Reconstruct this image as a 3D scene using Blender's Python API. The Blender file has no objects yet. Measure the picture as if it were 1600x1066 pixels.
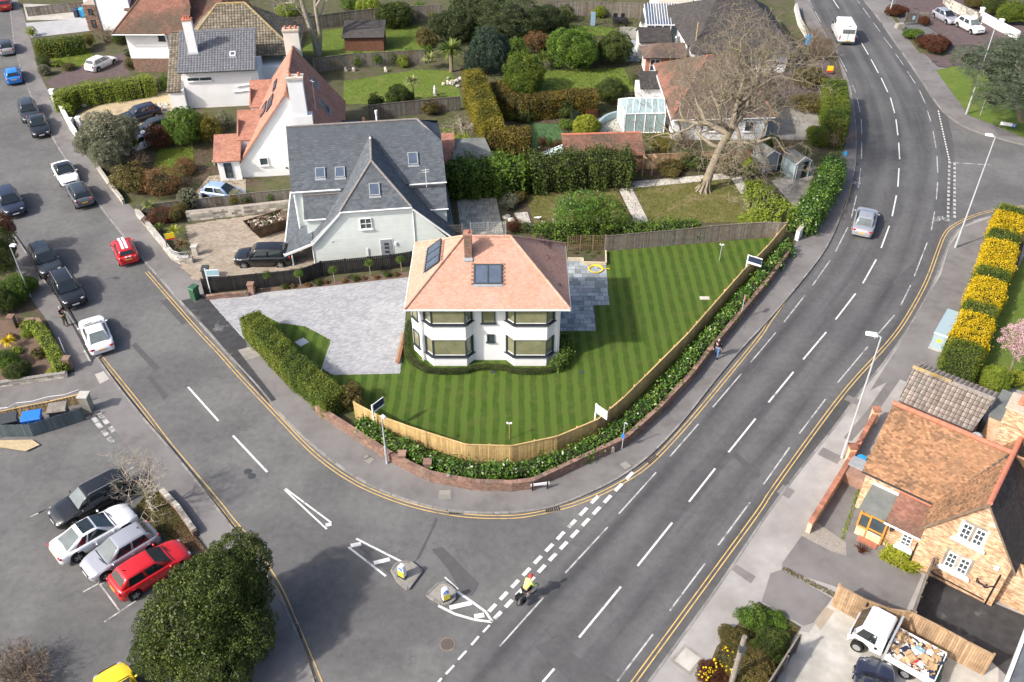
import bpy,bmesh,math,random
import numpy as np
from mathutils import Vector,Matrix
from mathutils.geometry import tessellate_polygon

random.seed(7)
RNG=np.random.default_rng(11)
SC=bpy.context.scene
COL=SC.collection
R=math.radians

# ------------------------------------------------------------------ camera, sky, sun, exposure
CAM_H,CAM_F,CAM_T=41.0,1400.0,R(38.5)
cam_data=bpy.data.cameras.new('camera')
cam_data.sensor_width=36.0
cam_data.lens=36.0*CAM_F/1600.0
cam_data.clip_start=0.5
cam_data.clip_end=2000.0
camera=bpy.data.objects.new('camera',cam_data)
camera.location=(0,0,CAM_H)
camera.rotation_euler=(R(90)-CAM_T,0,0)
COL.objects.link(camera)
SC.camera=camera

SUN_EL,SUN_AZ=R(39),R(28)      # azimuth: how far the sun stands to the camera's side of due west (-X)
sun_dir=Vector((-math.cos(SUN_AZ)*math.cos(SUN_EL),-math.sin(SUN_AZ)*math.cos(SUN_EL),math.sin(SUN_EL)))
world=bpy.data.worlds.new('World')
SC.world=world
world.use_nodes=True
wn=world.node_tree
sky=wn.nodes.new('ShaderNodeTexSky')
sky.sky_type='NISHITA'
sky.sun_disc=False
sky.sun_elevation=SUN_EL
sky.sun_rotation=math.atan2(sun_dir.x,sun_dir.y)
sky.air_density=0.8
sky.dust_density=4.0
sky.ozone_density=1.0
wbg=wn.nodes['Background']
wbg.inputs['Strength'].default_value=0.13
wn.links.new(sky.outputs['Color'],wbg.inputs['Color'])
sun_data=bpy.data.lights.new('sun','SUN')
sun_data.energy=2.9
sun_data.angle=R(2.2)
sun_data.color=(1.0,0.945,0.875)
sun=bpy.data.objects.new('sun',sun_data)
sun.rotation_euler=sun_dir.to_track_quat('Z','Y').to_euler()
sun.location=(0,0,80)
COL.objects.link(sun)
SC.view_settings.view_transform='Standard'
SC.view_settings.look='None'
SC.view_settings.exposure=0.90
SC.view_settings.gamma=1.0
SC.view_settings.use_curve_mapping=False

# ------------------------------------------------------------------ helpers
def P(px,py,z=0.0):
	"""the place, at height z, that the photograph shows at this point"""
	x=(px-800)/CAM_F
	y=(533-py)/CAM_F
	d=(x,math.cos(CAM_T)+y*math.sin(CAM_T),-math.sin(CAM_T)+y*math.cos(CAM_T))
	t=(CAM_H-z)/(-d[2])
	return (d[0]*t,d[1]*t,z)

def P2(px,py,z=0.0):
	return P(px,py,z)[:2]

def PL(pts,z=0.0):
	return [P(x,y,z) for x,y in pts]

class MB:
	"""collects geometry for one mesh"""
	def __init__(s):
		s.v,s.f,s.n=[],[],0
	def add(s,verts,faces,mi=0):
		verts=np.asarray(verts,float).reshape(-1,3)
		if isinstance(faces,np.ndarray):
			s.f.append((faces+s.n,mi))
		else:
			by={}
			for f in faces:
				by.setdefault(len(f),[]).append(f)
			for k,fs in by.items():
				s.f.append((np.asarray(fs)+s.n,mi))
		s.v.append(verts)
		s.n+=len(verts)
		return s
	def box(s,c,size,rz=0.0,mi=0,rx=0.0,ry=0.0,taper=1.0):
		hx,hy,hz=size[0]/2,size[1]/2,size[2]/2
		q=[(-hx,-hy,-hz),(hx,-hy,-hz),(hx,hy,-hz),(-hx,hy,-hz)]
		q+=[(a*taper,b*taper,-d) for a,b,d in q]
		m=Matrix.Rotation(rz,4,'Z') @ Matrix.Rotation(ry,4,'Y') @ Matrix.Rotation(rx,4,'X')
		q=[tuple(Vector(c)+m @ Vector(p)) for p in q]
		return s.add(q,[(3,2,1,0),(4,5,6,7),(0,1,5,4),(1,2,6,5),(2,3,7,6),(3,0,4,7)],mi)
	def bb(s,p0,p1,mi=0):
		return s.box([(a+b)/2 for a,b in zip(p0,p1)],[abs(b-a) for a,b in zip(p0,p1)],0,mi)
	def poly(s,pts,mi=0):
		return s.add(pts,[tuple(range(len(pts)))],mi)
	def prism(s,poly,z0,z1,mi=0,top=None):
		"""vertical prism over a plan outline"""
		p=[tuple(q[:2]) for q in poly]
		area=sum(p[i][0]*p[(i+1) % len(p)][1]-p[(i+1) % len(p)][0]*p[i][1] for i in range(len(p)))
		if area<0:
			p=p[::-1]
		n=len(p)
		v=[(x,y,z0) for x,y in p]+[(x,y,z1) for x,y in p]
		s.add(v,[(i,(i+1) % n,n+(i+1) % n,n+i) for i in range(n)],mi)
		tri=tessellate_polygon([[Vector((x,y,0)) for x,y in p]])
		tv=[(x,y,z1) for x,y in p]
		fs=[]
		for t in tri:
			a,b,c=(p[i] for i in t)
			cr=(b[0]-a[0])*(c[1]-a[1])-(b[1]-a[1])*(c[0]-a[0])
			if abs(cr)>1e-9:
				fs.append(tuple(t) if cr>0 else tuple(t[::-1]))
		s.add(tv,fs,mi if top is None else top)
		return s
	def sheet(s,poly,z,mi=0):
		p=[tuple(q[:2]) for q in poly]
		fs=[]
		for t in tessellate_polygon([[Vector((x,y,0)) for x,y in p]]):
			a,b,c=(p[i] for i in t)
			cr=(b[0]-a[0])*(c[1]-a[1])-(b[1]-a[1])*(c[0]-a[0])
			if abs(cr)>1e-9:
				fs.append(tuple(t) if cr>0 else tuple(t[::-1]))
		return s.add([(x,y,z) for x,y in p],fs,mi)
	def slab(s,pts,thick,mi=0):
		"""planar polygon given thickness downwards along its normal"""
		p=[Vector(q) for q in pts]
		nrm=Vector((0,0,0))
		for i in range(len(p)):
			nrm+=p[i].cross(p[(i+1) % len(p)])
		nrm.normalize()
		if nrm.z<0 or (abs(nrm.z)<1e-6 and thick<0):
			p=p[::-1]
			nrm=-nrm
		n=len(p)
		v=[tuple(q) for q in p]+[tuple(q-nrm*thick) for q in p]
		f=[tuple(range(n)),tuple(range(2*n-1,n-1,-1))]
		f+=[(i,n+i,n+(i+1) % n,(i+1) % n) for i in range(n)]
		return s.add(v,f,mi)
	def tube(s,pts,rad,n=6,mi=0,cap=True):
		pts=[Vector(p) for p in pts]
		if not hasattr(rad,'__len__'):
			rad=[rad]*len(pts)
		v=[]
		for i,p in enumerate(pts):
			t=(pts[min(i+1,len(pts)-1)]-pts[max(i-1,0)])
			t=t.normalized() if t.length>1e-9 else Vector((0,0,1))
			a=t.cross(Vector((0,0,1)) if abs(t.z)<.9 else Vector((1,0,0))).normalized()
			b=t.cross(a)
			for k in range(n):
				w=2*math.pi*k/n
				v.append(tuple(p+(a*math.cos(w)+b*math.sin(w))*rad[i]))
		f=[]
		for i in range(len(pts)-1):
			for k in range(n):
				f.append((i*n+k,i*n+(k+1) % n,(i+1)*n+(k+1) % n,(i+1)*n+k))
		s.add(v,f,mi)
		if cap:
			m=len(pts)-1
			s.add(v[:n],[tuple(range(n))],mi)
			s.add(v[m*n:],[tuple(range(n-1,-1,-1))],mi)
		return s
	def lathe(s,prof,c=(0,0,0),n=12,mi=0,axis='Z'):
		v=[]
		for r,h in prof:
			for k in range(n):
				w=2*math.pi*k/n
				q=(r*math.cos(w),r*math.sin(w),h)
				if axis=='Y':
					q=(q[0],q[2],q[1])
				elif axis=='X':
					q=(q[2],q[0],q[1])
				v.append((c[0]+q[0],c[1]+q[1],c[2]+q[2]))
		f=[]
		for i in range(len(prof)-1):
			for k in range(n):
				f.append((i*n+k,i*n+(k+1) % n,(i+1)*n+(k+1) % n,(i+1)*n+k))
		s.add(v,f,mi)
		s.add(v[:n],[tuple(range(n-1,-1,-1))],mi)
		s.add(v[-n:],[tuple(range(n))],mi)
		return s
	def ball(s,c,r,nu=10,nv=7,mi=0,noise=0.0):
		r=r if hasattr(r,'__len__') else (r,r,r)
		v=[]
		for j in range(nv+1):
			th=math.pi*j/nv
			for i in range(nu):
				ph=2*math.pi*i/nu
				k=1+(random.uniform(-noise,noise) if 0<j<nv else 0)
				v.append((c[0]+r[0]*k*math.sin(th)*math.cos(ph),c[1]+r[1]*k*math.sin(th)*math.sin(ph),c[2]+r[2]*k*math.cos(th)))
		f=[]
		for j in range(nv):
			for i in range(nu):
				f.append((j*nu+i,(j+1)*nu+i,(j+1)*nu+(i+1) % nu,j*nu+(i+1) % nu))
		return s.add(v,f,mi)
	def mesh(s,name,mats,smooth=False,xf=None):
		V=np.concatenate(s.v) if s.v else np.zeros((0,3))
		if xf is not None:
			M=np.array(xf)
			V=V @ M[:3,:3].T+M[:3,3]
		me=bpy.data.meshes.new(name)
		idx=[a.ravel() for a,_ in s.f]
		tot=np.concatenate([np.full(len(a),a.shape[1]) for a,_ in s.f])
		mi=np.concatenate([np.full(len(a),m) for a,m in s.f])
		L=np.concatenate(idx)
		me.vertices.add(len(V))
		me.vertices.foreach_set('co',V.astype(np.float32).ravel())
		me.loops.add(len(L))
		me.loops.foreach_set('vertex_index',L.astype(np.int32))
		me.polygons.add(len(tot))
		me.polygons.foreach_set('loop_start',np.concatenate([[0],np.cumsum(tot)[:-1]]).astype(np.int32))
		me.polygons.foreach_set('material_index',mi.astype(np.int32))
		me.polygons.foreach_set('use_smooth',np.full(len(tot),smooth,dtype=bool))
		me.update(calc_edges=True)
		for m in (mats if isinstance(mats,(list,tuple)) else [mats]):
			me.materials.append(m)
		return me

def link(name,me,parent=None,**props):
	o=bpy.data.objects.new(name,me)
	COL.objects.link(o)
	if parent is not None:
		o.parent=parent
	for k,v in props.items():
		if v is not None:
			o[k]=v
	return o

def part(name,mb,mats,parent,smooth=False,world=False,**props):
	"""a mesh of its own under its thing; world=True when the geometry is given in world coordinates"""
	xf=None
	if world:
		m=Matrix.LocRotScale(parent.location,parent.rotation_euler,parent.scale)
		if parent.parent is not None:
			q=parent.parent
			m=Matrix.LocRotScale(q.location,q.rotation_euler,q.scale) @ m
		xf=m.inverted()
	return link(name,mb.mesh(name,mats,smooth,xf),parent,**props)

def thing(name,label,cat,loc=(0,0,0),rz=0.0,group=None):
	o=bpy.data.objects.new(name,None)
	o.empty_display_size=0.2
	o.location=loc
	o.rotation_euler=(0,0,rz)
	COL.objects.link(o)
	o['label']=label
	o['category']=cat
	if group:
		o['group']=group
	return o

def solid(name,mb,mats,label,cat,at=(0,0,0),rz=0.0,smooth=False,group=None,kind=None):
	"""a thing that is one mesh, its geometry given about its own base"""
	o=link(name,mb.mesh(name,mats,smooth),None,label=label,category=cat,group=group,kind=kind)
	o.location=at
	o.rotation_euler=(0,0,rz)
	return o

def struct(name,mb,mats,parent=None,kind='structure',smooth=False):
	return link(name,mb.mesh(name,mats,smooth),parent,kind=kind if parent is None else None)

def copy_tree(o,parent=None):
	c=o.copy()
	COL.objects.link(c)
	if parent is not None:
		c.parent=parent
	for ch in o.children:
		copy_tree(ch,c)
	return c

# ------------------------------------------------------------------ covering a plane with tiles, slates, boards or bricks
def clip_half(poly,a,b,c):
	out=[]
	for i in range(len(poly)):
		p,q=poly[i],poly[(i+1) % len(poly)]
		dp,dq=a*p[0]+b*p[1]-c,a*q[0]+b*q[1]-c
		if dp>=0:
			out.append(p)
		if (dp>0>dq) or (dp<0<dq):
			t=dp/(dp-dq)
			out.append((p[0]+(q[0]-p[0])*t,p[1]+(q[1]-p[1])*t))
	return out

def inside(p,poly):
	r=False
	j=len(poly)-1
	for i in range(len(poly)):
		a,b=poly[i],poly[j]
		if (a[1]>p[1]) != (b[1]>p[1]) and p[0]<(b[0]-a[0])*(p[1]-a[1])/(b[1]-a[1])+a[0]:
			r=not r
		j=i
	return r

def cover(mb,pts,tw,tl,lift=0.03,base=0.004,gap=0.0,stagger=0.5,jit=0.004,mi=0,flat=False,pan=0.0,skip=None):
	"""lays one separate piece per tile on the polygon pts (first edge = the eave); flat pieces keep one thickness (bricks)"""
	p=[np.array(q,float) for q in pts]
	u=p[1]-p[0]
	u /= np.linalg.norm(u)
	nrm=np.zeros(3)
	for i in range(len(p)):
		nrm+=np.cross(p[i],p[(i+1) % len(p)])
	nrm /= np.linalg.norm(nrm)
	v=np.cross(nrm,u)
	o=p[0]
	q=[((a-o) @ u,(a-o) @ v) for a in p]
	if np.mean([a[1] for a in q])<0:
		v=-v
		nrm=-nrm
		q=[(a,-b) for a,b in q]
	poly=q if sum(q[i][0]*q[(i+1) % len(q)][1]-q[(i+1) % len(q)][0]*q[i][1] for i in range(len(q)))>0 else q[::-1]
	if nrm @ np.array([0,0,1.0])<-1e-6:
		nrm=-nrm
	us,vs=[a[0] for a in q],[a[1] for a in q]
	n=len(poly)
	Eg=[]
	for i in range(n):
		a,b=poly[i],poly[(i+1) % n]
		L=math.hypot(b[0]-a[0],b[1]-a[1]) or 1
		Eg.append((-(b[1]-a[1])/L,(b[0]-a[0])/L,(-(b[1]-a[1])*a[0]+(b[0]-a[0])*a[1])/L))
	j0,j1=math.floor(min(vs)/tl),math.ceil(max(vs)/tl)
	V,F4,n0=[],[],0
	VV,FF=[],[]
	for j in range(j0,j1):
		off=(j % 2)*tw*stagger
		i0,i1=math.floor((min(us)-off)/tw),math.ceil((max(us)-off)/tw)
		for i in range(i0,i1+1):
			a0,b0=i*tw+off+gap/2,j*tl+gap/2
			a1,b1=a0+tw-gap,b0+tl-gap
			if skip and skip((a0+a1)/2,(b0+b1)/2):
				continue
			cor=[(a0,b0),(a1,b0),(a1,b1),(a0,b1)]
			cell=cor
			dm=[min(A*c[0]+B*c[1]-C for c in cor) for A,B,C in Eg]
			if min(dm)<0:
				if all(A*c[0]+B*c[1]-C<0 for A,B,C in [Eg[int(np.argmin(dm))]] for c in cor):
					continue
				for (A,B,C),d in zip(Eg,dm):
					if d<0:
						cell=clip_half(cell,A,B,C)
						if len(cell)<3:
							break
				if len(cell)<3:
					continue
			dz=random.uniform(-jit,jit)
			m=len(cell)
			hs=[]
			for (a,b) in cell:
				h=lift if flat else base+lift*(1-(b-b0)/max(b1-b0,1e-6))
				if pan:
					h+=pan*(0.5+0.5*math.cos(2*math.pi*(a-a0)/tw))
				hs.append(h+dz)
			if pan and m==4 and cell is cor:
				ks=5
				col=[a0+(a1-a0)*k/(ks-1) for k in range(ks)]
				hh=[pan*(1-abs(2*k/(ks-1)-1)) for k in range(ks)]
				vv=[(c,b0,base+lift+h+dz) for c,h in zip(col,hh)]+[(c,b1,base+h+dz) for c,h in zip(col,hh)]+[(c,b0,0.0) for c in col]
				ff=[(k,k+1,ks+k+1,ks+k) for k in range(ks-1)]+[(2*ks+k,2*ks+k+1,k+1,k) for k in range(ks-1)]
				VV.append((vv,ff))
				continue
			vv=[(a,b,h) for (a,b),h in zip(cell,hs)]+[(a,b,0.0) for a,b in cell]
			ff=[tuple(range(m))]+[(k+m,(k+1) % m+m,(k+1) % m,k) for k in range(m)]
			VV.append((vv,ff))
	if not VV:
		return
	allv,by=[],{}
	c0=0
	for vv,ff in VV:
		allv+=vv
		for f in ff:
			by.setdefault(len(f),[]).append([k+c0 for k in f])
		c0+=len(vv)
	A=np.array(allv)
	W=o+A[:,:1]*u+A[:,1:2]*v+A[:,2:3]*nrm
	# every face list indexes the same vertex block
	mb.v.append(W)
	for k,fs in by.items():
		mb.f.append((np.asarray(fs)+mb.n,mi))
	mb.n+=len(W)

# ------------------------------------------------------------------ materials
class NT:
	def __init__(s,name):
		s.m=bpy.data.materials.new(name)
		s.m.use_nodes=True
		s.t=s.m.node_tree
		s.b=s.t.nodes['Principled BSDF']
		s._p=None
	def n(s,typ,**kw):
		x=s.t.nodes.new('ShaderNode'+typ)
		for k,v in kw.items():
			if k.startswith('i_'):
				x.inputs[k[2:].replace('_',' ')].default_value=v
			else:
				setattr(x,k,v)
		return x
	def l(s,a,b):
		s.t.links.new(a,b)
	def pos(s):
		if s._p is None:
			s._p=s.n('NewGeometry')
		return s._p.outputs['Position']
	def noise(s,scale,detail=4,rough=.55,vec=None,dist=0.0):
		x=s.n('TexNoise')
		x.inputs['Scale'].default_value=scale
		x.inputs['Detail'].default_value=detail
		x.inputs['Roughness'].default_value=rough
		x.inputs['Distortion'].default_value=dist
		s.l(vec if vec is not None else s.pos(),x.inputs['Vector'])
		return x.outputs['Fac']
	def ramp(s,fac,stops):
		x=s.n('ValToRGB')
		e=x.color_ramp.elements
		while len(e)<len(stops):
			e.new(.5)
		for k,(p,c) in enumerate(stops):
			e[k].position=p
			e[k].color=c if len(c)==4 else (*c,1)
		s.l(fac,x.inputs['Fac'])
		return x.outputs['Color']
	def mix(s,fac,a,b,typ='MIX'):
		x=s.n('Mix',data_type='RGBA',blend_type=typ)
		for sock,val in ((x.inputs['Factor'],fac),(x.inputs['A'],a),(x.inputs['B'],b)):
			pass
		ins=[i for i in x.inputs if i.enabled]
		f,A,B=x.inputs[0],x.inputs[6],x.inputs[7]
		for sock,val in ((f,fac),(A,a),(B,b)):
			if hasattr(val,'is_output'):
				s.l(val,sock)
			elif hasattr(val,'__len__'):
				sock.default_value=val if len(val)==4 else (*val,1)
			else:
				sock.default_value=val
		return x.outputs[2]
	def math(s,op,a,b=0.0,c=0.0):
		x=s.n('Math',operation=op)
		for sock,val in zip(x.inputs,(a,b,c)):
			if hasattr(val,'is_output'):
				s.l(val,sock)
			else:
				sock.default_value=val
		return x.outputs[0]
	def island(s):
		s.pos()
		ob=s.n('ObjectInfo')
		return s.math('FRACT',s.math('ADD',s._p.outputs['Random Per Island'],ob.outputs['Random']))
	def hsv(s,col,val=None,hue=None,sat=None):
		x=s.n('HueSaturation')
		for nm,w in (('Value',val),('Hue',hue),('Saturation',sat)):
			if w is not None:
				if hasattr(w,'is_output'):
					s.l(w,x.inputs[nm])
				else:
					x.inputs[nm].default_value=w
		s.l(col,x.inputs['Color'])
		return x.outputs['Color']
	def bump(s,h,strength=.3,dist=.02):
		x=s.n('Bump')
		x.inputs['Strength'].default_value=strength
		x.inputs['Distance'].default_value=dist
		s.l(h,x.inputs['Height'])
		s.l(x.outputs['Normal'],s.b.inputs['Normal'])
	def done(s,col,rough=.8,spec=.3,metal=0.0):
		if hasattr(col,'is_output'):
			s.l(col,s.b.inputs['Base Color'])
		else:
			s.b.inputs['Base Color'].default_value=(*col[:3],1)
		if hasattr(rough,'is_output'):
			s.l(rough,s.b.inputs['Roughness'])
		else:
			s.b.inputs['Roughness'].default_value=rough
		s.b.inputs['Specular IOR Level'].default_value=spec
		s.b.inputs['Metallic'].default_value=metal
		return s.m

def m_plain(name,c,rough=.5,spec=.5,metal=0.0,var=.12,scale=9.0):
	t=NT(name)
	col=t.mix(t.noise(scale,5),tuple(k*(1-var) for k in c),tuple(min(1,k*(1+var)) for k in c))
	return t.done(col,rough,spec,metal)

def m_noise(name,c1,c2,scale=4.0,c3=None,s3=.35,f3=(.5,.68),rough=.85,bump=.25,bscale=60.0,bd=.01,isl=0.0,spec=.25,grain=0.0,gscale=90.0):
	t=NT(name)
	col=t.mix(t.ramp(t.noise(scale,6,.6),[(.3,(0,0,0)),(.7,(1,1,1))]),c1,c2)
	if c3:
		col=t.mix(t.ramp(t.noise(s3,5,.6),[(f3[0],(0,0,0)),(f3[1],(1,1,1))]),col,c3)
	if grain:
		g=t.math('MULTIPLY_ADD',t.noise(gscale,2,.7),2*grain,1-grain)
		col=t.hsv(col,val=g)
	if isl:
		col=t.hsv(col,val=t.math('MULTIPLY_ADD',t.island(),2*isl,1-isl))
	if bump:
		t.bump(t.noise(bscale,4,.6),bump,bd)
	return t.done(col,rough,spec)

def m_leaf(name,stops,rough=.5,spec=.3,trans=.25,big=0.0):
	"""leaf colours picked per leaf, with drifts of tone across the plant"""
	t=NT(name)
	f=t.math('ADD',t.math('MULTIPLY',t.island(),.55),t.math('MULTIPLY',t.ramp(t.noise(1.0,4),[(.33,(0,0,0)),(.67,(1,1,1))]),.45))
	if big:
		f=t.math('ADD',t.math('MULTIPLY',t.island(),1-big),t.math('MULTIPLY',t.ramp(t.noise(.45,3),[(.35,(0,0,0)),(.65,(1,1,1))]),big))
	col=t.hsv(t.ramp(f,stops),val=.86)
	t.done(col,rough,spec)
	if trans:
		tr=t.n('BsdfTranslucent')
		t.l(col,tr.inputs['Color'])
		mx=t.n('MixShader')
		mx.inputs[0].default_value=trans
		t.l(t.b.outputs[0],mx.inputs[1])
		t.l(tr.outputs[0],mx.inputs[2])
		t.l(mx.outputs[0],t.t.nodes['Material Output'].inputs['Surface'])
	return t.m

def lin(h):
	h=h.lstrip('#')
	r=[]
	for k in (0,2,4):
		c=int(h[k:k+2],16)/255
		r.append(c/12.92 if c<=.04045 else ((c+.055)/1.055)**2.4)
	return tuple(r)

def paint(name,c,rough=.25,coat=.6,metal=0.0):
	t=NT(name)
	t.done(c,rough,.5,metal)
	t.b.inputs['Coat Weight'].default_value=coat
	t.b.inputs['Coat Roughness'].default_value=.06
	col=t.mix(t.noise(2.5,5),tuple(k*.92 for k in c),c)
	t.l(col,t.b.inputs['Base Color'])
	return t.m

def glass_mat(name,c,rough=.06,spec=.7):
	t=NT(name)
	return t.done(t.mix(t.noise(1.7,3),tuple(k*.6 for k in c),tuple(k*1.5 for k in c)),rough,spec)

M={}
def asphalt(name,base,patch,streak=.0):
	t=NT(name)
	fine=t.noise(55,3,.7)
	mid=t.noise(2.2,6,.65)
	big=t.ramp(t.noise(.16,5,.6),[(.42,(0,0,0)),(.6,(1,1,1))])
	col=t.mix(big,base,patch)
	col=t.hsv(col,val=t.math('MULTIPLY_ADD',mid,.7,.65))
	col=t.hsv(col,val=t.math('MULTIPLY_ADD',fine,.7,.65))
	# hairline cracks
	vo=t.n('TexVoronoi',feature='DISTANCE_TO_EDGE')
	vo.inputs['Scale'].default_value=.16
	wv=t.n('Mix',data_type='VECTOR')
	nz=t.n('TexNoise')
	nz.inputs['Scale'].default_value=.9
	t.l(t.pos(),nz.inputs['Vector'])
	wv.inputs[0].default_value=.12
	t.l(t.pos(),wv.inputs[4])
	sc=t.n('VectorMath',operation='SCALE')
	sc.inputs[3].default_value=12
	t.l(nz.outputs['Color'],sc.inputs[0])
	t.l(sc.outputs[0],wv.inputs[5])
	t.l(wv.outputs[1],vo.inputs['Vector'])
	crack=t.ramp(vo.outputs['Distance'],[(0.0,(.74,.74,.74)),(.005,(1,1,1))])
	col=t.mix(t.ramp(t.noise(.3,2),[(.45,(0,0,0)),(.55,(.8,.8,.8))]),col,t.mix(1.0,col,crack,'MULTIPLY'))
	t.bump(fine,.25,.01)
	return t,col
t,c=asphalt('asphalt',(.104,.103,.102),(.142,.140,.137))
M['asphalt']=t.done(c,.85,.25)
# the main road carries wheel tracks and a pale middle along its length (uv: x across, y along)
t,c=asphalt('main_road_asphalt',(.080,.080,.081),(.096,.096,.096))
uv=t.n('UVMap')
sp=t.n('SeparateXYZ')
t.l(uv.outputs[0],sp.inputs[0])
mp=t.n('CombineXYZ')
t.l(t.math('MULTIPLY',sp.outputs[0],9.0),mp.inputs[0])
t.l(t.math('MULTIPLY',sp.outputs[1],.06),mp.inputs[1])
st=t.ramp(t.noise(1.0,3,.5,mp.outputs[0]),[(.32,(.72,.72,.73)),(.5,(1,1,1)),(.7,(1.0,.99,.97))])
wh=t.math('SINE',t.math('MULTIPLY',sp.outputs[0],2*math.pi*4.0))
c=t.mix(1.0,c,st,'MULTIPLY')
c=t.hsv(c,val=t.math('MULTIPLY_ADD',wh,.15,1.12))
M['main_asphalt']=t.done(c,.85,.25)
M['tar']=m_noise('fresh_tarmac',(.035,.035,.037),(.06,.06,.062),2.0,(.16,.16,.16),.8,(.6,.75),.7,.3,70,grain=.2)
M['pave']=m_noise('footway_asphalt',(.125,.118,.115),(.175,.165,.16),1.3,(.20,.19,.185),.25,(.42,.66),.9,.25,70,grain=.25)
M['pave_pale']=m_noise('pale_footway',(.29,.275,.262),(.37,.355,.34),1.0,(.25,.235,.22),.22,(.45,.65),.9,.25,70,grain=.2)
M['kerb']=m_noise('kerb_concrete',(.17,.163,.155),(.26,.25,.237),3.0,isl=.22,grain=.15)
M['white_line']=m_noise('white_road_paint',(.52,.52,.50),(.70,.70,.67),6.0,(.28,.275,.27),2.2,(.56,.68),.7,.1,grain=.08)
M['worn_line']=m_noise('worn_white_road_paint',(.36,.355,.35),(.52,.515,.50),6.0,(.17,.168,.165),1.6,(.46,.64),.75,.1,grain=.12)
M['yellow_line']=m_noise('yellow_road_paint',(.50,.33,.11),(.62,.43,.17),6.0,(.30,.22,.12),1.5,(.5,.68),.75,.1,grain=.1)
M['soil']=m_noise('garden_soil',(.062,.045,.031),(.115,.088,.062),3.0,(.06,.075,.028),.7,(.5,.62),.95,.6,25,.04,grain=.3)
M['bark_mulch']=m_noise('bark_mulch',(.10,.065,.045),(.19,.135,.10),9.0,rough=.95,bump=.7,bscale=30,bd=.04,grain=.35)
M['rough_ground']=m_noise('rough_ground',(.05,.06,.024),(.10,.10,.045),1.3,(.10,.085,.055),.5,(.45,.62),.95,.5,20,.04,grain=.3)
M['grass']=m_noise('lawn_grass',(.078,.122,.016),(.118,.170,.028),2.0,(.145,.165,.042),.55,(.48,.7),.9,.6,45,.03,grain=.3,gscale=28)
M['grass_dull']=m_noise('worn_lawn',(.085,.095,.022),(.145,.14,.042),1.6,(.19,.16,.075),.6,(.48,.68),.9,.6,45,.03,grain=.3,gscale=28)
M['turf']=m_noise('artificial_turf',(.055,.115,.045),(.075,.145,.055),1.0,rough=.95,bump=.3,grain=.1)
t=NT('striped_lawn')
sx=t.n('SeparateXYZ')
t.l(t.pos(),sx.inputs[0])
wob=t.math('MULTIPLY',t.math('SUBTRACT',t.noise(.7,4),.5),.36)
s1=t.math('SINE',t.math('MULTIPLY',t.math('ADD',sx.outputs[0],wob),2*math.pi/.84))
band=t.ramp(t.math('MULTIPLY_ADD',s1,.5,.5),[(.35,(0,0,0)),(.65,(1,1,1))])
c=t.mix(band,(.040,.080,.009),(.076,.128,.018))
c=t.mix(t.ramp(t.noise(1.2,6,.7),[(.42,(0,0,0)),(.72,(.85,.85,.85))]),c,(.092,.112,.026))
c=t.hsv(c,val=t.math('MULTIPLY_ADD',t.noise(26,3,.8),.9,.55))
t.bump(t.noise(60,3,.7),.7,.03)
M['striped']=t.done(c,.9,.2)
M['gravel']=m_noise('gravel',(.34,.27,.16),(.55,.45,.29),14.0,(.30,.24,.17),.6,(.5,.7),.95,.7,50,.03,grain=.35)
M['shingle']=m_noise('grey_shingle',(.20,.18,.155),(.36,.33,.29),14.0,rough=.95,bump=.7,bscale=40,bd=.03,grain=.4)
M['concrete']=m_noise('concrete',(.33,.315,.28),(.45,.43,.39),1.2,(.50,.485,.45),.3,(.5,.7),.9,.2,40,grain=.15)
M['concrete_dk']=m_noise('weathered_concrete',(.19,.18,.155),(.29,.275,.24),1.2,(.33,.31,.28),.4,(.5,.7),.9,.3,40,grain=.2)
M['paver_grey']=m_noise('grey_block_paving',(.30,.305,.315),(.36,.365,.375),1.0,(.42,.42,.425),.3,(.55,.75),.85,.2,50,isl=.15,grain=.08)
M['paver_beige']=m_noise('beige_block_paving',(.26,.215,.165),(.33,.28,.22),1.2,(.37,.32,.26),.5,(.5,.7),.85,.2,50,isl=.16,grain=.1)
M['joint']=m_noise('joint_sand',(.085,.082,.075),(.13,.125,.115),6.0,grain=.2)
M['slab_blue']=m_noise('blue_grey_sandstone',(.21,.24,.255),(.31,.335,.35),2.0,(.36,.375,.375),.8,(.5,.7),.8,.2,30,isl=.30)
M['slab_buff']=m_noise('buff_sandstone',(.34,.315,.255),(.44,.41,.34),2.0,(.47,.44,.375),.8,(.5,.7),.85,.2,30,isl=.2)
M['slab_white']=m_noise('pale_limestone',(.43,.405,.35),(.54,.51,.455),2.0,(.37,.34,.29),.8,(.55,.75),.85,.2,30,isl=.14)
M['maroon']=m_noise('maroon_tarmac',(.085,.062,.062),(.125,.095,.092),1.5,rough=.9,grain=.2)
M['render']=m_noise('white_render',(.74,.745,.75),(.82,.82,.82),.8,(.70,.70,.69),.35,(.55,.8),.7,.05,60)
M['render_cream']=m_noise('cream_render',(.66,.63,.55),(.74,.71,.63),.8,rough=.8,bump=.05)
M['white']=m_plain('white_gloss',(.80,.80,.80),.4,.5,var=.04)
M['anthracite']=m_plain('anthracite_frame',(.035,.045,.055),.4,.5)
M['black']=m_plain('black_paint',(.016,.016,.018),.5,.4)
M['rubber']=m_plain('rubber',(.015,.015,.016),.8,.2)
M['brick_clay']=m_noise('red_brick',(.30,.115,.072),(.42,.20,.13),5.0,(.24,.12,.085),1.2,(.5,.7),.9,.3,60,isl=.32)
M['brick_wall']=m_noise('weathered_red_brick',(.20,.115,.086),(.28,.18,.138),4.0,(.17,.13,.10),.9,(.48,.66),.92,.3,60,isl=.28)
M['brick_buff']=m_noise('orange_buff_brick',(.44,.25,.145),(.58,.39,.245),7.0,(.56,.45,.32),.9,(.5,.7),.9,.3,60,isl=.42)
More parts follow.
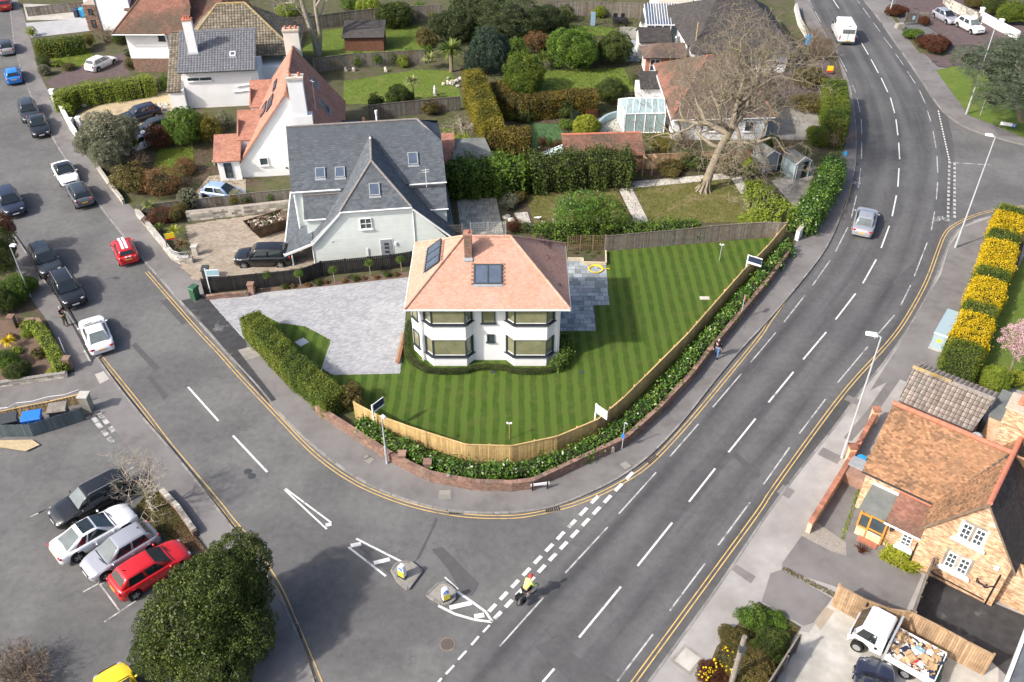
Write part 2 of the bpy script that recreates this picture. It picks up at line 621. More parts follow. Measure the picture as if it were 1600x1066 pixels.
M['mortar']=m_noise('mortar',(.40,.34,.265),(.50,.44,.35),5.0,rough=.95)
M['mortar_grey']=m_noise('grey_mortar',(.26,.22,.19),(.34,.30,.26),5.0,rough=.95)
M['stone']=m_noise('pale_walling_stone',(.33,.30,.25),(.50,.47,.41),3.0,(.20,.18,.155),1.2,(.55,.7),.9,.4,25,.03,isl=.5)
M['tile_orange']=m_noise('new_clay_tile',(.46,.26,.185),(.53,.315,.235),3.0,(.50,.33,.265),.5,(.5,.8),.85,.2,60,isl=.12)
M['tile_dark']=m_noise('purple_brown_tile',(.20,.10,.085),(.25,.14,.12),3.0,isl=.2)
M['tile_terra']=m_noise('terracotta_tile',(.36,.165,.115),(.46,.235,.17),2.0,(.27,.14,.105),.4,(.5,.7),.85,.2,60,isl=.16)
M['tile_red_old']=m_noise('old_red_tile',(.20,.092,.068),(.28,.145,.105),1.5,(.115,.085,.062),.3,(.42,.62),.9,.3,60,isl=.2)
M['tile_brown']=m_noise('old_brown_tile',(.125,.085,.068),(.18,.128,.10),1.5,(.095,.08,.068),.4,(.42,.62),.9,.3,60,isl=.2)
M['tile_lichen']=m_noise('lichen_concrete_tile',(.14,.118,.088),(.215,.187,.14),1.6,(.25,.19,.08),.35,(.6,.74),.9,.3,60,isl=.28)
M['tile_grey']=m_noise('grey_concrete_tile',(.125,.13,.145),(.16,.165,.18),2.0,rough=.75,isl=.12)
M['tile_cottage']=m_noise('weathered_orange_tile',(.215,.115,.064),(.305,.175,.097),3.2,(.13,.085,.055),1.0,(.46,.74),.92,.35,50,isl=.4)
M['tile_pan']=m_noise('weathered_pantile',(.225,.18,.15),(.32,.27,.235),2.5,(.28,.255,.22),.5,(.5,.7),.92,.3,40,isl=.24)
M['tile_slate_dk']=m_noise('dark_slate',(.046,.042,.040),(.075,.069,.066),2.0,rough=.8,isl=.2)
M['slate']=m_noise('blue_grey_slate',(.078,.090,.103),(.112,.127,.142),2.0,(.092,.102,.112),.4,(.5,.7),.65,.1,50,isl=.2)
M['ridge_clay']=m_noise('clay_ridge',(.42,.14,.085),(.52,.20,.13),4.0,rough=.85)
M['ridge_lichen']=m_noise('lichen_ridge',(.27,.215,.12),(.34,.27,.16),2.2,(.45,.29,.04),1.2,(.5,.68),.9)
M['ridge_grey']=m_noise('grey_ridge',(.19,.17,.155),(.27,.245,.225),4.0)
M['lead']=m_noise('lead',(.22,.24,.26),(.32,.34,.36),3.0,rough=.55)
M['felt']=m_noise('roofing_felt',(.12,.13,.125),(.19,.20,.185),1.2,(.24,.25,.23),.4,(.5,.7),.9,.2)
M['felt_dark']=m_noise('dark_felt',(.035,.038,.048),(.055,.058,.068),1.2,rough=.8)
M['clad']=m_noise('pale_green_boarding',(.58,.625,.595),(.64,.685,.655),1.5,rough=.65,bump=.05,isl=.03)
M['fence_new']=m_noise('new_timber',(.42,.285,.115),(.55,.39,.18),4.0,(.36,.26,.12),.9,(.52,.7),.85,.2,50,isl=.2)
M['fence_old']=m_noise('grey_timber',(.13,.115,.098),(.22,.20,.175),3.0,(.16,.12,.085),.8,(.5,.7),.9,.3,50,isl=.28)
M['fence_brown']=m_noise('brown_timber',(.30,.195,.11),(.42,.29,.175),3.0,(.22,.15,.09),.8,(.5,.7),.88,.3,50,isl=.25)
M['fence_black']=m_noise('black_timber',(.016,.015,.017),(.028,.026,.028),3.0,rough=.7,isl=.25)
M['fence_slate']=m_noise('slate_painted_timber',(.075,.10,.11),(.105,.13,.14),3.0,rough=.7,isl=.18)
M['trellis']=m_noise('trellis_timber',(.16,.105,.06),(.24,.165,.10),4.0,isl=.2)
M['sleeper']=m_noise('pale_sleeper',(.50,.42,.28),(.60,.52,.37),3.0,rough=.85)
M['oak']=m_noise('varnished_oak',(.50,.22,.035),(.60,.29,.06),4.0,rough=.45,bump=.1)
M['galv']=m_plain('galvanised_steel',(.46,.48,.50),.5,.5,.35)
M['lamp_paint']=m_plain('pale_grey_column',(.42,.44,.46),.45,.5)
M['pale_blue']=m_plain('grey_blue_cabinet',(.30,.39,.42),.5,.5)
M['blue_plastic']=m_plain('blue_plastic',(.02,.17,.62),.45,.5)
M['teal_plastic']=m_plain('light_blue_plastic',(.03,.30,.62),.45,.5)
M['green_plastic']=m_plain('green_plastic',(.03,.10,.05),.5,.5)
M['grey_plastic']=m_plain('dark_plastic',(.05,.055,.06),.5,.4)
M['yellow']=m_plain('yellow_board',(.78,.56,.02),.5,.4)
M['yellow_lens']=m_plain('yellow_bollard_panel',(.80,.62,.03),.4,.5)
M['red']=m_plain('red_paint',(.55,.03,.03),.5,.4)
M['navy']=m_plain('navy_board',(.02,.035,.07),.5,.4)
M['sky_board']=m_plain('pale_blue_board',(.30,.48,.54),.5,.4)
M['win']=glass_mat('window_glass',(.05,.065,.075))
M['win_room']=glass_mat('window_glass_pale_room',(.20,.20,.12),.06,.8)
M['roof_glass']=glass_mat('roof_window_glass',(.075,.10,.14),.05,.8)
M['cons_glass']=glass_mat('conservatory_glass',(.27,.36,.37),.12,.6)
M['car_glass']=glass_mat('car_glass',(.014,.02,.022),.04,.9)
M['car_glass_pale']=glass_mat('car_glass_light',(.12,.14,.135),.05,.9)
M['alloy']=m_plain('alloy',(.42,.42,.43),.35,.6,.6)
M['lamp_red']=m_plain('tail_lamp',(.36,.012,.018),.2,.6)
M['lamp_clear']=m_plain('head_lamp',(.34,.36,.38),.12,.8)
M['plate_w']=m_plain('white_plate',(.72,.72,.70),.4,.5)
M['plate_y']=m_plain('yellow_plate',(.72,.40,.05),.4,.5)
M['bark']=m_noise('bark',(.155,.125,.092),(.27,.23,.175),4.0,(.21,.19,.08),.9,(.52,.68),.95,.6,14,.04)
M['bark_pale']=m_noise('pale_bark',(.27,.235,.18),(.40,.36,.29),3.0,(.36,.31,.12),.8,(.55,.7),.95,.4,14,.03)
M['twig']=m_noise('twig',(.135,.10,.068),(.21,.16,.115),3.0,rough=.95,bump=0)
M['twig_red']=m_noise('red_brown_twig',(.105,.048,.03),(.155,.075,.05),3.0,rough=.95,bump=0,isl=.3)
M['core']=m_noise('shaded_foliage_core',(.016,.020,.009),(.034,.040,.017),3.0,rough=1.0,bump=.5,bscale=12,bd=.1)  # solid fill behind the leaves; the shade inside foliage is put into its colour
LF=lambda*h:[(i/(len(h)-1),lin(x)) for i,x in enumerate(h)]
M['l_dark']=m_leaf('dark_evergreen_leaf',LF('27300f','3b4a1e','57672a','86924a'))
M['l_green']=m_leaf('green_leaf',LF('33451a','4c6722','69872c','8da548'))
M['l_laurel']=m_leaf('laurel_leaf',LF('2f4d1a','476c22','698c34','a8b85e'),rough=.35,spec=.5)
M['l_lime']=m_leaf('lime_leaf',LF('55681c','75892a','97a63a','b8bf5c'))
M['l_conifer']=m_leaf('conifer_spray',LF('36491a','526a20','72822a','938d32'),big=.45)
M['l_gold_con']=m_leaf('golden_conifer_spray',LF('464a16','69661e','877e26','a08e38'),big=.5)
M['l_brown_con']=m_leaf('browned_conifer_spray',LF('3f3a16','5d5220','7a6a2a','917f35'),big=.5)
M['l_yellow']=m_leaf('golden_leaf',LF('8f8410','c2a60a','dcbb12','ecd23a'),trans=.15)
M['l_grey']=m_leaf('grey_green_leaf',LF('4a5038','6c7055','93957a','b0ae98'))
M['l_cedar']=m_leaf('cedar_needles',LF('33402f','4c5a45','69755c','8b9478'))
M['l_blue']=m_leaf('blue_green_needles',LF('26352c','374a3c','4b5f4c','637660'))
M['l_pine']=m_leaf('pine_needles',LF('2a3420','3c4828','525e36','6c7648'))
M['bough']=m_noise('brown_bough',(.19,.158,.12),(.29,.25,.19),3.0,(.24,.22,.10),.8,(.52,.68),.95,.4,14,.03)
M['l_russet']=m_leaf('russet_leaf',LF('3f2417','5a3522','704530','84573c'))
M['l_brown']=m_leaf('dead_brown_leaf',LF('4c3622','6d5030','8b6b42','a58a5c'))
M['l_moor']=m_leaf('wild_scrub_leaf',LF('3b3f1c','5f5a2c','7a6a3c','8d8550'),big=.4)
M['l_pink']=m_leaf('pink_blossom',LF('8d6f70','b99396','d3b3b4','e6cfcd'),trans=.1)
M['l_palm']=m_leaf('palm_leaf',LF('5a6a34','7c8848','a0a566','c0c08a'))
M['l_palmgreen']=m_leaf('green_palm_leaf',LF('3c4a1c','55662a','738236','98a050'))
M['l_crocos']=m_leaf('strappy_lime_leaf',LF('60701c','8a962a','adb23c','cdc966'))
M['l_flower']=m_leaf('yellow_flower',LF('d8a800','f0c800','f8dc20','fbe760'),trans=.1)
# ------------------------------------------------------------------ ground, roads, footways
def resample(pts,step):
	pts=[np.array(p[:2],float) for p in pts]
	out=[pts[0]]
	acc=0.0
	for a,b in zip(pts[:-1],pts[1:]):
		L=np.linalg.norm(b-a)
		d=step-acc
		while d<=L:
			out.append(a+(b-a)*d/L)
			d+=step
		acc=L-(d-step)
	return out

def smooth_line(pts,it=2):
	p=[np.array(q[:2],float) for q in pts]
	for _ in range(it):
		q=[p[0]]
		for a,b in zip(p[:-1],p[1:]):
			q+=[a*.75+b*.25,a*.25+b*.75]
		q.append(p[-1])
		p=q
	return p

def offset_line(pts,d):
	p=[np.array(q[:2],float) for q in pts]
	out=[]
	for i in range(len(p)):
		t=p[min(i+1,len(p)-1)]-p[max(i-1,0)]
		t /= np.linalg.norm(t)+1e-9
		out.append(p[i]+np.array([-t[1],t[0]])*d)
	return out

def ribbon(mb,pts,w,z,mi=0):
	a,b=offset_line(pts,w/2),offset_line(pts,-w/2)
	v=[(q[0],q[1],z) for q in b]+[(q[0],q[1],z) for q in a]
	n=len(a)
	return mb.add(v,[(i,i+1,n+i+1,n+i) for i in range(n-1)],mi)

def wall_along(mb,pts,w,z0,z1,mi=0):
	a,b=offset_line(pts,w/2),offset_line(pts,-w/2)
	n=len(a)
	v=[(*q,z0) for q in a]+[(*q,z0) for q in b]+[(*q,z1) for q in a]+[(*q,z1) for q in b]
	f=[]
	for i in range(n-1):
		f+=[(2*n+i,3*n+i,3*n+i+1,2*n+i+1),(i,i+1,2*n+i+1,2*n+i)][0:1]
		f+=[(i+1,i,2*n+i,2*n+i+1),(n+i,n+i+1,3*n+i+1,3*n+i)]
	f+=[(0,n,3*n,2*n),(2*n-1,n-1,3*n-1,4*n-1)]
	return mb.add(v,f,mi)

mb=MB().sheet([(-420,-60),(420,-60),(420,620),(-420,620)],-0.14)
struct('ground',mb,M['rough_ground'])

# side road, junction mouth and car park share one asphalt sheet
mb=MB().sheet([(-70,5),(46,5),(46,60),(75,128),(90,190),(-90,190),(-90,60)],-0.008)
road=struct('road',mb,M['asphalt'])

MAINL=[(1225,-60),(1246,-30),(1271,22.8),(1283.6,45.6),(1298.8,73.5),(1309,96),(1319,114),(1326.7,134),(1331.7,162),(1335.5,190),(1336.8,228),(1334,268.5),(1329.2,285.3),(1320.3,310.7),(1309,346),(1293.7,381.6),(1271,414.5),(1238,455),(1200,499.4),(1149.6,553),(1114,596),(1078.7,641.6),(1053.3,672),(1015.3,712.5),(940,795),(870,870),(768,973),(690,1062),(630,1130)]
MAINR=[(1308,-60),(1332,-30),(1366,22),(1381,45),(1401,73),(1417,96),(1430,114),(1443,134),(1460,160),(1478,186),(1490,215),(1492,255),(1492,285),(1487,320),(1483,352),(1472,392),(1461,430),(1443,468),(1418,512),(1378,570),(1340,615),(1307,662),(1281,694),(1248,735),(1202,795),(1138,891),(1086,965),(1016,1060),(965,1130)]
A,B=[np.array(P2(*q)) for q in MAINL],[np.array(P2(*q)) for q in MAINR]
SUB=3
AA,BB=[],[]
for i in range(len(A)-1):
	for k in range(SUB):
		AA.append(A[i]+(A[i+1]-A[i])*k/SUB)
		BB.append(B[i]+(B[i+1]-B[i])*k/SUB)
AA.append(A[-1])
BB.append(B[-1])
for _ in range(3):
	AA=[AA[0]]+[(AA[i-1]+2*AA[i]+AA[i+1])/4 for i in range(1,len(AA)-1)]+[AA[-1]]
	BB=[BB[0]]+[(BB[i-1]+2*BB[i]+BB[i+1])/4 for i in range(1,len(BB)-1)]+[BB[-1]]
NU=10
V,Fc,UV=[],[],[]
dist=0.0
for i in range(len(AA)):
	if i:
		dist+=np.linalg.norm((AA[i]+BB[i]-AA[i-1]-BB[i-1])/2)
	for k in range(NU+1):
		q=AA[i]+(BB[i]-AA[i])*k/NU
		V.append((q[0],q[1],0.0))
		UV.append((k/NU,dist))
W1=NU+1
for i in range(len(AA)-1):
	for k in range(NU):
		Fc.append((i*W1+k,(i+1)*W1+k,(i+1)*W1+k+1,i*W1+k+1))
mb=MB().add(V,np.array(Fc))
main_road=struct('main_road',mb,M['main_asphalt'])
me=main_road.data
uvl=me.uv_layers.new(name='UVMap')
li=np.zeros(len(me.loops),dtype=np.int32)
me.loops.foreach_get('vertex_index',li)
uvl.data.foreach_set('uv',np.array(UV,dtype=np.float32)[li].ravel())

ZM=0.007
def dash(a,b,w,mat,parent,name='lane_dash',z=ZM):
	p,q=np.array(P2(*a)),np.array(P2(*b))
	d=(q-p)/np.linalg.norm(q-p)
	n=np.array([-d[1],d[0]])*w/2
	v=[p-n,q-n,q+n,p+n]
	return link(name,MB().add([(x,y,z) for x,y in v],[(0,1,2,3)]).mesh(name,M[mat]),parent)

CENTRE=[((904.9,996.3),(970.1,916.9)),((996.2,884.5),(1050.4,816.9)),((1076.6,784.2),(1117.4,732.3)),((1138.2,707),(1180.5,654.3)),((1200.8,628.9),(1239.8,581.3)),((1255,561.8),(1291,519)),((1305.6,499.4),(1336.8,458.9)),((1348.2,442.9),(1369,405.7)),((1376.8,387.7),(1389.5,353.2)),((1394,338),(1400.6,305.6)),((1402.9,292),(1404.7,263)),((1405.7,249),(1404.2,223)),((1402.9,211.5),(1399.9,186.7)),((1397.8,176.6),(1391.3,152.8)),((1387,143.9),(1376.8,122)),((1372.3,114),(1361,93)),((1356.8,85.6),(1345.7,66.4)),((1340.6,59.8),(1335.5,52)),((1310.7,13.4),(1301.8,0)),((1298,-6),(1287,-20)),((848,1066),(866,1045))]
for a,b in CENTRE:
	dash(a,b,.12,'white_line',main_road)
CYC_L=[((781,1010),(849,934)),((883.4,895.4),(949.6,823.7)),((967,803),(1025,738.4)),((1047,713.3),(1091.3,662.6)),((1113.6,636.5),(1158.7,583.8)),((1172.4,566.9),(1212.2,519.7)),((1224.8,503.7),(1257.8,461.4)),((1269,447),(1297,407)),((1305.6,393),(1324.6,355.5)),((1330,341),(1338.3,306)),((1341.4,293),(1344.9,262.5)),((1346,249),(1346.4,222)),((1346.7,210.8),(1345.7,186.2)),((1343.9,175.6),(1339.3,153.8)),((1336.8,144.4),(1332.2,133.5)),((1323.4,112.2),(1312.2,91.2)),((1309,83.6),(1300.8,70.2)),((1282.3,34.7),(1273.5,18.2)),((1270.4,13),(1260,-6))]
CYC_R=[((964.4,1065),(1020,991.4)),((1046.5,954.4),(1101.6,880.6)),((1122.3,852),(1172,785)),((1193,757),(1233.7,699.4)),((1248.9,677.8),(1289.9,623.9)),((1308.9,598),(1355.8,542)),((1366,529),(1397.6,492.5)),((1407.7,476.6),(1422.9,445.7)),((1428.5,432),(1448.8,379)),((1455.3,359.6),(1460.4,330.4)),((1463,312.4),(1465,284.8)),((1465.2,270),(1464,244.5)),((1462.7,231.8),(1457.9,205.2)),((1454.6,190.5),(1449,173)),((1445.7,161.6),(1436.4,141)),((1430,130.5),(1417.4,111.5)),((1411.8,102),(1398.9,83.6)),((1393.8,75.5),(1380.6,58.3)),((1375.3,50),(1364.7,35.5)),((1359.6,27.9),(1348.2,12.7)),((1343.6,6.3),(1333,-8))]
for a,b in CYC_L+CYC_R:
	dash(a,b,.09,'worn_line',main_road,'cycle_lane_dash')
for a,b in [((293.9,604.9),(341.5,658)),((364,680.9),(417.7,737.9))]:
	dash(a,b,.14,'white_line',road)
# split centre line, hatched island and edge lines of the side road
for a,b,w in [((444.3,765),(510.6,827),.13),((446,763.6),(517.5,816.8),.13),((508.5,821),(518,819),.3),((556.6,841.8),(627.8,878),.15),((544.5,855),(603,900.5),.15),((548,853),(564,850),.32),((584,880),(609,874),.32),((695,902),(716,921),.1),((701.6,915.6),(736.6,940),.17),((736.6,940),(758.6,956),.17),((758.6,956),(769,971.5),.17),((684.8,946.6),(710.7,959.6),.17),((710.7,959.6),(741.7,968.6),.17),((741.7,968.6),(769,972),.17),((702.4,950),(737,942),.34),((741,963.8),(756.5,961),.34)]:
	dash(a,b,w*.85,'white_line',road,'hatch_line' if w>.25 else 'edge_line',ZM+(.004 if w>.25 else 0))
for a,b in [((765,977),(754.7,988)),((748,994.6),(736.6,1008)),((728.8,1017),(715.9,1031)),((709.5,1040),(696.5,1053.6)),((690,1060),(680,1072))]:
	dash(a,b,.12,'white_line',main_road,'give_way_mark')
def giveway(a,b,n,w,frac,parent,mat='white_line'):
	for k in range(n):
		t0,t1=k/n,(k+frac)/n
		pa=(a[0]+(b[0]-a[0])*t0,a[1]+(b[1]-a[1])*t0)
		pb=(a[0]+(b[0]-a[0])*t1,a[1]+(b[1]-a[1])*t1)
		dash(pa,pb,w,mat,parent,'give_way_mark',ZM+.002)
giveway((935,775),(757,963),10,.22,.62,main_road)
giveway((989,738),(766,974),13,.22,.62,main_road)
giveway((1466,173),(1483.5,252),20,.13,.62,road)
giveway((1483.5,252),(1481,349),15,.22,.6,road,'worn_line')
giveway((1491.5,255),(1491.5,343),14,.22,.6,road,'worn_line')
dash((1483,254),(1548,258),.12,'worn_line',road,'edge_line')
for c in [(158,650),(165,658.6),(174.8,671),(148.5,656),(155,665),(164,676.6),(173,687.7)]:
	dash((c[0]-3.2,c[1]-3.8),(c[0]+3.2,c[1]+3.8),.3,'worn_line',road,'give_way_mark')
for a,b in [((151.5,906.5),(187.7,955.7)),((187.7,955.7),(213,938.5)),((158,913),(176,902)),((187.7,955.7),(163,972)),((60,802),(80,792)),((135,798),(172,779)),((195,785),(241,756)),((47,808),(77,794)),((130,925),(156,911)),((196,737),(209,730)),((236,748),(252,765))]:
	dash(a,b,.09,'worn_line',road,'bay_line')

def double_yellow(pts,parent):
	p=smooth_line([P2(*q) for q in pts])
	for d in (-.11,.11):
		link('yellow_line',ribbon(MB(),offset_line(p,d),.065,ZM-.002).mesh('yellow_line',M['yellow_line']),parent)
double_yellow([(1299,80),(1311.5,101),(1326,137),(1334.5,177),(1335.8,215),(1333.2,267.6),(1324,308),(1309,347),(1291,380),(1264,417),(1231,463),(1201,504),(1190.5,522.5),(1130,596),(1079.5,656.8),(1034,707.5),(1003.5,735),(977.5,751),(942,770.5),(901,787),(878,793.8),(834,804),(800,808.5),(736.6,807.5),(684.8,800),(643,790),(602.7,776.5),(557,756.5),(514,728.7),(476,696),(438,655),(400,615),(369.9,583),(339.5,548),(312.8,521),(229,424.7)],road)
double_yellow([(1605,322),(1590,323.3),(1555,328),(1524,336),(1499,347),(1477,361),(1463.5,397),(1449.5,437),(1428,478),(1402.6,519),(1364.7,561.8),(1338,590),(1309,625),(1260.8,690),(1200,775),(1192,790),(1135,868),(1075,950),(991.6,1064),(960,1108)],road)
double_yellow([(153,552),(190,598),(228,645),(262,691),(300,736),(345,789),(362,812),(394,848),(413,880),(438.8,920),(462,976),(478,1013),(500,1067),(512,1100)],road)
# darker trench patches laid into the asphalt
M['old_tar']=m_noise('old_tar_patch',(.074,.074,.075),(.094,.094,.094),2.0,grain=.2)
for poly in ([(674,858),(691,855),(748,912),(738,931),(722,930),(700,890)],[(835,1010),(860,1000),(965,1066),(900,1075)],[(648,878),(655,872),(684,812),(680,808),(672,830)],[(230,590),(236,586),(262,620),(256,625)],[(205,540),(212,536),(250,575),(242,580)],[(560,855),(572,850),(640,905),(628,915)],[(250,470),(268,466),(300,500),(285,508)],[(1380,300),(1384,298),(1392,330),(1387,332)],[(1395,440),(1440,400),(1446,420),(1404,462)],[(1130,700),(1136,694),(1190,742),(1183,748)],[(1440,96),(1475,160),(1488,215),(1440,140)]):
	link('tar_patch',MB().sheet([P2(*q) for q in poly],.004).mesh('tar_patch',M['old_tar']),road)
def cover_plate(px,py,w,l,rz,name='manhole_cover',mat='grey_plastic',z=ZM,parent=None,rim='concrete_dk'):
	x,y=P2(px,py)
	m=MB().box((x,y,z),(w*1.35,l*1.35,.008),rz,0).box((x,y,z+.004),(w,l,.012),rz,1)
	return link(name,m.mesh(name,[M[rim],M[mat]]),parent)
m=MB().lathe([(.42,0),(.42,.012)],(*P2(699,1007),.0),20,0).lathe([(.34,.0),(.34,.02)],(*P2(699,1007),.0),20,1)
link('manhole_cover',m.mesh('manhole_cover',[M['fence_old'],m_noise('rusty_iron',(.085,.068,.062),(.12,.095,.085),9.0)]),road)
for q in ((387,737),(393,744)):
	m=MB().lathe([(.24,0),(.24,.012)],(*P2(*q),0),14)
	link('manhole_cover',m.mesh('manhole_cover',M['grey_plastic']),road)
def gully(px,py,rz):
	x,y=P2(px,py)
	m=MB().box((x,y,.008),(.85,.45,.012),rz)
	for k in range(6):
		a=(k-2.5)*.13
		m.box((x+a*math.cos(rz),y+a*math.sin(rz),.02),(.05,.4,.016),rz,1)
	link('drain_grate',m.mesh('drain_grate',[M['black'],M['fence_old']]),road)
for q in ((713,799,.05),(863,795,.25),(463,988,-1.1),(1018,717,.8)):
	gully(*q)

# raised footway blocks
KERB_ME=MB().box((0,0,-.075),(.89,.13,.15)).mesh('kerb_stone',M['kerb'])
def kerb(pts,parent,z=.112,side=1,step=.915):
	p=resample(smooth_line(pts),step)
	for a,b in zip(p[:-1],p[1:]):
		d=b-a
		c=(a+b)/2+np.array([-d[1],d[0]])/np.linalg.norm(d)*.065*side
		o=link('kerb_stone',KERB_ME,parent)
		o.location=(c[0],c[1],z+random.uniform(-.006,.004))
		o.rotation_euler=(0,0,math.atan2(d[1],d[0]))
# central block: kerb runs down the side road, round the corner and up the main road
K1=[(-30,-40),(5,-12),(17.7,12.7),(21.5,60.8),(30.4,98.8),(43,134),(58,169.7),(76,202.7),(101.3,245.7),(130,284),(162,328),(192.5,366.4),(223,404.4),(253.3,437),(284,472.8),(329,521),(362,559),(402,601),(430,636),(460,669),(497,702),(537,732.5),(572,754.5),(613,773),(653,787),(697,797.5),(737,801.5),(800,801.5),(839,797),(867,791),(901,778),(942,760),(977,740),(1015,711.5),(1053.3,672),(1078.7,641.6),(1114,596),(1149.6,553),(1200,499.4),(1238,455),(1271,414.5),(1293.7,381.6),(1309,346),(1320.3,310.7),(1329.2,285.3),(1334,268.5),(1336.8,228),(1335.5,190),(1331.7,162),(1326.7,134),(1319,114),(1309,96),(1298.8,73.5),(1283.6,45.6),(1271,22.8),(1246,-30)]
k1=[P2(*q) for q in K1]
mb=MB().prism([tuple(q) for q in smooth_line(k1,1)]+[(52,185),(-75,185)],-.1,.10)
pavement=struct('pavement',mb,M['pave'])
kerb(k1,pavement,side=-1)
# left-hand footway of the side road
K2=[(-75,235),(-20,315),(21.5,369),(48,409.5),(76,452.5),(111,500.7),(142,548),(154.5,567),(192.5,618.8),(228,662),(263.5,702),(299,745.5),(332,788.5),(349.5,812),(378,848),(411.6,891),(431,927),(446.6,955.7),(464.7,997),(477.7,1036),(488,1066),(498,1100)]
k2=[P2(*q) for q in K2]
inner=[(390,1110),(400,1010),(372,930),(308,829),(276,790),(240.7,750.5),(192.5,687),(157,643),(-60,700),(-260,640),(-260,250)]
mb=MB().prism([tuple(q) for q in smooth_line(k2,1)]+[P2(*q) for q in inner],-.1,.09)
footway_w=struct('footpath',mb,M['pave'])
kerb(k2,footway_w,side=1)
# footway on the cottage side of the main road
K3=[(1660,330),(1600,331),(1570,333),(1536,340),(1508,351),(1488,366),(1474,398),(1461,436),(1443,470),(1418,514),(1378,570),(1340,615),(1307,662),(1281,694),(1248,735),(1202,795),(1138,891),(1086,965),(1016,1060),(985,1104)]
k3=[P2(*q) for q in K3]
mb=MB().prism([tuple(q) for q in smooth_line(k3,1)]+[(20,8),(48,12),(62,60)],-.1,.09)
footway_e=struct('footway',mb,M['pave_pale'])
kerb(k3,footway_e,side=1)
# footway and verge beyond the side turning
K4=[(1332,-30),(1347.5,0),(1363,17.7),(1378,38),(1398.5,68.4),(1416,93.7),(1434,119),(1449.5,144.4),(1467,169.7),(1483,185),(1506,200),(1539,212),(1567,219.6),(1602,229),(1660,240)]
k4=[P2(*q) for q in K4]
mb=MB().prism([tuple(q) for q in smooth_line(k4,1)]+[P2(1700,200),P2(1640,165),P2(1600,142),P2(1545,112),P2(1465,106),P2(1452,92),P2(1418,60),P2(1400,20),P2(1378,-20)],-.1,.09)
footway_n=struct('footway',mb,M['pave'])
kerb(k4,footway_n,side=1)
# patchwork on the footways
def sheet(name,poly,z,mat,parent=None,**kw):
	return struct(name,MB().sheet([P2(*q,z) for q in poly],z),M[mat],parent)
sheet('fresh_tarmac_crossing',[(283,470),(316,462),(328,470),(383,532),(390,547),(357,553),(331,521)],.106,'tar',pavement)
sheet('tarmac_trench',[(357,556),(372,548),(432,625),(418,629)],.104,'tar',pavement)
sheet('concrete_patch',[(372,547),(398,540),(408,556),(384,563)],.108,'concrete_dk',pavement)
sheet('tarmac_patch',[(512,700),(536,688),(552,703),(528,716)],.104,'tar_patch' if 'tar_patch' in M else 'pave',pavement)
for q in ((577,721,.45,.45,-.6),(695,775,.7,.7,.05),(977,729,.5,.5,.6),(573,716,.3,.3,-.6)):
	o=cover_plate(*q,z=.108,parent=pavement,mat='concrete_dk',rim='pave')
cover_plate(1074,1032,.9,1.0,-.75,z=.098,parent=footway_e,mat='concrete',rim='concrete_dk')
cover_plate(1460,98,.8,.5,0,z=.098,parent=footway_n)
sheet('tarmac_strip',[(1143,890),(1150,882),(1181,901),(1173,912)],.094,'pave',footway_e)
sheet('footway_asphalt',[(1420,515),(1445,470),(1470,430),(1483,385),(1505,355),(1560,336),(1556,380),(1525,470),(1480,560),(1470,620),(1400,590),(1360,610)],.0945,'pave',footway_e)
sheet('tarmac_bay',[(1396,582),(1412,585),(1370,645),(1330,690),(1318,684),(1356,640)],.097,'pave',footway_e)
sheet('pale_bays',[(1410,612),(1420,600),(1440,612),(1425,640),(1400,700),(1375,680)],.1,'concrete',footway_e)
for q in ((1332,625,.9,.6),(1297,712,1.3,.8),(1228,768,.8,.8)):
	x,y=P2(q[0],q[1],.1)
	link('tarmac_patch',MB().box((x,y,.09),(q[2],q[3],.02),-.7).mesh('tarmac_patch',M['pave']),footway_e)
sheet('pale_patch',[(130,548),(150,538),(160,556),(140,566)],.095,'concrete',footway_w)
sheet('pale_patch',[(148,585),(162,580),(171,592),(156,600)],.095,'concrete',footway_w)
sheet('tarmac_trench',[(98,480),(104,478),(150,560),(143,566)],.096,'tar',footway_w)
# ------------------------------------------------------------------ plots, lawns, drives
plot=[(10,-40),(38,25),(63,119),(78.5,149.5),(111.5,208),(142,253),(150,263),(192.5,316),(204,322),(212.8,333.5),(268.5,402),(301.5,437),(314,440),(320,463),(327,468),(383,532),(402,552),(451,607),(500,641),(560,678),(603,706),(640,728),(672,745),(738,758),(800,760),(833,756),(916,718),(977,689),(1028,645),(1078,592),(1114,547),(1200,446),(1236,392),(1247,374),(1283,324),(1303,270),(1321,225),(1326,160),(1320,130),(1303,112),(1288,92),(1270,60),(1240,0),(1225,-40)]
garden=struct('garden_ground',MB().prism([P2(*q) for q in plot],-.1,.115),M['rough_ground'])
def lawn(poly,mat='grass',z=.124,name='lawn'):
	return sheet(name,poly,z,mat)
lawn([(505,600),(521,584),(560,584),(625,582),(638,500),(645,440),(890,390),(945,392),(1200,372),(1228,357),(1160,452),(1103,512),(1063,562),(1012,612),(975,646),(935,678),(872,706),(800,721),(728,718),(660,700),(590,671),(548,645)],'striped',.13)
lawn([(400,487),(440,504),(480,509),(519,531),(503,578),(470,550)],'striped',.127)
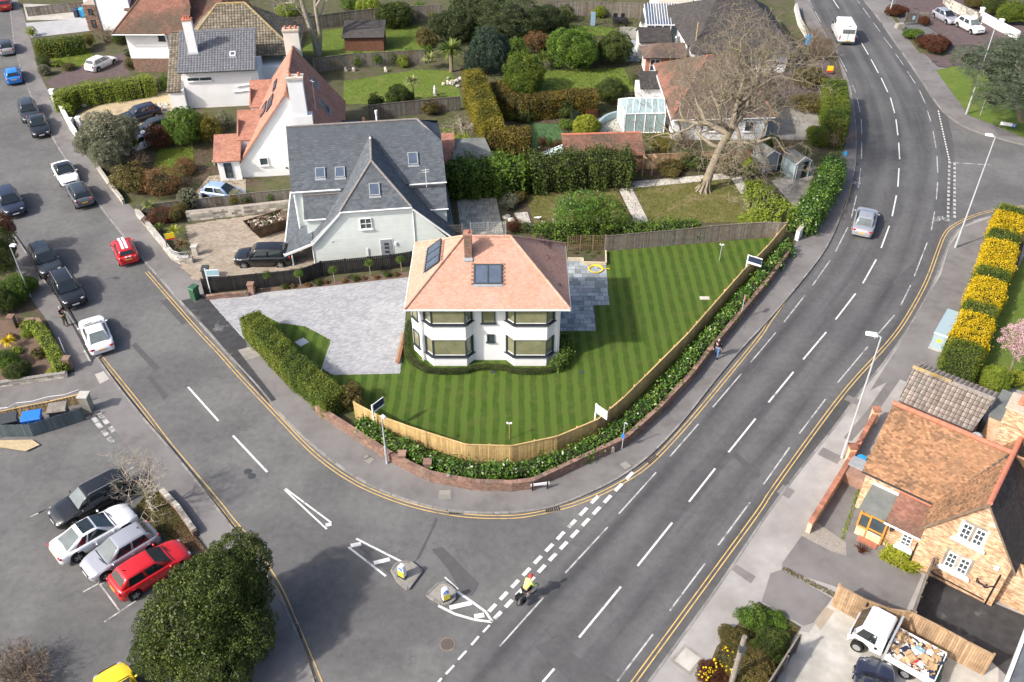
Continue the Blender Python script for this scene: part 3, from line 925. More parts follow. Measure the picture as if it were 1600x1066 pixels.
LAWNS=[
	([(471,84),(484,50),(540,44),(655,38),(676,58),(668,82),(501,89)],'grass'),
	([(537,127),(653,109),(704,111),(722,152),(592,162),(537,163)],'grass'),
	([(820,112),(850,110),(975,106),(992,142),(927,140),(820,146)],'grass'),
	([(800,34),(900,40),(965,44),(955,58),(900,52),(800,60)],'grass'),
	([(819,192),(871,194),(888,220),(838,230),(815,220)],'turf'),
	([(248,233),(302,229),(304,268),(270,280),(238,268)],'grass'),
	([(74,88),(137,78),(146,86),(129,103),(102,110)],'grass'),
	([(687,200),(729,202),(737,219),(709,221)],'grass'),
	([(990,294),(1142,279),(1182,334),(1160,347),(1015,349)],'grass_dull'),
	([(822,306),(960,288),(988,346),(840,366)],'grass_dull'),
]
for k,(p,m) in enumerate(LAWNS):
	lawn(p,m,.124+.001*k)
lawn([(690,205),(800,170),(900,150),(1000,230),(930,240),(700,260)],'soil',.119,'garden_soil')
lawn([(780,255),(990,240),(1200,240),(1240,340),(1100,352),(800,375)],'soil',.1195,'garden_soil')
lawn([(270,240),(400,215),(440,270),(330,320),(230,300),(200,240)],'soil',.1185,'garden_soil')
lawn([(990,60),(1300,60),(1320,130),(1320,190),(1150,230),(1000,200)],'soil',.118,'garden_soil')
# drives and yards
sheet('gravel_drive',[(100,190),(119,180),(152,166),(200,150),(268,141),(284,172),(262,190),(300,196),(230,215),(150,190),(129,188)],.128,'gravel')
sheet('driveway',[(69,128),(100,112),(129,100),(195,82),(203,117),(150,122),(86,139)],.127,'maroon')
sheet('driveway',[(40,36),(137,28),(143,48),(48,59)],.126,'paver_grey')
sheet('driveway',[(36,6),(110,8),(128,30),(42,32)],.1245,'render_cream' if False else 'concrete')
sheet('driveway',[(278,320),(296,311),(327,275),(384,270),(384,300),(300,318)],.127,'paver_beige')
sheet('driveway',[(1150,185),(1180,170),(1287,166),(1284,219),(1205,218),(1160,212)],.127,'concrete_dk')
sheet('yard',[(1205,283),(1275,258),(1258,318),(1246,330)],.128,'concrete_dk')
sheet('driveway',[(1130,120),(1250,95),(1296,95),(1300,118),(1290,150),(1150,160)],.126,'maroon')
sheet('patio',[(968,40),(1004,44),(998,64),(968,60)],.13,'concrete_dk')
sheet('patio',[(930,185),(965,178),(985,212),(938,214)],.13,'slab_white')
sheet('side_path',[(978,62),(1000,64),(1000,96),(978,96)],.129,'slab_blue')

def pave_cells(mb,poly,z,tw,tl,ang,h=.02,gap=.008,mi=0):
	"""one block per cell inside a plan outline, in running bond"""
	c,s=math.cos(ang),math.sin(ang)
	q=[(x*c+y*s,-x*s+y*c) for x,y in poly]
	us,vs=[a for a,_ in q],[b for _,b in q]
	U,Vv=[],[]
	for j in range(int(min(vs)/tl)-1,int(max(vs)/tl)+2):
		for i in range(int(min(us)/tw)-2,int(max(us)/tw)+2):
			a,b=(i+.5+(j % 2)*.5)*tw,(j+.5)*tl
			if inside((a,b),q):
				U.append(a)
				Vv.append(b)
	U,Vv=np.array(U),np.array(Vv)
	n=len(U)
	hz=z+RNG.uniform(-.003,.003,n)
	dx,dy=tw/2-gap/2,tl/2-gap/2
	cor=[(-dx,-dy),(dx,-dy),(dx,dy),(-dx,dy)]
	vert=np.zeros((n,8,3))
	for k,(a,b) in enumerate(cor):
		x,y=U+a,Vv+b
		for o,zz in ((0,hz),(4,hz*0+z-h)):
			vert[:,k+o,0]=x*c-y*s
			vert[:,k+o,1]=x*s+y*c
			vert[:,k+o,2]=zz
	f=np.array([(0,1,2,3),(4,5,1,0),(5,6,2,1),(6,7,3,2),(7,4,0,3)])
	F=(np.arange(n)[:,None,None]*8+f[None]).reshape(-1,4)
	mb.add(vert.reshape(-1,3),F,mi)

def drive(name,poly,mat,tw,tl,ang,z=.15,edge='kerb'):
	w=[P2(*q,z) for q in poly]
	o=struct(name,MB().prism(w,.05,z-.02),M['joint'])
	m=MB()
	pave_cells(m,w,z,tw,tl,ang)
	link('paving_block',m.mesh('paving_block',M[mat]),o,kind='stuff')
	if edge:
		e=MB()
		wall_along(e,w+[w[0]],.12,.05,z+.008)
		link('edging',e.mesh('edging',M[edge]),o)
	return o
drive('driveway',[(328,468),(400,459),(520,447),(637,434),(631,510),(624,583),(521,585),(504,575),(519,531),(478,509),(438,504),(404,486),(384,492),(383,530)],'paver_grey',.26,.13,R(32),edge='paver_grey')
drive('driveway',[(290,352),(340,344),(430,332),(462,340),(500,412),(440,424),(350,436),(315,440),(301,436),(270,403),(300,398)],'paver_beige',.24,.16,R(8),z=.145,edge=None)

def slabs(parent,poly,ang,z,mat,sizes=(.3,.45,.6,.75,.9),rows=(.45,.6),gap=.032,th=.04,name='paving_slab'):
	"""laid slabs, each an object, clipped to a convex plan outline"""
	c,s=math.cos(ang),math.sin(ang)
	q=[(x*c+y*s,-x*s+y*c) for x,y in poly]
	if sum(q[i][0]*q[(i+1) % len(q)][1]-q[(i+1) % len(q)][0]*q[i][1] for i in range(len(q)))<0:
		q=q[::-1]
	us,vs=[a for a,_ in q],[b for _,b in q]
	v=min(vs)
	while v<max(vs):
		h=random.choice(rows)
		u=min(us)-random.uniform(0,.5)
		while u<max(us):
			w=random.choice(sizes)
			cell=[(u+gap/2,v+gap/2),(u+w-gap/2,v+gap/2),(u+w-gap/2,v+h-gap/2),(u+gap/2,v+h-gap/2)]
			for i in range(len(q)):
				a,b=q[i],q[(i+1) % len(q)]
				cell=clip_half(cell,-(b[1]-a[1]),b[0]-a[0],-(b[1]-a[1])*a[0]+(b[0]-a[0])*a[1])
				if len(cell)<3:
					break
			if len(cell)>=3:
				ar=abs(sum(cell[i][0]*cell[(i+1) % len(cell)][1]-cell[(i+1) % len(cell)][0]*cell[i][1] for i in range(len(cell))))/2
				if ar>.03:
					m=MB().prism([(x*c-y*s,x*s+y*c) for x,y in cell],z-th,z+random.uniform(-.004,.004))
					link(name,m.mesh(name,M[mat]),parent)
			u+=w
		v+=h
# blue-grey patio beside the white house
pt=struct('patio',MB().sheet([P2(*q,.12) for q in [(876,408),(888,408),(911,408),(947,415),(953,477),(929,478),(931,517),(870,518)]],.132),M['joint'])
slabs(pt,[P2(*q,.16) for q in [(884,406),(911,407),(947,415),(952.3,476.6),(884,476.6)]],R(1),.165,'slab_blue')
slabs(pt,[P2(*q,.16) for q in [(874,477),(928,477),(930.5,517),(874,517)]],R(1),.165,'slab_blue')
# buff patio behind the grey-roofed house
pt=struct('patio',MB().sheet([P2(*q,.12) for q in [(712,311),(776,308),(788,368),(718,372)]],.132),M['joint'])
slabs(pt,[P2(*q,.16) for q in [(714,312),(775,309),(787,366),(722,370)]],R(5),.162,'slab_buff',sizes=(.45,.6,.9),rows=(.45,.6))
# pale path round the lawn under the bare tree
pt=struct('path',MB().sheet([P2(*q,.12) for q in [(962,286),(1155,269),(1173,302),(1159,303),(1141,279),(989,294),(1015,348),(993,349)]],.131),M['joint'])
for poly in ([(962,286),(1155,269),(1141,279),(988.7,294)],[(963,288),(988,295),(1014,347),(993,349)],[(1143,279),(1155,270),(1172,302),(1158,303)]):
	slabs(pt,[P2(*q,.15) for q in poly],R(4),.15,'slab_white',sizes=(.6,.9,1.1),rows=(.6,.9))
pt=struct('path',MB().sheet([P2(*q,.12) for q in [(803,333),(824,331),(834,362),(820,362)]],.131),M['joint'])
slabs(pt,[P2(*q,.15) for q in [(803,333),(824,331),(834,362),(820,362)]],R(4),.15,'slab_white',sizes=(.6,.9),rows=(.6,))
pt=struct('path',MB().sheet([P2(*q,.12) for q in [(885,360),(950,350),(952,356),(892,367),(896,376),(888,376)]],.131),M['slab_white'])

# plots west of the side road
plot=[(-260,250),(-75,250),(-30,330),(0,372),(22,420),(50,470),(75,505),(92,540),(118,582),(104,588),(0,606),(-260,640)]
gw=struct('garden_ground',MB().prism([P2(*q) for q in plot],-.1,.112),M['soil'])
sheet('flower_bed',[(-40,500),(30,500),(60,503),(80,540),(100,578),(60,590),(0,598),(-40,600)],.118,'bark_mulch')
sheet('driveway',[(-60,606),(0,604),(112,585),(134,608),(120,612),(0,645),(-60,660)],.101,'pave')
sheet('gravel_bed',[(-20,686),(0,688),(50,687),(62,695),(40,705),(0,699),(-20,695)],.112,'gravel')
sheet('planter_soil',[(213,790),(232,771),(249,766),(285,810),(300,832),(270,850),(233,826),(214,800)],.10,'rough_ground')
sheet('leaf_litter',[(255,828),(283,812),(300,830),(330,870),(290,870)],.098,'bark_mulch')

# cottage plot and yards
sheet('forecourt',[(1222,880),(1258,830),(1318,738),(1345,735),(1440,900),(1412,962),(1300,915),(1222,890)],.1,'pave')
sheet('gravel_patch',[(1246,834),(1275,815),(1322,848),(1322,868),(1300,862)],.106,'shingle')
sheet('yard',[(1452,900),(1620,970),(1620,1100),(1545,1030),(1428,962)],.1,'tar')
sheet('yard',[(1300,935),(1330,948),(1428,966),(1560,1035),(1560,1110),(1240,1110),(1250,1010)],.098,'concrete')
sheet('brick_threshold',[(1272,972),(1290,948),(1304,955),(1282,985)],.102,'paver_beige')
sheet('planting_bed',[(1186,940),(1252,980),(1230,1010),(1200,1110),(1080,1110),(1120,1010)],.11,'soil')
sheet('dirt_patch',[(1240,985),(1275,990),(1278,1010),(1262,1066),(1225,1075),(1236,1020)],.104,'concrete')
sheet('driveway',[(1204,896),(1222,890),(1300,935),(1275,972),(1255,978),(1190,940)],.0985,'pave')
sheet('lawn',[(1535,575),(1552,500),(1600,400),(1700,420),(1700,640),(1560,600)],.124,'grass')
sheet('border',[(1470,600),(1500,560),(1545,430),(1580,340),(1600,380),(1540,600),(1520,625)],.118,'soil')
# beyond the side turning
sheet('verge',[(1462,110),(1490,104),(1517,106),(1560,118),(1610,146),(1700,190),(1640,238),(1601,216),(1555,196),(1514,180)],.11,'grass')
sheet('verge',[(1389,20),(1396,17),(1412,45),(1425,60),(1452,76),(1480,80),(1478,88),(1448,84),(1437,83),(1420,62)],.108,'rough_ground')
sheet('forecourt',[(1405,-20),(1640,-20),(1660,60),(1640,150),(1600,140),(1520,108),(1466,104),(1440,80),(1480,76),(1470,55),(1400,5)],.104,'maroon')
# ------------------------------------------------------------------ houses
def ridge_cap(mb,a,b,r=.12,mi=0,seg=.4):
	"""ridge or hip tiles laid end to end, each its own half-round piece"""
	a,b=Vector(a),Vector(b)
	L=(b-a).length
	n=max(1,round(L/seg))
	d=(b-a)/n
	for k in range(n):
		p,q=a+d*k,a+d*(k+.97)
		mb.tube([p,q],[r,r*.93],8,mi)

def tiled(parent,faces,mat,tw,tl,lift=.03,thick=.12,pan=0.0,jit=.004,gap=.01,base_mat=None,name='roof',stuff='roof_tile',stagger=.5):
	"""a roof: solid slabs with the loose tiles laid on them"""
	m=MB()
	for f in faces:
		m.slab(f,thick)
	ro=part(name,m,M[base_mat or mat],parent)
	t=MB()
	for f in faces:
		cover(t,f,tw,tl,lift,.006,gap,stagger,jit,0,False,pan)
	part(stuff,t,M[mat],ro,kind='stuff')
	return ro

def window(parent,c,w,h,nrm,nx=2,ny=1,frame='white',glass='win',sill=True,depth=.06,bar=.05,sill_mat=None,name='window',sd=.14):
	"""frame with one pane per light; c = centre on the wall face, nrm = outward direction in plan"""
	nx_,ny_=nrm
	rz=math.atan2(ny_,nx_)+math.pi/2
	u=Vector((math.cos(rz),math.sin(rz),0))
	n=Vector((nx_,ny_,0)).normalized()
	C=Vector(c)
	m=MB()
	fw=.06
	for sx in (-1,1):
		m.box(C+u*sx*(w/2-fw/2)+n*.03,(fw,depth+.04,h),rz)
	for sz in (-1,1):
		m.box(C+Vector((0,0,sz*(h/2-fw/2)))+n*.03,(w-2*fw,depth+.038,fw),rz)
	for i in range(1,nx):
		m.box(C+u*(-w/2+w*i/nx)+n*.03,(bar,depth+.03,h-2*fw),rz)
	for j in range(1,ny):
		m.box(C+Vector((0,0,-h/2+h*j/ny))+n*.03,(w-2*fw,depth+.026,bar*.7),rz)
	wo=part(name,m,M[frame],parent)
	for i in range(nx):
		for j in range(ny):
			q=C+u*(-w/2+w*(i+.5)/nx)+Vector((0,0,-h/2+h*(j+.5)/ny))+n*.012
			part('pane',MB().box(q,(w/nx-.03,.02,h/ny-.03),rz),M[glass],wo)
	if sill:
		part('sill',MB().box(C+Vector((0,0,-h/2-.04))+n*(sd/2),(w+.16,sd,.07),rz),M[sill_mat or frame],wo)
	return wo

def roof_window(parent,c,u,v,w,h,frame='anthracite',glass='roof_glass',n_pane=1,up=.07):
	"""glazed light lying in a roof slope; u runs along the eave, v up the slope"""
	u,v=Vector(u).normalized(),Vector(v).normalized()
	n=u.cross(v)
	if n.z<0:
		n=-n
	C=Vector(c)+n*up
	def obox(mb,cc,a,b,t):
		q=[]
		for sz in (-1,1):
			for sx,sy in ((-1,-1),(1,-1),(1,1),(-1,1)):
				q.append(tuple(cc+u*sx*a/2+v*sy*b/2+n*sz*t/2))
		mb.add(q,[(3,2,1,0),(4,5,6,7),(0,1,5,4),(1,2,6,5),(2,3,7,6),(3,0,4,7)])
	m=MB()
	f=.08
	for s in (-1,1):
		obox(m,C+u*s*(w/2-f/2),f,h,.14)
		obox(m,C+v*s*(h/2-f/2),w-2*f,f,.138)
	for i in range(1,n_pane):
		obox(m,C+u*(-w/2+w*i/n_pane),f,h-2*f,.136)
	o=part('roof_window',m,M[frame],parent)
	for i in range(n_pane):
		g=MB()
		obox(g,C+u*(-w/2+w*(i+.5)/n_pane),w/n_pane-f,h-1.2*f,.07)
		part('pane',g,M[glass],o)
	fl=MB()
	obox(fl,C-v*(h/2+.1)-n*.04,w+.1,.2,.03)
	part('flashing',fl,M['lead'],o)
	return o

def chimney(parent,c,w,d,z0,z1,mat,pots=2,bricks=None,cap='brick_clay',pot_r=.11,pot_h=.35,along='x'):
	x,y=c
	m=MB().bb((x-w/2,y-d/2,z0),(x+w/2,y+d/2,z1))
	ch=part('chimney',m,M['mortar'] if bricks else M[mat],parent)
	if bricks:
		b=MB()
		for (p,q) in (((-1,-1),(1,-1)),((1,-1),(1,1)),((1,1),(-1,1)),((-1,1),(-1,-1))):
			a=(x+p[0]*w/2,y+p[1]*d/2,z0)
			e=(x+q[0]*w/2,y+q[1]*d/2,z0)
			cover(b,[a,e,(e[0],e[1],z1),(a[0],a[1],z1)],.225,.075,.012,0,.012,.5,.003,0,True)
		part('brick',b,M[bricks],ch,kind='stuff')
	cm=MB().bb((x-w/2-.05,y-d/2-.05,z1),(x+w/2+.05,y+d/2+.05,z1+.14))
	part('chimney_cap',cm,M[cap],ch)
	for k in range(pots):
		t=(k+.5)/pots-.5
		px,py=(x+t*w*.8,y) if along=='x' else (x,y+t*d*.8)
		p=MB().lathe([(pot_r,z1+.13),(pot_r*.85,z1+.13+pot_h*.8),(pot_r,z1+.13+pot_h*.85),(pot_r,z1+.13+pot_h),(pot_r*.7,z1+.13+pot_h),(pot_r*.65,z1+.15+pot_h*.5)],(px,py,0),10)
		part('chimney_pot',p,M['ridge_clay'],ch,smooth=False)
	return ch

def gutter(parent,a,b,mat='white',r=.06,name='gutter'):
	part(name,MB().tube([a,b],r,6),M[mat],parent)

def downpipe(parent,x,y,z0,z1,mat='white',r=.045):
	part('downpipe',MB().tube([(x,y,z0),(x,y,z1)],r,6),M[mat],parent)

# ---- the white house with the new orange roof
h1=thing('house','white rendered house with new orange hipped roof and stacked bay windows on striped lawn','house',(-1.6,52.6,0))
def H1(x,y,z):
	return (x+1.6,y-52.6,z)
EX0,EX1,EY0,EY1,EZ=-7.22,3.93,48.39,56.6,5.2
RX0,RX1,RY,RZ=-3.34,-.10,52.5,8.4
wx0,wx1,wy0,wy1=-6.4,3.32,49.2,55.9
w=MB().bb(H1(wx0,wy0,0),H1(wx1,wy1,EZ-.02))
part('wall',w,M['render'],h1)
fr=[H1(EX0,EY0,EZ),H1(EX1,EY0,EZ),H1(RX1,RY,RZ),H1(RX0,RY,RZ)]
ri=[H1(EX1,EY0,EZ),H1(EX1,EY1,EZ),H1(RX1,RY,RZ)]
bk=[H1(EX1,EY1,EZ),H1(EX0,EY1,EZ),H1(RX0,RY,RZ),H1(RX1,RY,RZ)]
lf=[H1(EX0,EY1,EZ),H1(EX0,EY0,EZ),H1(RX0,RY,RZ)]
ro=tiled(h1,[fr,ri,bk,lf],'tile_orange',.165,.105,.014,.1,gap=.008)
for a,b in ((fr[0],fr[3]),(fr[1],fr[2]),(bk[0],fr[2]),(bk[1],fr[3]),(fr[3],fr[2])):
	m=MB()
	ridge_cap(m,Vector(a)+Vector((0,0,.03)),Vector(b)+Vector((0,0,.03)),.1,seg=.22 if a != fr[3] else .4)
	part('hip_tile' if a != fr[3] else 'ridge_tile',m,M['tile_orange'],ro,kind='stuff')
for a,b in ((fr[0],fr[1]),(ri[0],ri[1]),(bk[0],bk[1]),(lf[0],lf[1])):
	gutter(h1,Vector(a)+Vector((0,0,-.06)),Vector(b)+Vector((0,0,-.06)),r=.07)
m=MB().bb(H1(EX0+.06,EY0+.06,EZ-.19),H1(EX1-.06,EY1-.06,EZ-.1))
part('soffit',m,M['white'],h1)
def bay(cx,lo,hi):
	xa,xb,xc,xd=lo
	for z0,z1,name in ((0.0,.95,'bay_wall'),(2.45,3.75,'bay_wall')):
		part(name,MB().prism([H1(xa,wy0+.02,0)[:2],H1(xb,48.55,0)[:2],H1(xc,48.55,0)[:2],H1(xd,wy0+.02,0)[:2]],z0,z1),M['render'],h1)
	for z0,z1 in ((.95,2.45),(3.75,5.0)):
		f=MB()
		pts=[(xa+.06,wy0),(xb+.02,48.62),(xc-.02,48.62),(xd-.06,wy0)]
		for q in pts[1:3]:
			x,y,_=H1(*q,0)
			f.bb((x-.055,y-.04,z0),(x+.055,y+.055,z1))
		for q in (pts[0],pts[3]):
			x,y,_=H1(*q,0)
			f.bb((x-.08,y-.12,z0),(x+.08,y-.003,z1))
		for (a,b) in zip(pts[:-1],pts[1:]):
			A_,B_=Vector(H1(*a,0)),Vector(H1(*b,0))
			rz=math.atan2(B_.y-A_.y,B_.x-A_.x)
			L=(B_-A_).length
			for zz in (z0+.05,z1-.05):
				f.box((A_+B_)/2+Vector((0,0,zz)),(L,.07,.06),rz)
		bw=part('bay_window',f,M['anthracite'],h1)
		for (a,b) in zip(pts[:-1],pts[1:]):
			A_,B_=Vector(H1(*a,0)),Vector(H1(*b,0))
			rz=math.atan2(B_.y-A_.y,B_.x-A_.x)
			L=(B_-A_).length
			part('pane',MB().box((A_+B_)/2+Vector((0,0,(z0+z1)/2)),(L-.12,.02,z1-z0-.14),rz),M['win_room'],bw)
			bd=MB().box((A_+B_)/2+Vector((0,0,z0+.13))+Vector((math.sin(rz),-math.cos(rz),0))*.02,(L-.16,.02,.05),rz)
			part('glazing_bead',bd,M['white'],bw)
		s=MB().prism([H1(xa-.16,wy0-.05,0)[:2],H1(xb-.1,48.45,0)[:2],H1(xc+.1,48.45,0)[:2],H1(xd+.16,wy0-.05,0)[:2]],z0-.05,z0)
		part('sill',s,M['anthracite'],bw)
bay(0,(-6.08,-5.52,-3.18,-2.72),None)
bay(1,(-.42,.16,2.42,2.92),None)
window(h1,H1(-1.62,wy0,4.15),.95,1.35,(0,-1),1,1,'anthracite','win_room',name='window')
window(h1,H1(-1.5,wy0,2.15),.5,.65,(0,-1),1,1,'anthracite','win')
window(h1,H1(wx1,50.8,1.3),1.8,2.1,(1,0),2,1,'anthracite','win',sill=False,name='patio_door')
for x,y in ((-6.3,49.12),(3.15,49.12)):
	X,Y,_=H1(x,y,0)
	downpipe(h1,X,Y,.1,5.05)
for z in (4.98,4.86):
	x,y,_=H1(-2.45,wy0-.05,0)
	part('wall_light',MB().box((x,y,z),(.1,.1,.1)),M['black'],h1)
# side porch on the drive side
sb_=[(-6.39,49.45),(-7.08,50.4),(-7.08,52.2),(-6.39,53.1)]
part('bay_wall',MB().prism([H1(*q,0)[:2] for q in sb_],0,5.05),M['render'],h1)
for z_ in (1.55,4.0):
	x,y,_=H1(-6.735,49.925,0)
	window(h1,(x,y,z_),.8,1.35,(-.81,-.588),1,1,'anthracite','win_room')
ux,vx=(1,0,0),(0,RY-EY0,RZ-EZ)
def on_front(x,y):
	t=(y-EY0)/(RY-EY0)
	return H1(x,y,EZ+(RZ-EZ)*t)
c=on_front(-1.63,50.35)
roof_window(h1,c,ux,vx,1.9,1.4,n_pane=2)
for s in (-1,1):
	m=MB()
	for k in range(6):
		q=Vector(on_front(-1.63+s*1.05,49.8+k*.22))+Vector((0,-.03,.06))
		m.box(q,(.17,.14,.03),0,0,math.atan2(vx[2],vx[1]))
	part('soaker_tile',m,M['brick_wall'],ro,kind='stuff')
tl=(52.5-50.9)/1
lw=Vector(H1(-5.45,52.75,EZ+(RZ-EZ)*(-5.45-EX0)/(RX0-EX0)))
vl=(RX0-EX0,0,RZ-EZ)
roof_window(h1,lw,(0,-1,0),vl,3.0,1.35,n_pane=3)
for s in (-1,1):
	m=MB()
	for k in range(9):
		q=lw+Vector(vl).normalized()*s*.82+Vector((0,(k-4)*.33,.07))
		m.box(q,(.2,.16,.03),0,0,0,-math.atan2(vl[2],vl[0]))
	part('soaker_tile',m,M['brick_wall'],ro,kind='stuff')
x,y,_=H1(-2.97,51.5,0)
chimney(h1,(x,y),.5,.56,7.0,9.2,'brick_clay',2,'brick_wall','brick_wall',.1,.12,'y')
part('flashing',MB().box((x,y-.40,7.42),(.6,.26,.04),0,0,R(38)),M['lead'],h1)
# repaired darker tiles on the shaded slope
m=MB()
t_e=lambda x,y:H1(x,y,EZ+(RZ-EZ)*(EX1-x)/(EX1-RX1))
for (x,y) in [(2.3+random.uniform(-.2,.9) ,55.0+random.uniform(-.55,.35)) for _ in range(34)]+[(3.6,50.4),(3.62,50.6),(3.5,50.5),(2.8,53.2),(2.9,53.0)]:
	p=Vector(t_e(x-.3,y))+Vector((.02,0,.045))
	m.box(p,(.11,.165,.02),0,0,0,math.atan2(RZ-EZ,EX1-RX1))
part('repair_tile',m,M['tile_dark'],ro,kind='stuff')

# ---- pale green boarded house with slate roofs
a2=R(8)
o2=P(493,411.6,.1)
h2=thing('house','pale green boarded chalet house with grey slate cross gables and white bargeboards','house',(o2[0],o2[1],0),a2)
WG=[(-.0,0),(10.9,0),(10.9,1.7),(8.04,4.88),(2.7,4.88),(.15,2.3),(0,2.25)]
DEP=10.2
b=MB()
for y in (.0,DEP):
	b.poly([(x,y,z) for x,z in WG])
b.add([(0,0,0),(0,DEP,0),(0,DEP,2.25),(0,0,2.25)],[(0,1,2,3)])
b.add([(10.9,0,0),(10.9,DEP,0),(10.9,DEP,1.7),(10.9,0,1.7)],[(0,1,2,3)])
part('wall',b,M['clad'],h2)
cb=MB()
cover(cb,[(0,-.012,0),(10.9,-.012,0),(10.9,-.012,1.7),(8.04,-.012,4.88),(2.7,-.012,4.88),(0,-.012,2.25)],2.4,.15,.022,.004,0,.5,.002)
part('weatherboard',cb,M['clad'],h2,kind='stuff')
APX,APZ,HY=5.34,7.7,2.6
# wing roof: hip over the gable, slopes both sides, bell-cast over the porch
hipf=[(2.55,-.18,4.85),(8.19,-.18,4.85),(APX,HY,APZ)]
wl_up=[(.1,DEP,2.2),(.1,-.18,2.2),(2.55,-.18,4.85),(APX,HY,APZ),(APX,DEP,APZ)]
wl_lo=[(-2.3,DEP,1.32),(-2.3,-.18,1.32),(.1,-.18,2.2),(.1,DEP,2.2)]
wr=[(11.65,-.18,1.5),(11.65,DEP,1.5),(APX,DEP,APZ),(APX,HY,APZ),(8.19,-.18,4.85)]
# main cross roof
MY,MZ,MEY,MEZ=8.5,8.3,2.95,5.2
mf=[(-1.35,MEY,MEZ),(11.25,MEY,MEZ),(11.25,6.6,6.95),(9.37,MY,MZ),(-1.6,MY,MZ)]
mbk=[(11.25,14.0,MEZ),(-1.35,14.0,MEZ),(-1.6,MY,MZ),(9.37,MY,MZ),(11.25,10.4,6.95)]
mhip=[(11.25,6.6,6.95),(11.25,10.4,6.95),(9.37,MY,MZ)]
d1=[(-.5,1.45,3.4),(2.0,1.45,3.4),(3.0,3.0,4.75),(-.5,3.0,4.75)]
d2=[(8.6,1.7,3.4),(11.2,1.7,3.4),(11.2,3.1,4.75),(7.6,3.1,4.75)]
ro=tiled(h2,[hipf,wl_up,wl_lo,wr,mf,mbk,mhip,d1,d2],'slate',.30,.19,.012,.1,gap=.006,stagger=.5)
m=MB()
for a,b_ in (((2.55,-.18,4.85),(APX,HY,APZ)),((8.19,-.18,4.85),(APX,HY,APZ)),((APX,HY,APZ),(APX,6.9,APZ)),((-1.6,MY,MZ),(9.37,MY,MZ)),((9.37,MY,MZ),(11.25,6.6,6.95)),((-.5,3.0,4.78),(3.0,3.0,4.78)),((7.6,3.1,4.78),(11.2,3.1,4.78))):
	ridge_cap(m,Vector(a)+Vector((0,0,.03)),Vector(b_)+Vector((0,0,.03)),.1)
part('ridge_tile',m,M['ridge_grey'],ro,kind='stuff')
part('finial',MB().ball((APX,6.4,APZ+.14),.1,8,6),M['white'],ro)
def board(mb,p,q,h=.2,t=.05):
	p,q=Vector(p),Vector(q)
	mb.add([tuple(p+Vector((0,-t,.02))),tuple(q+Vector((0,-t,.02))),tuple(q+Vector((0,-t,-h))),tuple(p+Vector((0,-t,-h))),tuple(p+Vector((0,0,.02))),tuple(q+Vector((0,0,.02))),tuple(q+Vector((0,0,-h))),tuple(p+Vector((0,0,-h)))],[(0,1,2,3),(7,6,5,4),(0,4,5,1),(3,2,6,7),(0,3,7,4),(1,5,6,2)])
for p,q in (((-2.34,-.2,1.3),(.1,-.2,2.2)),((.1,-.2,2.2),(2.55,-.2,4.83)),((8.19,-.2,4.83),(11.69,-.2,1.46))):
	bb=MB()
	board(bb,p,q)
	part('bargeboard',bb,M['white'],h2)
for p,q in (((2.5,-.24,4.8),(8.24,-.24,4.8)),((-1.38,MEY-.05,MEZ-.05),(2.6,MEY-.05,MEZ-.05)),((8.2,MEY-.05,MEZ-.05),(11.27,MEY-.05,MEZ-.05)),((-.55,1.4,3.36),(1.75,1.4,3.36)),((9.2,1.65,3.36),(11.25,1.65,3.36)),((-2.36,-.18,1.28),(-2.36,DEP,1.28))):
	gutter(h2,p,q,r=.065)
# dormer cheeks and upper walls
dm=MB()
dm.prism([(-.4,1.55),(1.6,1.55),(1.6,6),(-.4,6)],1.4,3.4)
dm.add([(-.4,1.55,3.4),(-.4,3.0,4.72),(-.4,4.6,4.72),(-.4,4.6,3.4)],[(0,1,2,3)])
dm.prism([(9.4,1.8),(11.1,1.8),(11.1,6),(9.4,6)],1.4,3.4)
dm.add([(11.1,1.8,3.4),(11.1,3.1,4.72),(11.1,4.6,4.72),(11.1,4.6,3.4)],[(0,1,2,3)])
dm.prism([(-1.1,3.1),(11.0,3.1),(11.0,13.8),(-1.1,13.8)],.1,MEZ)
dm.add([(-1.1,3.1,MEZ),(-1.1,8.5,8.2),(-1.1,13.8,MEZ)],[(0,1,2)])
part('wall',dm,M['clad'],h2)
cb=MB()
cover(cb,[(-1.112,13.8,.1),(-1.112,3.1,.1),(-1.112,3.1,MEZ),(-1.112,8.5,8.15),(-1.112,13.8,MEZ)],2.4,.15,.022,.004,0)
part('weatherboard',cb,M['clad'],h2,kind='stuff')
for nm_,q_,z_,r_ in (('corner_trim',(-1.15,3.0,.3),MEZ,.07),('downpipe',(8.28,-.06,.1),4.7,.045),('porch_post',(-1.75,-.12,.1),1.5,.07),('corner_trim',(-.02,-.03,.1),2.2,.06)):
	part(nm_,MB().tube([q_,(q_[0],q_[1],z_)],r_,6),M['white'],h2)
window(h2,(4.45,-.03,3.55),.95,1.0,(0,-1),2,2,'white','win')
dr=part('door',MB().bb((5.45,-.07,.1),(6.4,-.03,1.9)),M['lead'],h2)
part('door_frame',MB().bb((5.36,-.05,.1),(5.45,.0,1.98)).bb((6.4,-.05,.1),(6.49,0,1.98)).bb((5.36,-.052,1.9),(6.49,0,1.98)),M['white'],dr)
for z in (.75,1.15,1.5):
	part('door_pane',MB().bb((5.75,-.085,z-.13),(6.1,-.07,z+.1)),M['win'],dr)
part('wall_light',MB().bb((6.62,-.12,1.3),(6.75,-.02,1.6)),M['white'],h2)
part('vent',MB().bb((1.55,-.06,2.0),(1.68,-.02,2.12)),M['galv'],h2)
part('vent',MB().bb((4.3,-.1,.1),(4.4,-.02,1.2)),M['white'],h2)
def on_main(x,y):
	return (x,y,MEZ+(MZ-MEZ)*(y-MEY)/(MY-MEY))
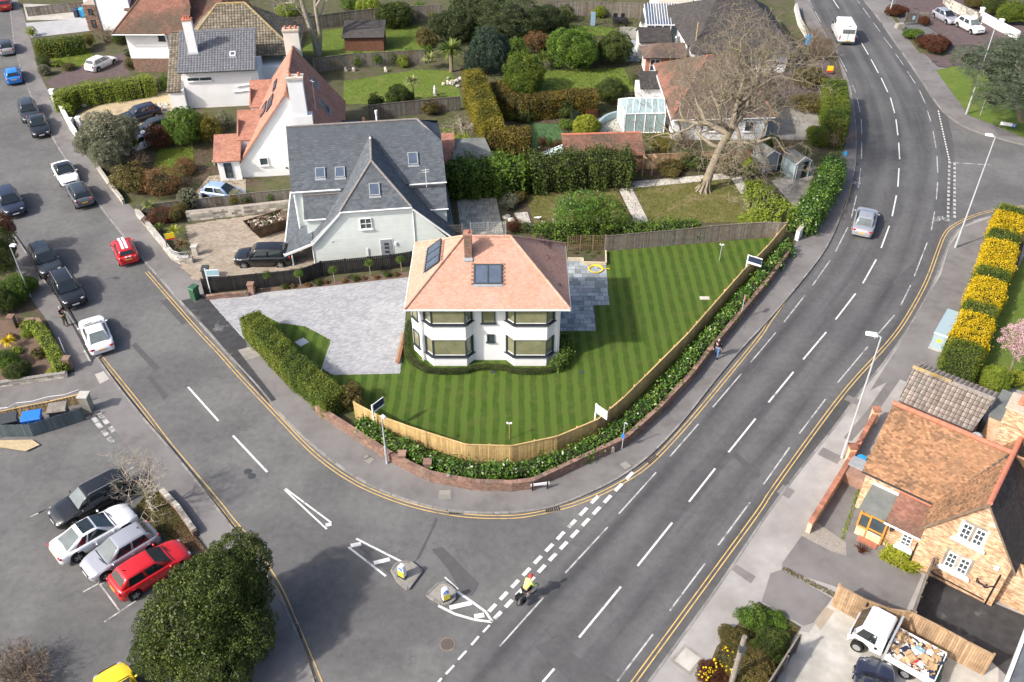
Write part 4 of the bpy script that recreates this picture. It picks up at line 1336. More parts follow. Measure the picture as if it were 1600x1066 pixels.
for x,y,ww,hh,g_ in ((1.05,4.35,.8,1.0,'roof_glass'),(2.65,4.3,.8,1.0,'roof_glass'),(8.7,5.05,.85,1.2,'roof_glass')):
	roof_window(h2,on_main(x,y),(1,0,0),(0,MY-MEY,MZ-MEZ),ww,hh,'lead',g_)
roof_window(h2,(5.4,.95,4.85+(APZ-4.85)*(.95+.18)/(HY+.18)),(1,0,0),(0,HY+.18,APZ-4.85),.85,1.0,'lead','roof_glass')
m=MB().tube([(9.6,2.75,4.9),(9.62,2.75,6.6)],.025,5).tube([(9.3,2.75,6.3),(9.9,2.75,6.3)],.015,4).tube([(9.3,2.75,6.5),(9.9,2.75,6.5)],.015,4)
part('aerial',m,M['white'],h2)
part('flue',MB().lathe([(.12,9.3),(.12,9.6),(.05,9.6)],(5.9,12.4,-2.0),8).tube([(5.9,12.4,5.6),(5.9,12.4,7.4)],.1,6),M['white'],h2)

# ---- white gabled house with terracotta roof and two chimneys
A3=np.array((-20.4,77.0))
dirn=np.array(P2(*(340+680/5.827,50+130/5.827),8.4))-A3
a3=math.atan2(dirn[1],dirn[0])-math.pi/2
L3=float(np.linalg.norm(dirn))
h3=thing('house','white rendered gable house with terracotta tiled roof and two tall white chimneys','house',(A3[0],A3[1],0),a3)
GA=[(-5.3,0),(3.6,0),(3.6,3.2),(0,8.1),(-5.3,1.6)]
b=MB()
n3=len(GA)
b.poly([(x,0,z) for x,z in GA]).poly([(x,L3,z) for x,z in GA])
for (p,q) in ((GA[1],GA[2]),(GA[4],GA[0])):
	b.add([(p[0],0,p[1]),(p[0],L3,p[1]),(q[0],L3,q[1]),(q[0],0,q[1])],[(0,1,2,3)])
part('wall',b,M['render'],h3)
r3l=[(-5.6,L3+.2,1.35),(-5.6,-.15,1.35),(0,-.15,8.3),(0,L3+.2,8.3)]
r3r=[(4.55,-.15,2.2),(4.55,L3+.2,2.2),(0,L3+.2,8.3),(0,-.15,8.3)]
ro=tiled(h3,[r3l,r3r],'tile_terra',.2,.13,.016,.1)
m=MB()
ridge_cap(m,(0,-.15,8.34),(0,L3+.2,8.34),.12)
part('ridge_tile',m,M['tile_terra'],ro,kind='stuff')
for p,q in (((-5.6,-.17,1.3),(0,-.17,8.26)),((0,-.17,8.26),(4.55,-.17,2.15))):
	m=MB()
	board(m,p,q,.16,.04)
	part('bargeboard',m,M['tile_terra'],h3)
ch=part('chimney',MB().bb((.05,-.55,0),(2.1,.45,6.2)).prism([(.35,-.45),(1.7,-.45),(1.7,.45),(.35,.45)],6.2,9.6),M['render'],h3)
part('chimney_cap',MB().bb((.25,-.55,9.6),(1.8,.5,9.8)),M['stone'],ch)
for x in (.6,1.4):
	part('chimney_pot',MB().lathe([(.14,9.8),(.12,10.1),(.1,10.1)],(x,0,0),8),M['ridge_clay'],ch)
ch=part('chimney',MB().bb((-.75,L3+.1,6.0),(.75,L3+1.0,9.8)),M['render_cream'],h3)
part('chimney_cap',MB().bb((-.82,L3+.03,9.8),(.82,L3+1.07,9.95)),M['mortar'],ch)
for x in (-.5,0,.5):
	part('chimney_pot',MB().lathe([(.14,9.95),(.12,10.25),(.1,10.25)],(x,L3+.55,0),8),M['ridge_clay'],ch)
def on3r(t,y):
	return (4.55*t,y,8.3+(2.2-8.3)*t)
roof_window(h3,on3r(.62,5.2),(0,1,0),(-4.55,0,6.1),1.3,1.5,'lead','roof_glass')
roof_window(h3,on3r(.42,L3-3.0),(0,1,0),(-4.55,0,6.1),1.5,.9,'lead','roof_glass')
def on3l(t,y):
	return (-5.6*t,y,8.3+(1.35-8.3)*t)
for t,y,w_,h_ in ((.35,3.6,2.6,.9),(.3,L3-4.4,2.2,.5),(.5,4.6,2.4,.8)):
	roof_window(h3,on3l(t,y),(0,-1,0),(5.6,0,6.95),w_,h_,'anthracite','roof_glass')
# front dormers stepping down on the road side
for (y0,y1,x0,ze,zr,dep) in ((1.6,4.6,-5.2,3.4,4.9,3.2),(7.6,10.6,-4.5,4.0,5.4,3.0)):
	m=MB().bb((x0,y0,.1),(x0+2.2,y1,ze))
	m.add([(x0,y0,ze),(x0,y1,ze),(x0,(y0+y1)/2,zr)],[(0,1,2)])
	dmr=part('dormer',m,M['render'],h3)
	t=MB()
	f1=[(x0-.15,y0-.2,ze-.1),(x0+dep,y0-.2,ze-.1),(x0+dep,y1,zr),(x0-.15,y1,zr)]
	t.slab(f1,.08)
	cover(t,f1,.2,.13,.016,.006,.01,.5,.004)
	part('dormer_roof',t,M['tile_terra'],dmr)
m=MB().bb((-7.2,-.4,.1),(-5.2,2.2,2.3))
pr=part('porch',m,M['render'],h3)
f1=[(-7.5,-.7,2.25),(-5.0,-.7,2.25),(-5.0,2.3,3.6),(-7.5,2.3,3.6)]
t=MB().slab(f1,.08)
cover(t,f1,.2,.13,.016,.006,.01,.5,.004)
part('porch_roof',t,M['tile_terra'],pr)
window(h3,(-6.3,-.4,1.2),.7,1.5,(0,-1),1,2,'anthracite','win',sill=False)
window(h3,(-3.0,0,1.7),.8,.8,(0,-1),1,1,'white','win')
part('wall_light',MB().box((-1.0,-.06,.9),(.14,.12,.14)),M['black'],h3)
m=MB().tube([(2.5,0,6.5),(2.5,0,9.4)],.03,5).tube([(2.1,.2,9.3),(2.7,-.3,9.3)],.02,4)
part('aerial',m,M['galv'],h3)
# flat-roofed extension behind
m=MB().bb((3.6,1.5,.1),(6.2,6.0,2.5))
ex=part('extension',m,M['render'],h3)
part('flat_roof',MB().bb((3.63,1.4,2.5),(6.3,6.1,2.62)),M['felt_dark'],ex)
part('coping',MB().bb((6.3,1.4,2.5),(6.55,6.1,2.85)),M['brick_clay'],ex)

# ---- white house with the long grey tiled roof and the old brown roof behind it
o4=P2(180+620/5.33,905/5.33,.1)
a4=R(7)
h4=thing('house','white house with grey tiled front roof, leaning white chimney and old lichen brown roof behind','house',(o4[0],o4[1],0),a4)
b=MB().bb((0,0,0),(7.9,4.2,4.0))
b.poly([(0,0,4.0),(0,4.2,4.0),(0,4.2,6.6)])
part('wall',b,M['render'],h4)
g1=[(-.25,-.75,4.35),(7.85,-.75,4.35),(7.85,4.3,7.0),(-.25,4.3,7.0)]
ro=tiled(h4,[g1],'tile_grey',.3,.32,.03,.12,pan=.04,stagger=0)
m=MB()
ridge_cap(m,(-.25,4.3,7.0),(7.85,4.3,7.0),.12)
part('ridge_tile',m,M['tile_grey'],ro,kind='stuff')
roof_window(h4,(5.45,1.25,4.35+2.65*2.0/5.05),(1,0,0),(0,5.05,2.65),.6,.6,'white','roof_glass')
chimney(h4,(1.35,1.9),.95,.7,5.0,9.0,'render',3,None,'brick_clay',.12,.3)
part('flashing',MB().box((1.35,1.45,5.58),(1.1,.3,.05),0,0,R(28)),M['lead'],h4)
window(h4,(1.75,0,3.35),2.6,.45,(0,-1),2,1,'white','win')
window(h4,(6.9,0,1.6),.5,.9,(0,-1),1,2,'white','win')
m=MB().tube([(7.5,-.08,3.3),(7.5,-.08,1.9),(4.9,-.08,1.75)],.05,6).tube([(7.5,-.08,2.6),(5.4,-.08,2.35)],.05,6).tube([(7.1,-.08,3.2),(7.1,-.08,.8)],.05,6)
part('downpipe',m,M['white'],h4)
bz=MB().bb((-1.1,3.4,0),(10.0,12.0,3.0))
part('rear_wall',bz,M['render'],h4)
q0=[(-1.3,4.32,3.9),(12.0,4.32,3.9),(6.4,9.0,8.3),(3.4,9.0,8.3)]
q1=[(12.0,4.32,3.9),(12.0,13.8,3.9),(6.4,9.0,8.3)]
q2=[(12.0,13.8,3.9),(-1.3,13.8,3.9),(3.4,9.0,8.3),(6.4,9.0,8.3)]
q3=[(-1.3,13.8,3.9),(-1.3,4.32,3.9),(3.4,9.0,8.3)]
q4=[(-1.75,-.9,2.4),(-.32,-.9,2.4),(-.32,6.6,6.1),(-1.75,6.6,6.1)]
ro=tiled(h4,[q0,q1,q2,q3,q4],'tile_lichen',.33,.32,.045,.12,pan=.05,jit=.012,stagger=0,name='rear_roof')
m=MB()
for a,b_ in ((q0[2],q0[3]),(q0[1],q0[2]),(q0[0],q0[3])):
	ridge_cap(m,a,b_,.14)
part('ridge_tile',m,M['ridge_lichen'],ro,kind='stuff')
part('verge_wall',MB().bb((-1.6,-.7,0),(-.05,3.4,2.5)),M['render'],h4)

# ---- brick and white house at the top of the side road
o5=P2(180+170/5.33,600/5.33,.1)
h5=thing('house','white over brick house with big weathered red hipped roof beside the maroon drive','house',(o5[0],o5[1],0),R(0))
part('brick_base',MB().bb((0,0,0),(4.6,7.0,1.75)),M['mortar_grey'],h5)
bk_=MB()
cover(bk_,[(0,-.004,.1),(4.6,-.004,.1),(4.6,-.004,1.75),(0,-.004,1.75)],.225,.075,.012,0,.012,.5,.003,0,True)
cover(bk_,[(-.004,7,.1),(-.004,0,.1),(-.004,0,1.75),(-.004,7,1.75)],.225,.075,.012,0,.012,.5,.003,0,True)
part('brick',bk_,M['brick_wall'],h5,kind='stuff')
part('wall',MB().bb((-.06,-.06,1.75),(4.6,7.0,5.0)),M['render'],h5)
e0=[(-1.1,-1.0,4.95),(7.6,-1.0,4.95),(7.6,1.5,7.0),(6.0,5.2,10.4),(4.2,5.2,10.4)]
e1=[(-1.1,12.0,4.95),(-1.1,-1.0,4.95),(4.2,5.2,10.4),(4.2,8.0,10.4)]
e2=[(4.9,-.9,5.1),(10.5,-.9,5.1),(10.5,8.6,8.6),(7.0,8.6,8.6)]
e3=[(10.5,-.9,5.1),(13.6,6.5,5.1),(10.5,8.6,8.6)]
e4=[(4.2,5.2,10.4),(6.0,5.2,10.4),(9.5,9.5,8.0),(4.2,8.0,10.4)]
ro=tiled(h5,[e0,e1,e2,e3],'tile_red_old',.18,.13,.018,.12)
m=MB()
for a,b_ in ((e0[0],e0[4]),(e0[2],e0[3]),(e0[3],e0[4])):
	ridge_cap(m,a,b_,.12)
part('ridge_tile',m,M['tile_red_old'],ro,kind='stuff')
window(h5,(4.1,-.06,4.3),.8,.9,(0,-1),1,2,'anthracite','win')
gutter(h5,(-1.1,-1.05,4.85),(4.9,-1.05,4.85))
downpipe(h5,4.55,-.12,1.0,4.9)
part('wall',MB().bb((4.7,.2,0),(10.3,8,5.0)),M['render'],h5)

# ---- white and stone house at the far corner
o6=P2(160,48,.1)
h6=thing('house','white house with rustic stone corner and red roof behind the grey drive','house',(o6[0],o6[1],0),R(0))
part('wall',MB().bb((0,0,0),(4.3,8.0,5.6)),M['render'],h6)
part('wall',MB().bb((-2.6,2.6,0),(0,8.0,5.4)),M['render'],h6)
st=MB()
cover(st,[(-1.7,-.004,.1),(-.02,-.004,.1),(-.02,-.004,3.4),(-1.7,-.004,3.4)],.42,.2,.03,0,.03,.5,.015,0,True)
sw=part('stone_wall',MB().bb((-1.7,0,0),(-.003,2.4,3.4)),M['mortar_grey'],h6)
part('stone',st,M['brick_wall'],sw,kind='stuff')
window(h6,(-.85,-.02,1.1),.5,.8,(0,-1),1,1,'anthracite','win')
window(h6,(-.85,-.02,2.6),.5,.6,(0,-1),1,1,'anthracite','win')
f1=[(3.6,-.3,2.8),(8.2,-.3,2.8),(8.2,9.0,8.6),(5.0,9.0,8.6)]
tiled(h6,[f1],'tile_red_old',.2,.14,.018,.12)
f2=[(-3.0,2.2,5.4),(3.6,2.2,5.4),(3.6,8.5,9.0),(-3.0,8.5,9.0)]
tiled(h6,[f2],'tile_red_old',.2,.14,.018,.12)
for z in (1.6,4.2):
	downpipe(h6,.05,-.06,.1,5.5,'anthracite')
	break
# ---- bungalow under the bare tree
h7=thing('bungalow','white bungalow with brown hipped tile roof behind the big bare tree','bungalow',(21,90,0))
def L7(x,y,z=0.0):
	return (x-21,y-90,z)
part('wall',MB().bb(L7(16.3,84.4),L7(25.8,97.5,2.75)),M['render'],h7)
r0=[L7(15.9,83.6,2.7),L7(26.4,84.2,2.7),L7(23.6,91,6.4),L7(20.3,91,6.4)]
r1=[L7(26.4,84.2,2.7),L7(26.4,98,2.7),L7(23.6,91,6.4)]
r2=[L7(26.4,98,2.7),L7(15.9,98,2.7),L7(20.3,91,6.4),L7(23.6,91,6.4)]
r3=[L7(15.9,98,2.7),L7(15.9,83.6,2.7),L7(20.3,91,6.4)]
ro=tiled(h7,[r0,r1,r2],'tile_brown',.2,.14,.018,.12)
part('hip_roof',MB().slab(r3,.12),M['tile_red_old'],h7)
t=MB()
cover(t,r3,.2,.14,.018,.006,.01,.5,.004)
part('roof_tile',t,M['tile_red_old'],ro,kind='stuff')
for a,b in ((r0[0],r0[3]),(r0[1],r0[2]),(r0[3],r0[2]),(r3[0],r0[3])):
	m=MB()
	ridge_cap(m,a,b,.12)
	part('ridge_tile',m,M['tile_red_old'],ro,kind='stuff')
gutter(h7,L7(15.9,83.55,2.62),L7(26.4,84.15,2.62))
window(h7,L7(20.5,84.4,1.6),1.6,1.1,(0,-1),2,1,'white','win')
window(h7,L7(24.0,84.4,1.6),1.0,1.1,(0,-1),1,1,'white','win')
window(h7,L7(16.3,94.5,1.7),1.2,1.0,(-1,0),2,1,'white','win')
part('fascia',MB().bb(L7(15.82,83.7,2.5),L7(15.88,98,2.7)),M['white'],h7)
part('porch_wall',MB().bb(L7(13.6,93.3),L7(16.25,95.3,2.0)),M['render'],h7)
f1=[L7(13.9,92.9,2.0),L7(16.3,92.9,2.0),L7(16.3,95.6,2.9),L7(13.9,95.6,2.9)]
t=MB().slab(f1,.1)
cover(t,f1,.25,.2,.02)
part('porch_roof',t,M['tile_slate_dk'],h7)
# conservatory
h8c=thing('conservatory','white framed glass conservatory on the white bungalow with pale patio','conservatory',(13.6,87.6,.1))
def LC(x,y,z=0.0):
	return (x-13.6,y-87.6,z)
c0,c1,c2,c3=(11.6,85.9),(15.7,86.1),(15.7,89.6),(11.2,89.5)
m=MB()
ring=[c0,c1,c2,c3]
for zz in (.05,2.15):
	for a,b in zip(ring,ring[1:]+ring[:1]):
		m.tube([LC(*a,zz),LC(*b,zz)],.06,4)
for (a,b,n) in ((c0,c1,4),(c0,c3,5)):
	for k in range(n+1):
		q=(a[0]+(b[0]-a[0])*k/n,a[1]+(b[1]-a[1])*k/n)
		m.tube([LC(*q,.05),LC(*q,2.15)],.05,4)
rg0,rg1=(12.0,87.9),(15.7,87.9)
m.tube([LC(*rg0,3.0),LC(*rg1,3.0)],.07,4)
for k in range(7):
	t_=k/6
	a=(c0[0]+(c1[0]-c0[0])*t_,c0[1]+(c1[1]-c0[1])*t_)
	b=(rg0[0]+(rg1[0]-rg0[0])*t_,87.9)
	m.tube([LC(*a,2.17),LC(*b,3.0)],.045,4)
m.tube([LC(*c3,2.17),LC(*rg0,3.0)],.05,4)
cf=part('frame',m,M['white'],h8c)
for k in range(6):
	def lp(t_):
		return LC(c0[0]+(c1[0]-c0[0])*t_,c0[1]+(c1[1]-c0[1])*t_,2.17),LC(rg0[0]+(rg1[0]-rg0[0])*t_,87.9,3.0)
	(a,b),(c_,d)=lp(k/6),lp((k+1)/6)
	part('roof_pane',MB().slab([a,c_,d,b],.02),M['cons_glass'],h8c)
part('roof_pane',MB().slab([LC(*c3,2.17),LC(*c0,2.17),LC(*rg0,3.0)],.02),M['cons_glass'],h8c)
part('roof_pane',MB().slab([LC(*c3,2.17),LC(*rg0,3.0),LC(*rg1,3.0),LC(*c2,2.17)],.02),M['cons_glass'],h8c)
for (a,b,n) in ((c0,c1,4),(c0,c3,5)):
	for k in range(n):
		p=(a[0]+(b[0]-a[0])*k/n,a[1]+(b[1]-a[1])*k/n)
		q=(a[0]+(b[0]-a[0])*(k+1)/n,a[1]+(b[1]-a[1])*(k+1)/n)
		part('pane',MB().add([LC(*p,.1),LC(*q,.1),LC(*q,2.1),LC(*p,2.1)],[(0,1,2,3)]),M['cons_glass'],h8c)
# tiled garage roof with glass lean-to
hg=thing('garage','low garage with plain red tiled slope beside the hedge and conservatory','garage',(8.7,79,0))
def LG(x,y,z=0.0):
	return (x-8.7,y-79,z)
part('wall',MB().prism([LG(5.1,77.5)[:2],LG(12.4,77.9)[:2],LG(12.3,80.3)[:2],LG(4.9,79.9)[:2]],0,1.9),M['brick_clay'],hg)
gf=[LG(5.0,77.2,1.75),LG(12.7,77.7,1.75),LG(12.5,80.4,2.85),LG(4.75,79.9,2.85)]
ro=tiled(hg,[gf],'tile_red_old',.2,.13,.016,.1)
m=MB()
ridge_cap(m,gf[3],gf[2],.12)
part('ridge_tile',m,M['ridge_clay'],ro,kind='stuff')
gh=thing('greenhouse','small glass lean-to against the red tiled garage','greenhouse',(4.0,78.5,.1))
m=MB()
for k in range(5):
	y=-1.0+k*.5
	m.tube([(-1.4,y-.2,1.0),(.85,y,1.9)],.03,4)
m.tube([(-1.4,-1.2,1.0),(-1.4,.8,1.0)],.03,4)
part('frame',m,M['white'],gh)
for k in range(4):
	y=-1.0+k*.5
	part('pane',MB().slab([(-1.4,y-.2,1.0),(.85,y,1.9),(.85,y+.48,1.9),(-1.4,y+.28,1.0)],.02),M['cons_glass'],gh)
part('side_wall',MB().bb((-1.4,-1.2,0),(.8,.8,.98)),M['cons_glass'],gh)
# brick pavilion
hp=thing('garden_room','brick garden room with hipped brown roof and white windows beside the lawn','garden room',(17.5,102.6,.1))
part('wall',MB().bb((-2.0,-1.2,0),(1.8,1.6,2.2)),M['brick_clay'],hp)
for k in range(3):
	window(hp,(-2.0,-.7+k*.85,1.1),.75,1.7,(-1,0),1,1,'white','win',sill=False)
window(hp,(-.9,-1.2,1.2),1.2,1.4,(0,-1),2,2,'white','win')
p0=[(-2.4,-1.7,2.2),(2.6,-1.7,2.2),(2.6,.2,3.3),(-.5,.2,3.3)]
p1=[(-2.4,2.0,2.2),(-2.4,-1.7,2.2),(-.5,.2,3.3)]
p2=[(2.6,2.0,2.2),(-2.4,2.0,2.2),(-.5,.2,3.3),(2.6,.2,3.3)]
tiled(hp,[p0,p1,p2],'tile_brown',.2,.14,.018,.1)
ho=thing('outbuilding','cream outbuilding with dark pitched roof between garden room and glazed veranda','outbuilding',(17.2,107.8,.1))
part('wall',MB().bb((-1.8,-1.4,0),(1.9,2.4,2.1)),M['render_cream'],ho)
part('wall',MB().add([(-1.81,-1.4,2.1),(-1.81,.9,3.0),(-1.81,2.4,2.1)],[(0,1,2)]),M['render_cream'],ho)
tiled(ho,[[(-1.95,-1.6,2.1),(2.0,-1.6,2.1),(2.0,.9,3.05),(-1.95,.9,3.05)],[(2.0,2.6,2.1),(-1.95,2.6,2.1),(-1.95,.9,3.05),(2.0,.9,3.05)]],'tile_slate_dk',.3,.2,.02,.1)
# dark-roofed house
h8=thing('house','white house with broad dark slate hipped roof behind the bare tree crown','house',(25,108,0))
def L8(x,y,z=0.0):
	return (x-25,y-108,z)
part('wall',MB().bb(L8(20.6,102),L8(32,117,2.9)),M['render'],h8)
e0=[L8(20.6,101,2.8),L8(33,101,2.8),L8(28.5,109,6.6),L8(24.5,109,6.6)]
e1=[L8(19.6,117.5,2.8),L8(20.6,101,2.8),L8(24.5,109,6.6)]
e2=[L8(33,101,2.8),L8(33,117.5,2.8),L8(28.5,109,6.6)]
e3=[L8(33,117.5,2.8),L8(19.6,117.5,2.8),L8(24.5,109,6.6),L8(28.5,109,6.6)]
tiled(h8,[e0,e1,e2,e3],'tile_slate_dk',.3,.2,.014,.1)
part('wall',MB().bb(L8(19.0,118.2),L8(23.4,126,5.8)),M['render_cream'],h8)
part('chimney',MB().bb(L8(23.6,118.0),L8(24.9,119.2,8.0)),M['render'],h8)
window(h8,L8(20.6,106,1.6),2.4,1.3,(-1,0),3,1,'white','win')
window(h8,L8(20.6,111,1.6),1.6,1.3,(-1,0),2,1,'white','win')
m=MB().tube([L8(21.4,103.2,3.2),L8(21.4,103.2,5.6)],.1,8)
part('flue',m,M['ridge_lichen'],h8)
ve=thing('veranda','glazed lean-to veranda with white slatted glass roof and dark glass sides','veranda',(18.5,114.5,.1))
for k in range(12):
	x=-1.7+k*.34
	part('roof_pane',MB().slab([(x,-2.8,2.3+.0),(x+.3,-2.8,2.3),(x+.3+.4,3.2,3.0),(x+.4,3.2,3.0)],.04),M['roof_glass'],ve)
	part('glazing_bar',MB().tube([(x+.32,-2.8,2.33),(x+.72,3.2,3.03)],.035,4),M['white'],ve)
m=MB()
for k in range(7):
	y=-2.8+k
	m.tube([(-1.75,y,0),(-1.75+.06*k,y,2.4)],.06,4)
for k in range(5):
	m.tube([(-1.7+k,-2.85,0),(-1.7+k,-2.85,2.3)],.05,4)
m.tube([(-1.75,-2.85,2.28),(2.4,-2.85,2.28)],.06,4).tube([(-1.75,-2.85,2.28),(-1.4,3.2,2.9)],.06,4)
part('frame',m,M['white'],ve)
for k in range(4):
	part('pane',MB().bb((-1.68+k,-2.83,.1),(-.74+k,-2.81,2.2)),M['win'],ve)
for k in range(6):
	part('pane',MB().bb((-1.7,-2.75+k,.1),(-1.68,-1.85+k,2.2)),M['win'],ve)
# flat-roofed garden studio and its orange tiled link
st=thing('studio','garden studio with flat grey roof and white doors beside the tall golden hedge','garden studio',(-3.7,77.0,.1))
part('wall',MB().prism([(-1.6,-1.9),(1.85,-1.6),(1.0,2.3),(-1.6,2.1)],0,2.45),M['white'],st)
part('flat_roof',MB().prism([(-1.75,-2.2),(2.05,-1.85),(1.1,2.5),(-1.75,2.3)],2.45,2.62),M['felt'],st)
for k in range(2):
	part('door',MB().bb((-.9+k*1.25,-1.88+k*.1,.1),(.2+k*1.25,-1.84+k*.1,2.2)),M['cons_glass'],st)
part('fascia',MB().prism([(-1.76,-2.24),(2.08,-1.88),(2.07,-1.85),(-1.76,-2.2)],2.4,2.6),M['black'],st)
lk=thing('outhouse','narrow outhouse with orange tiled roof between slate house and studio','outhouse',(-6.0,77,.1))
part('wall',MB().bb((-.5,-1.7,0),(.5,2.0,2.2)),M['render'],lk)
tiled(lk,[[(-.6,-2.0,2.2),(.62,-2.0,2.2),(.5,2.1,3.3),(-.7,2.1,3.3)]],'tile_terra',.2,.13,.016,.1)
# garden sheds
def shed(name,label,at,rz,w,d,he,hr,wall,roof,trim,door=None,group=None,front_open=False):
	s=thing(name,label,'shed',at,rz,group)
	part('wall',MB().prism([(-w/2,0),(w/2,0),(w/2,d),(-w/2,d)],0,he).add([(-w/2,0,he),(w/2,0,he),(0,0,hr),(-w/2,d,he),(w/2,d,he),(0,d,hr)],[(0,1,2),(5,4,3)]),M[wall],s)
	for sx in (-1,1):
		f=[(sx*(w/2+.08),-.1,he-.03),(sx*(w/2+.08),d+.1,he-.03),(0,d+.1,hr+.05),(0,-.1,hr+.05)]
		part('roof',MB().slab(f,.05),M[roof],s)
		b=MB()
		board(b,(sx*(w/2+.08),-.1,he),(0,-.1,hr+.07),.1,.04)
		part('bargeboard',b,M[trim],s)
		part('corner_trim',MB().bb((sx*w/2-.04,-.03,0),(sx*w/2+.04,.03,he)),M[trim],s)
	if door:
		part('door',MB().bb((-.6,-.04,.05),(-.02,-.005,he-.05)),M[door],s)
		part('dark_doorway_panel' if front_open else 'door',MB().bb((.0,-.03,.05),(.6,-.004,he-.05)),M['black' if front_open else door],s)  # open side is a flat black panel, the interior's darkness given as colour
		part('door_frame',MB().bb((-.66,-.05,0),(-.6,0,he)),M[trim],s)
	return s
a=P(1250,279,.12)
shed('shed','light grey garden shed with one door open showing dark inside',a,R(24),1.7,2.0,1.75,2.25,'pale_blue','felt','white','lead',None,True)
a=P(1202,268,.12)
shed('shed','dull grey garden shed with closed doors behind the hanging bare branches',a,R(24),1.6,1.9,1.75,2.2,'lead','felt','white','lead')
a=P(570,80,.12)
s=thing('shed','dark brown timber summer shed with broad felt roof on the upper lawn','shed',(a[0],a[1],.1))
part('wall',MB().bb((-2.4,0,0),(2.4,2.6,1.9)),M['twig_red'],s)
part('roof',MB().slab([(-2.6,-.3,1.75),(2.55,-.3,1.85),(2.6,2.6,3.0),(-2.6,2.6,2.9)],.08),M['tile_slate_dk'],s)
part('roof',MB().slab([(-2.6,2.6,2.9),(2.6,2.6,3.0),(2.6,3.6,2.2),(-2.6,3.6,2.2)],.08),M['tile_slate_dk'],s)

# ---- orange brick cottage
oc=P(1421,883,.1)
ac=R(-38)
h9=thing('cottage','orange buff brick cottage with weathered orange tiled roofs, gable and oak glazed porch','cottage',(oc[0],oc[1],0),ac)
BR=lambda parent,fs,**k:None
def brick_faces(parent,faces,mat='brick_buff',mortar='mortar',name='wall',backing=True):
	m,b=MB(),MB()
	for f in faces:
		m.poly(f)
		p=[Vector(q) for q in f]
		n=(p[1]-p[0]).cross(p[2]-p[1]).normalized()
		cover(b,[tuple(q+n*.002) for q in p],.225,.078,.012,0,.011,.5,.003,0,True)
	w_=part(name,m,M[mortar],parent)
	part('brick',b,M[mat],w_,kind='stuff')
	return w_
GW,GE,GA_=4.35,3.7,6.85
brick_faces(h9,[[(0,0,0),(GW,0,0),(GW,0,GE-.1),(GW/2,0,GA_-.12),(0,0,GE-.1)],
                 [(0,6.5,0),(0,0,0),(0,0,GE),(0,6.5,GE)],
                 [(-4.0,2.25,0),(0,2.25,0),(0,2.25,3.4),(-4.0,2.25,3.4)],
                 [(-4.0,6.2,0),(-4.0,2.25,0),(-4.0,2.25,3.4),(-4.0,4.25,6.75),(-4.0,6.2,3.4)],
                 [(-3.3,.5,0),(0,.5,0),(0,.5,2.1),(-3.3,.5,2.1)],
                 [(-3.3,2.2,0),(-3.3,.5,0),(-3.3,.5,2.1),(-3.3,2.2,2.1)],
                 [(GW,.6,0),(9.5,.6,0),(9.5,.6,3.3),(GW,.6,3.3)]])
part('rear_wall',MB().bb((-3.98,2.3,0),(9.4,6.4,3.4)),M['mortar'],h9)
mr=[(-4.25,2.0,3.25),(.05,2.0,3.25),(GW/2,4.15,6.9),(-4.2,4.2,6.9)]
mrv=[(-.2,-.22,3.35),(GW/2,-.22,6.95),(GW/2,4.15,6.95),(.05,2.0,3.3),(-.2,2.0,3.1)]
gl=[(-.25,5.6,3.3),(-.25,-.22,3.3),(GW/2,-.22,6.95),(GW/2,5.6,6.95)]
gr=[(GW+.25,-.22,3.3),(GW+.25,5.6,3.3),(GW/2,5.6,6.95),(GW/2,-.22,6.95)]
mb_=[(9.5,6.4,3.25),(-4.25,6.4,3.25),(-4.2,4.2,6.9),(9.5,4.2,6.9)]
mr2=[(GW-.1,2.0,3.25),(9.6,2.0,3.25),(9.6,4.2,6.9),(GW/2,4.15,6.9)]
ro=tiled(h9,[mr,gl,mb_],'tile_cottage',.17,.115,.02,.1,jit=.008,gap=.012)
r9=tiled(h9,[gr],'tile_slate_dk',.25,.16,.014,.1,name='dark_roof')
m=MB()
for a,b in (((-4.25,4.2,6.95),(GW/2,4.18,6.95)),((GW/2,-.25,7.0),(GW/2,5.6,7.0))):
	ridge_cap(m,a,b,.14,seg=.42)
part('ridge_tile',m,M['ridge_clay'],ro,kind='stuff')
m=MB()
for k in range(14):
	t_=k/13
	q=Vector((.0,2.02,3.32)).lerp(Vector((GW/2,4.12,6.95)),t_)
	m.box(q+Vector((0,0,.06)),(.3,.22,.05),random.uniform(.4,1.2),0,R(20),R(-20))
part('valley_tile',m,M['tile_slate_dk'],ro,kind='stuff')
lr=[(-2.0,.2,2.15),(.12,.2,2.15),(.0,2.0,3.05),(-2.0,2.0,3.05)]
rl=tiled(h9,[lr],'tile_red_old',.17,.115,.018,.1,jit=.006,name='lean_to_roof')
m=MB()
ridge_cap(m,(-2.0,2.0,3.1),(0,2.0,3.1),.12,seg=.42)
part('ridge_tile',m,M['ridge_clay'],rl,kind='stuff')
part('lead_flashing',MB().slab([(-2.0,2.05,3.05),(0,2.05,3.05),(0,2.24,3.25),(-2.0,2.24,3.25)],.03),M['lead'],h9)
gutter(h9,(-2.0,.14,2.1),(.14,.14,2.1))
gutter(h9,(-4.25,1.95,3.2),(-.1,1.95,3.2),'black')
m=MB()
board(m,(-.28,-.24,3.3),(GW/2,-.24,6.95),.16,.05)
part('bargeboard',m,M['twig'],h9)
m=MB()
board(m,(GW/2,-.24,6.95),(GW+.28,-.24,3.3),.16,.05)
part('bargeboard',m,M['twig'],h9)
for (x,y,z0,z1) in ((-.07,-.06,.1,2.0),(4.05,-.06,.1,2.6)):
	downpipe(h9,x,y,z0,z1,'black')
m=MB().tube([(1.0,-.06,.5),(1.3,-.07,.42),(3.9,-.07,.35)],.04,6)
part('downpipe',m,M['black'],h9)
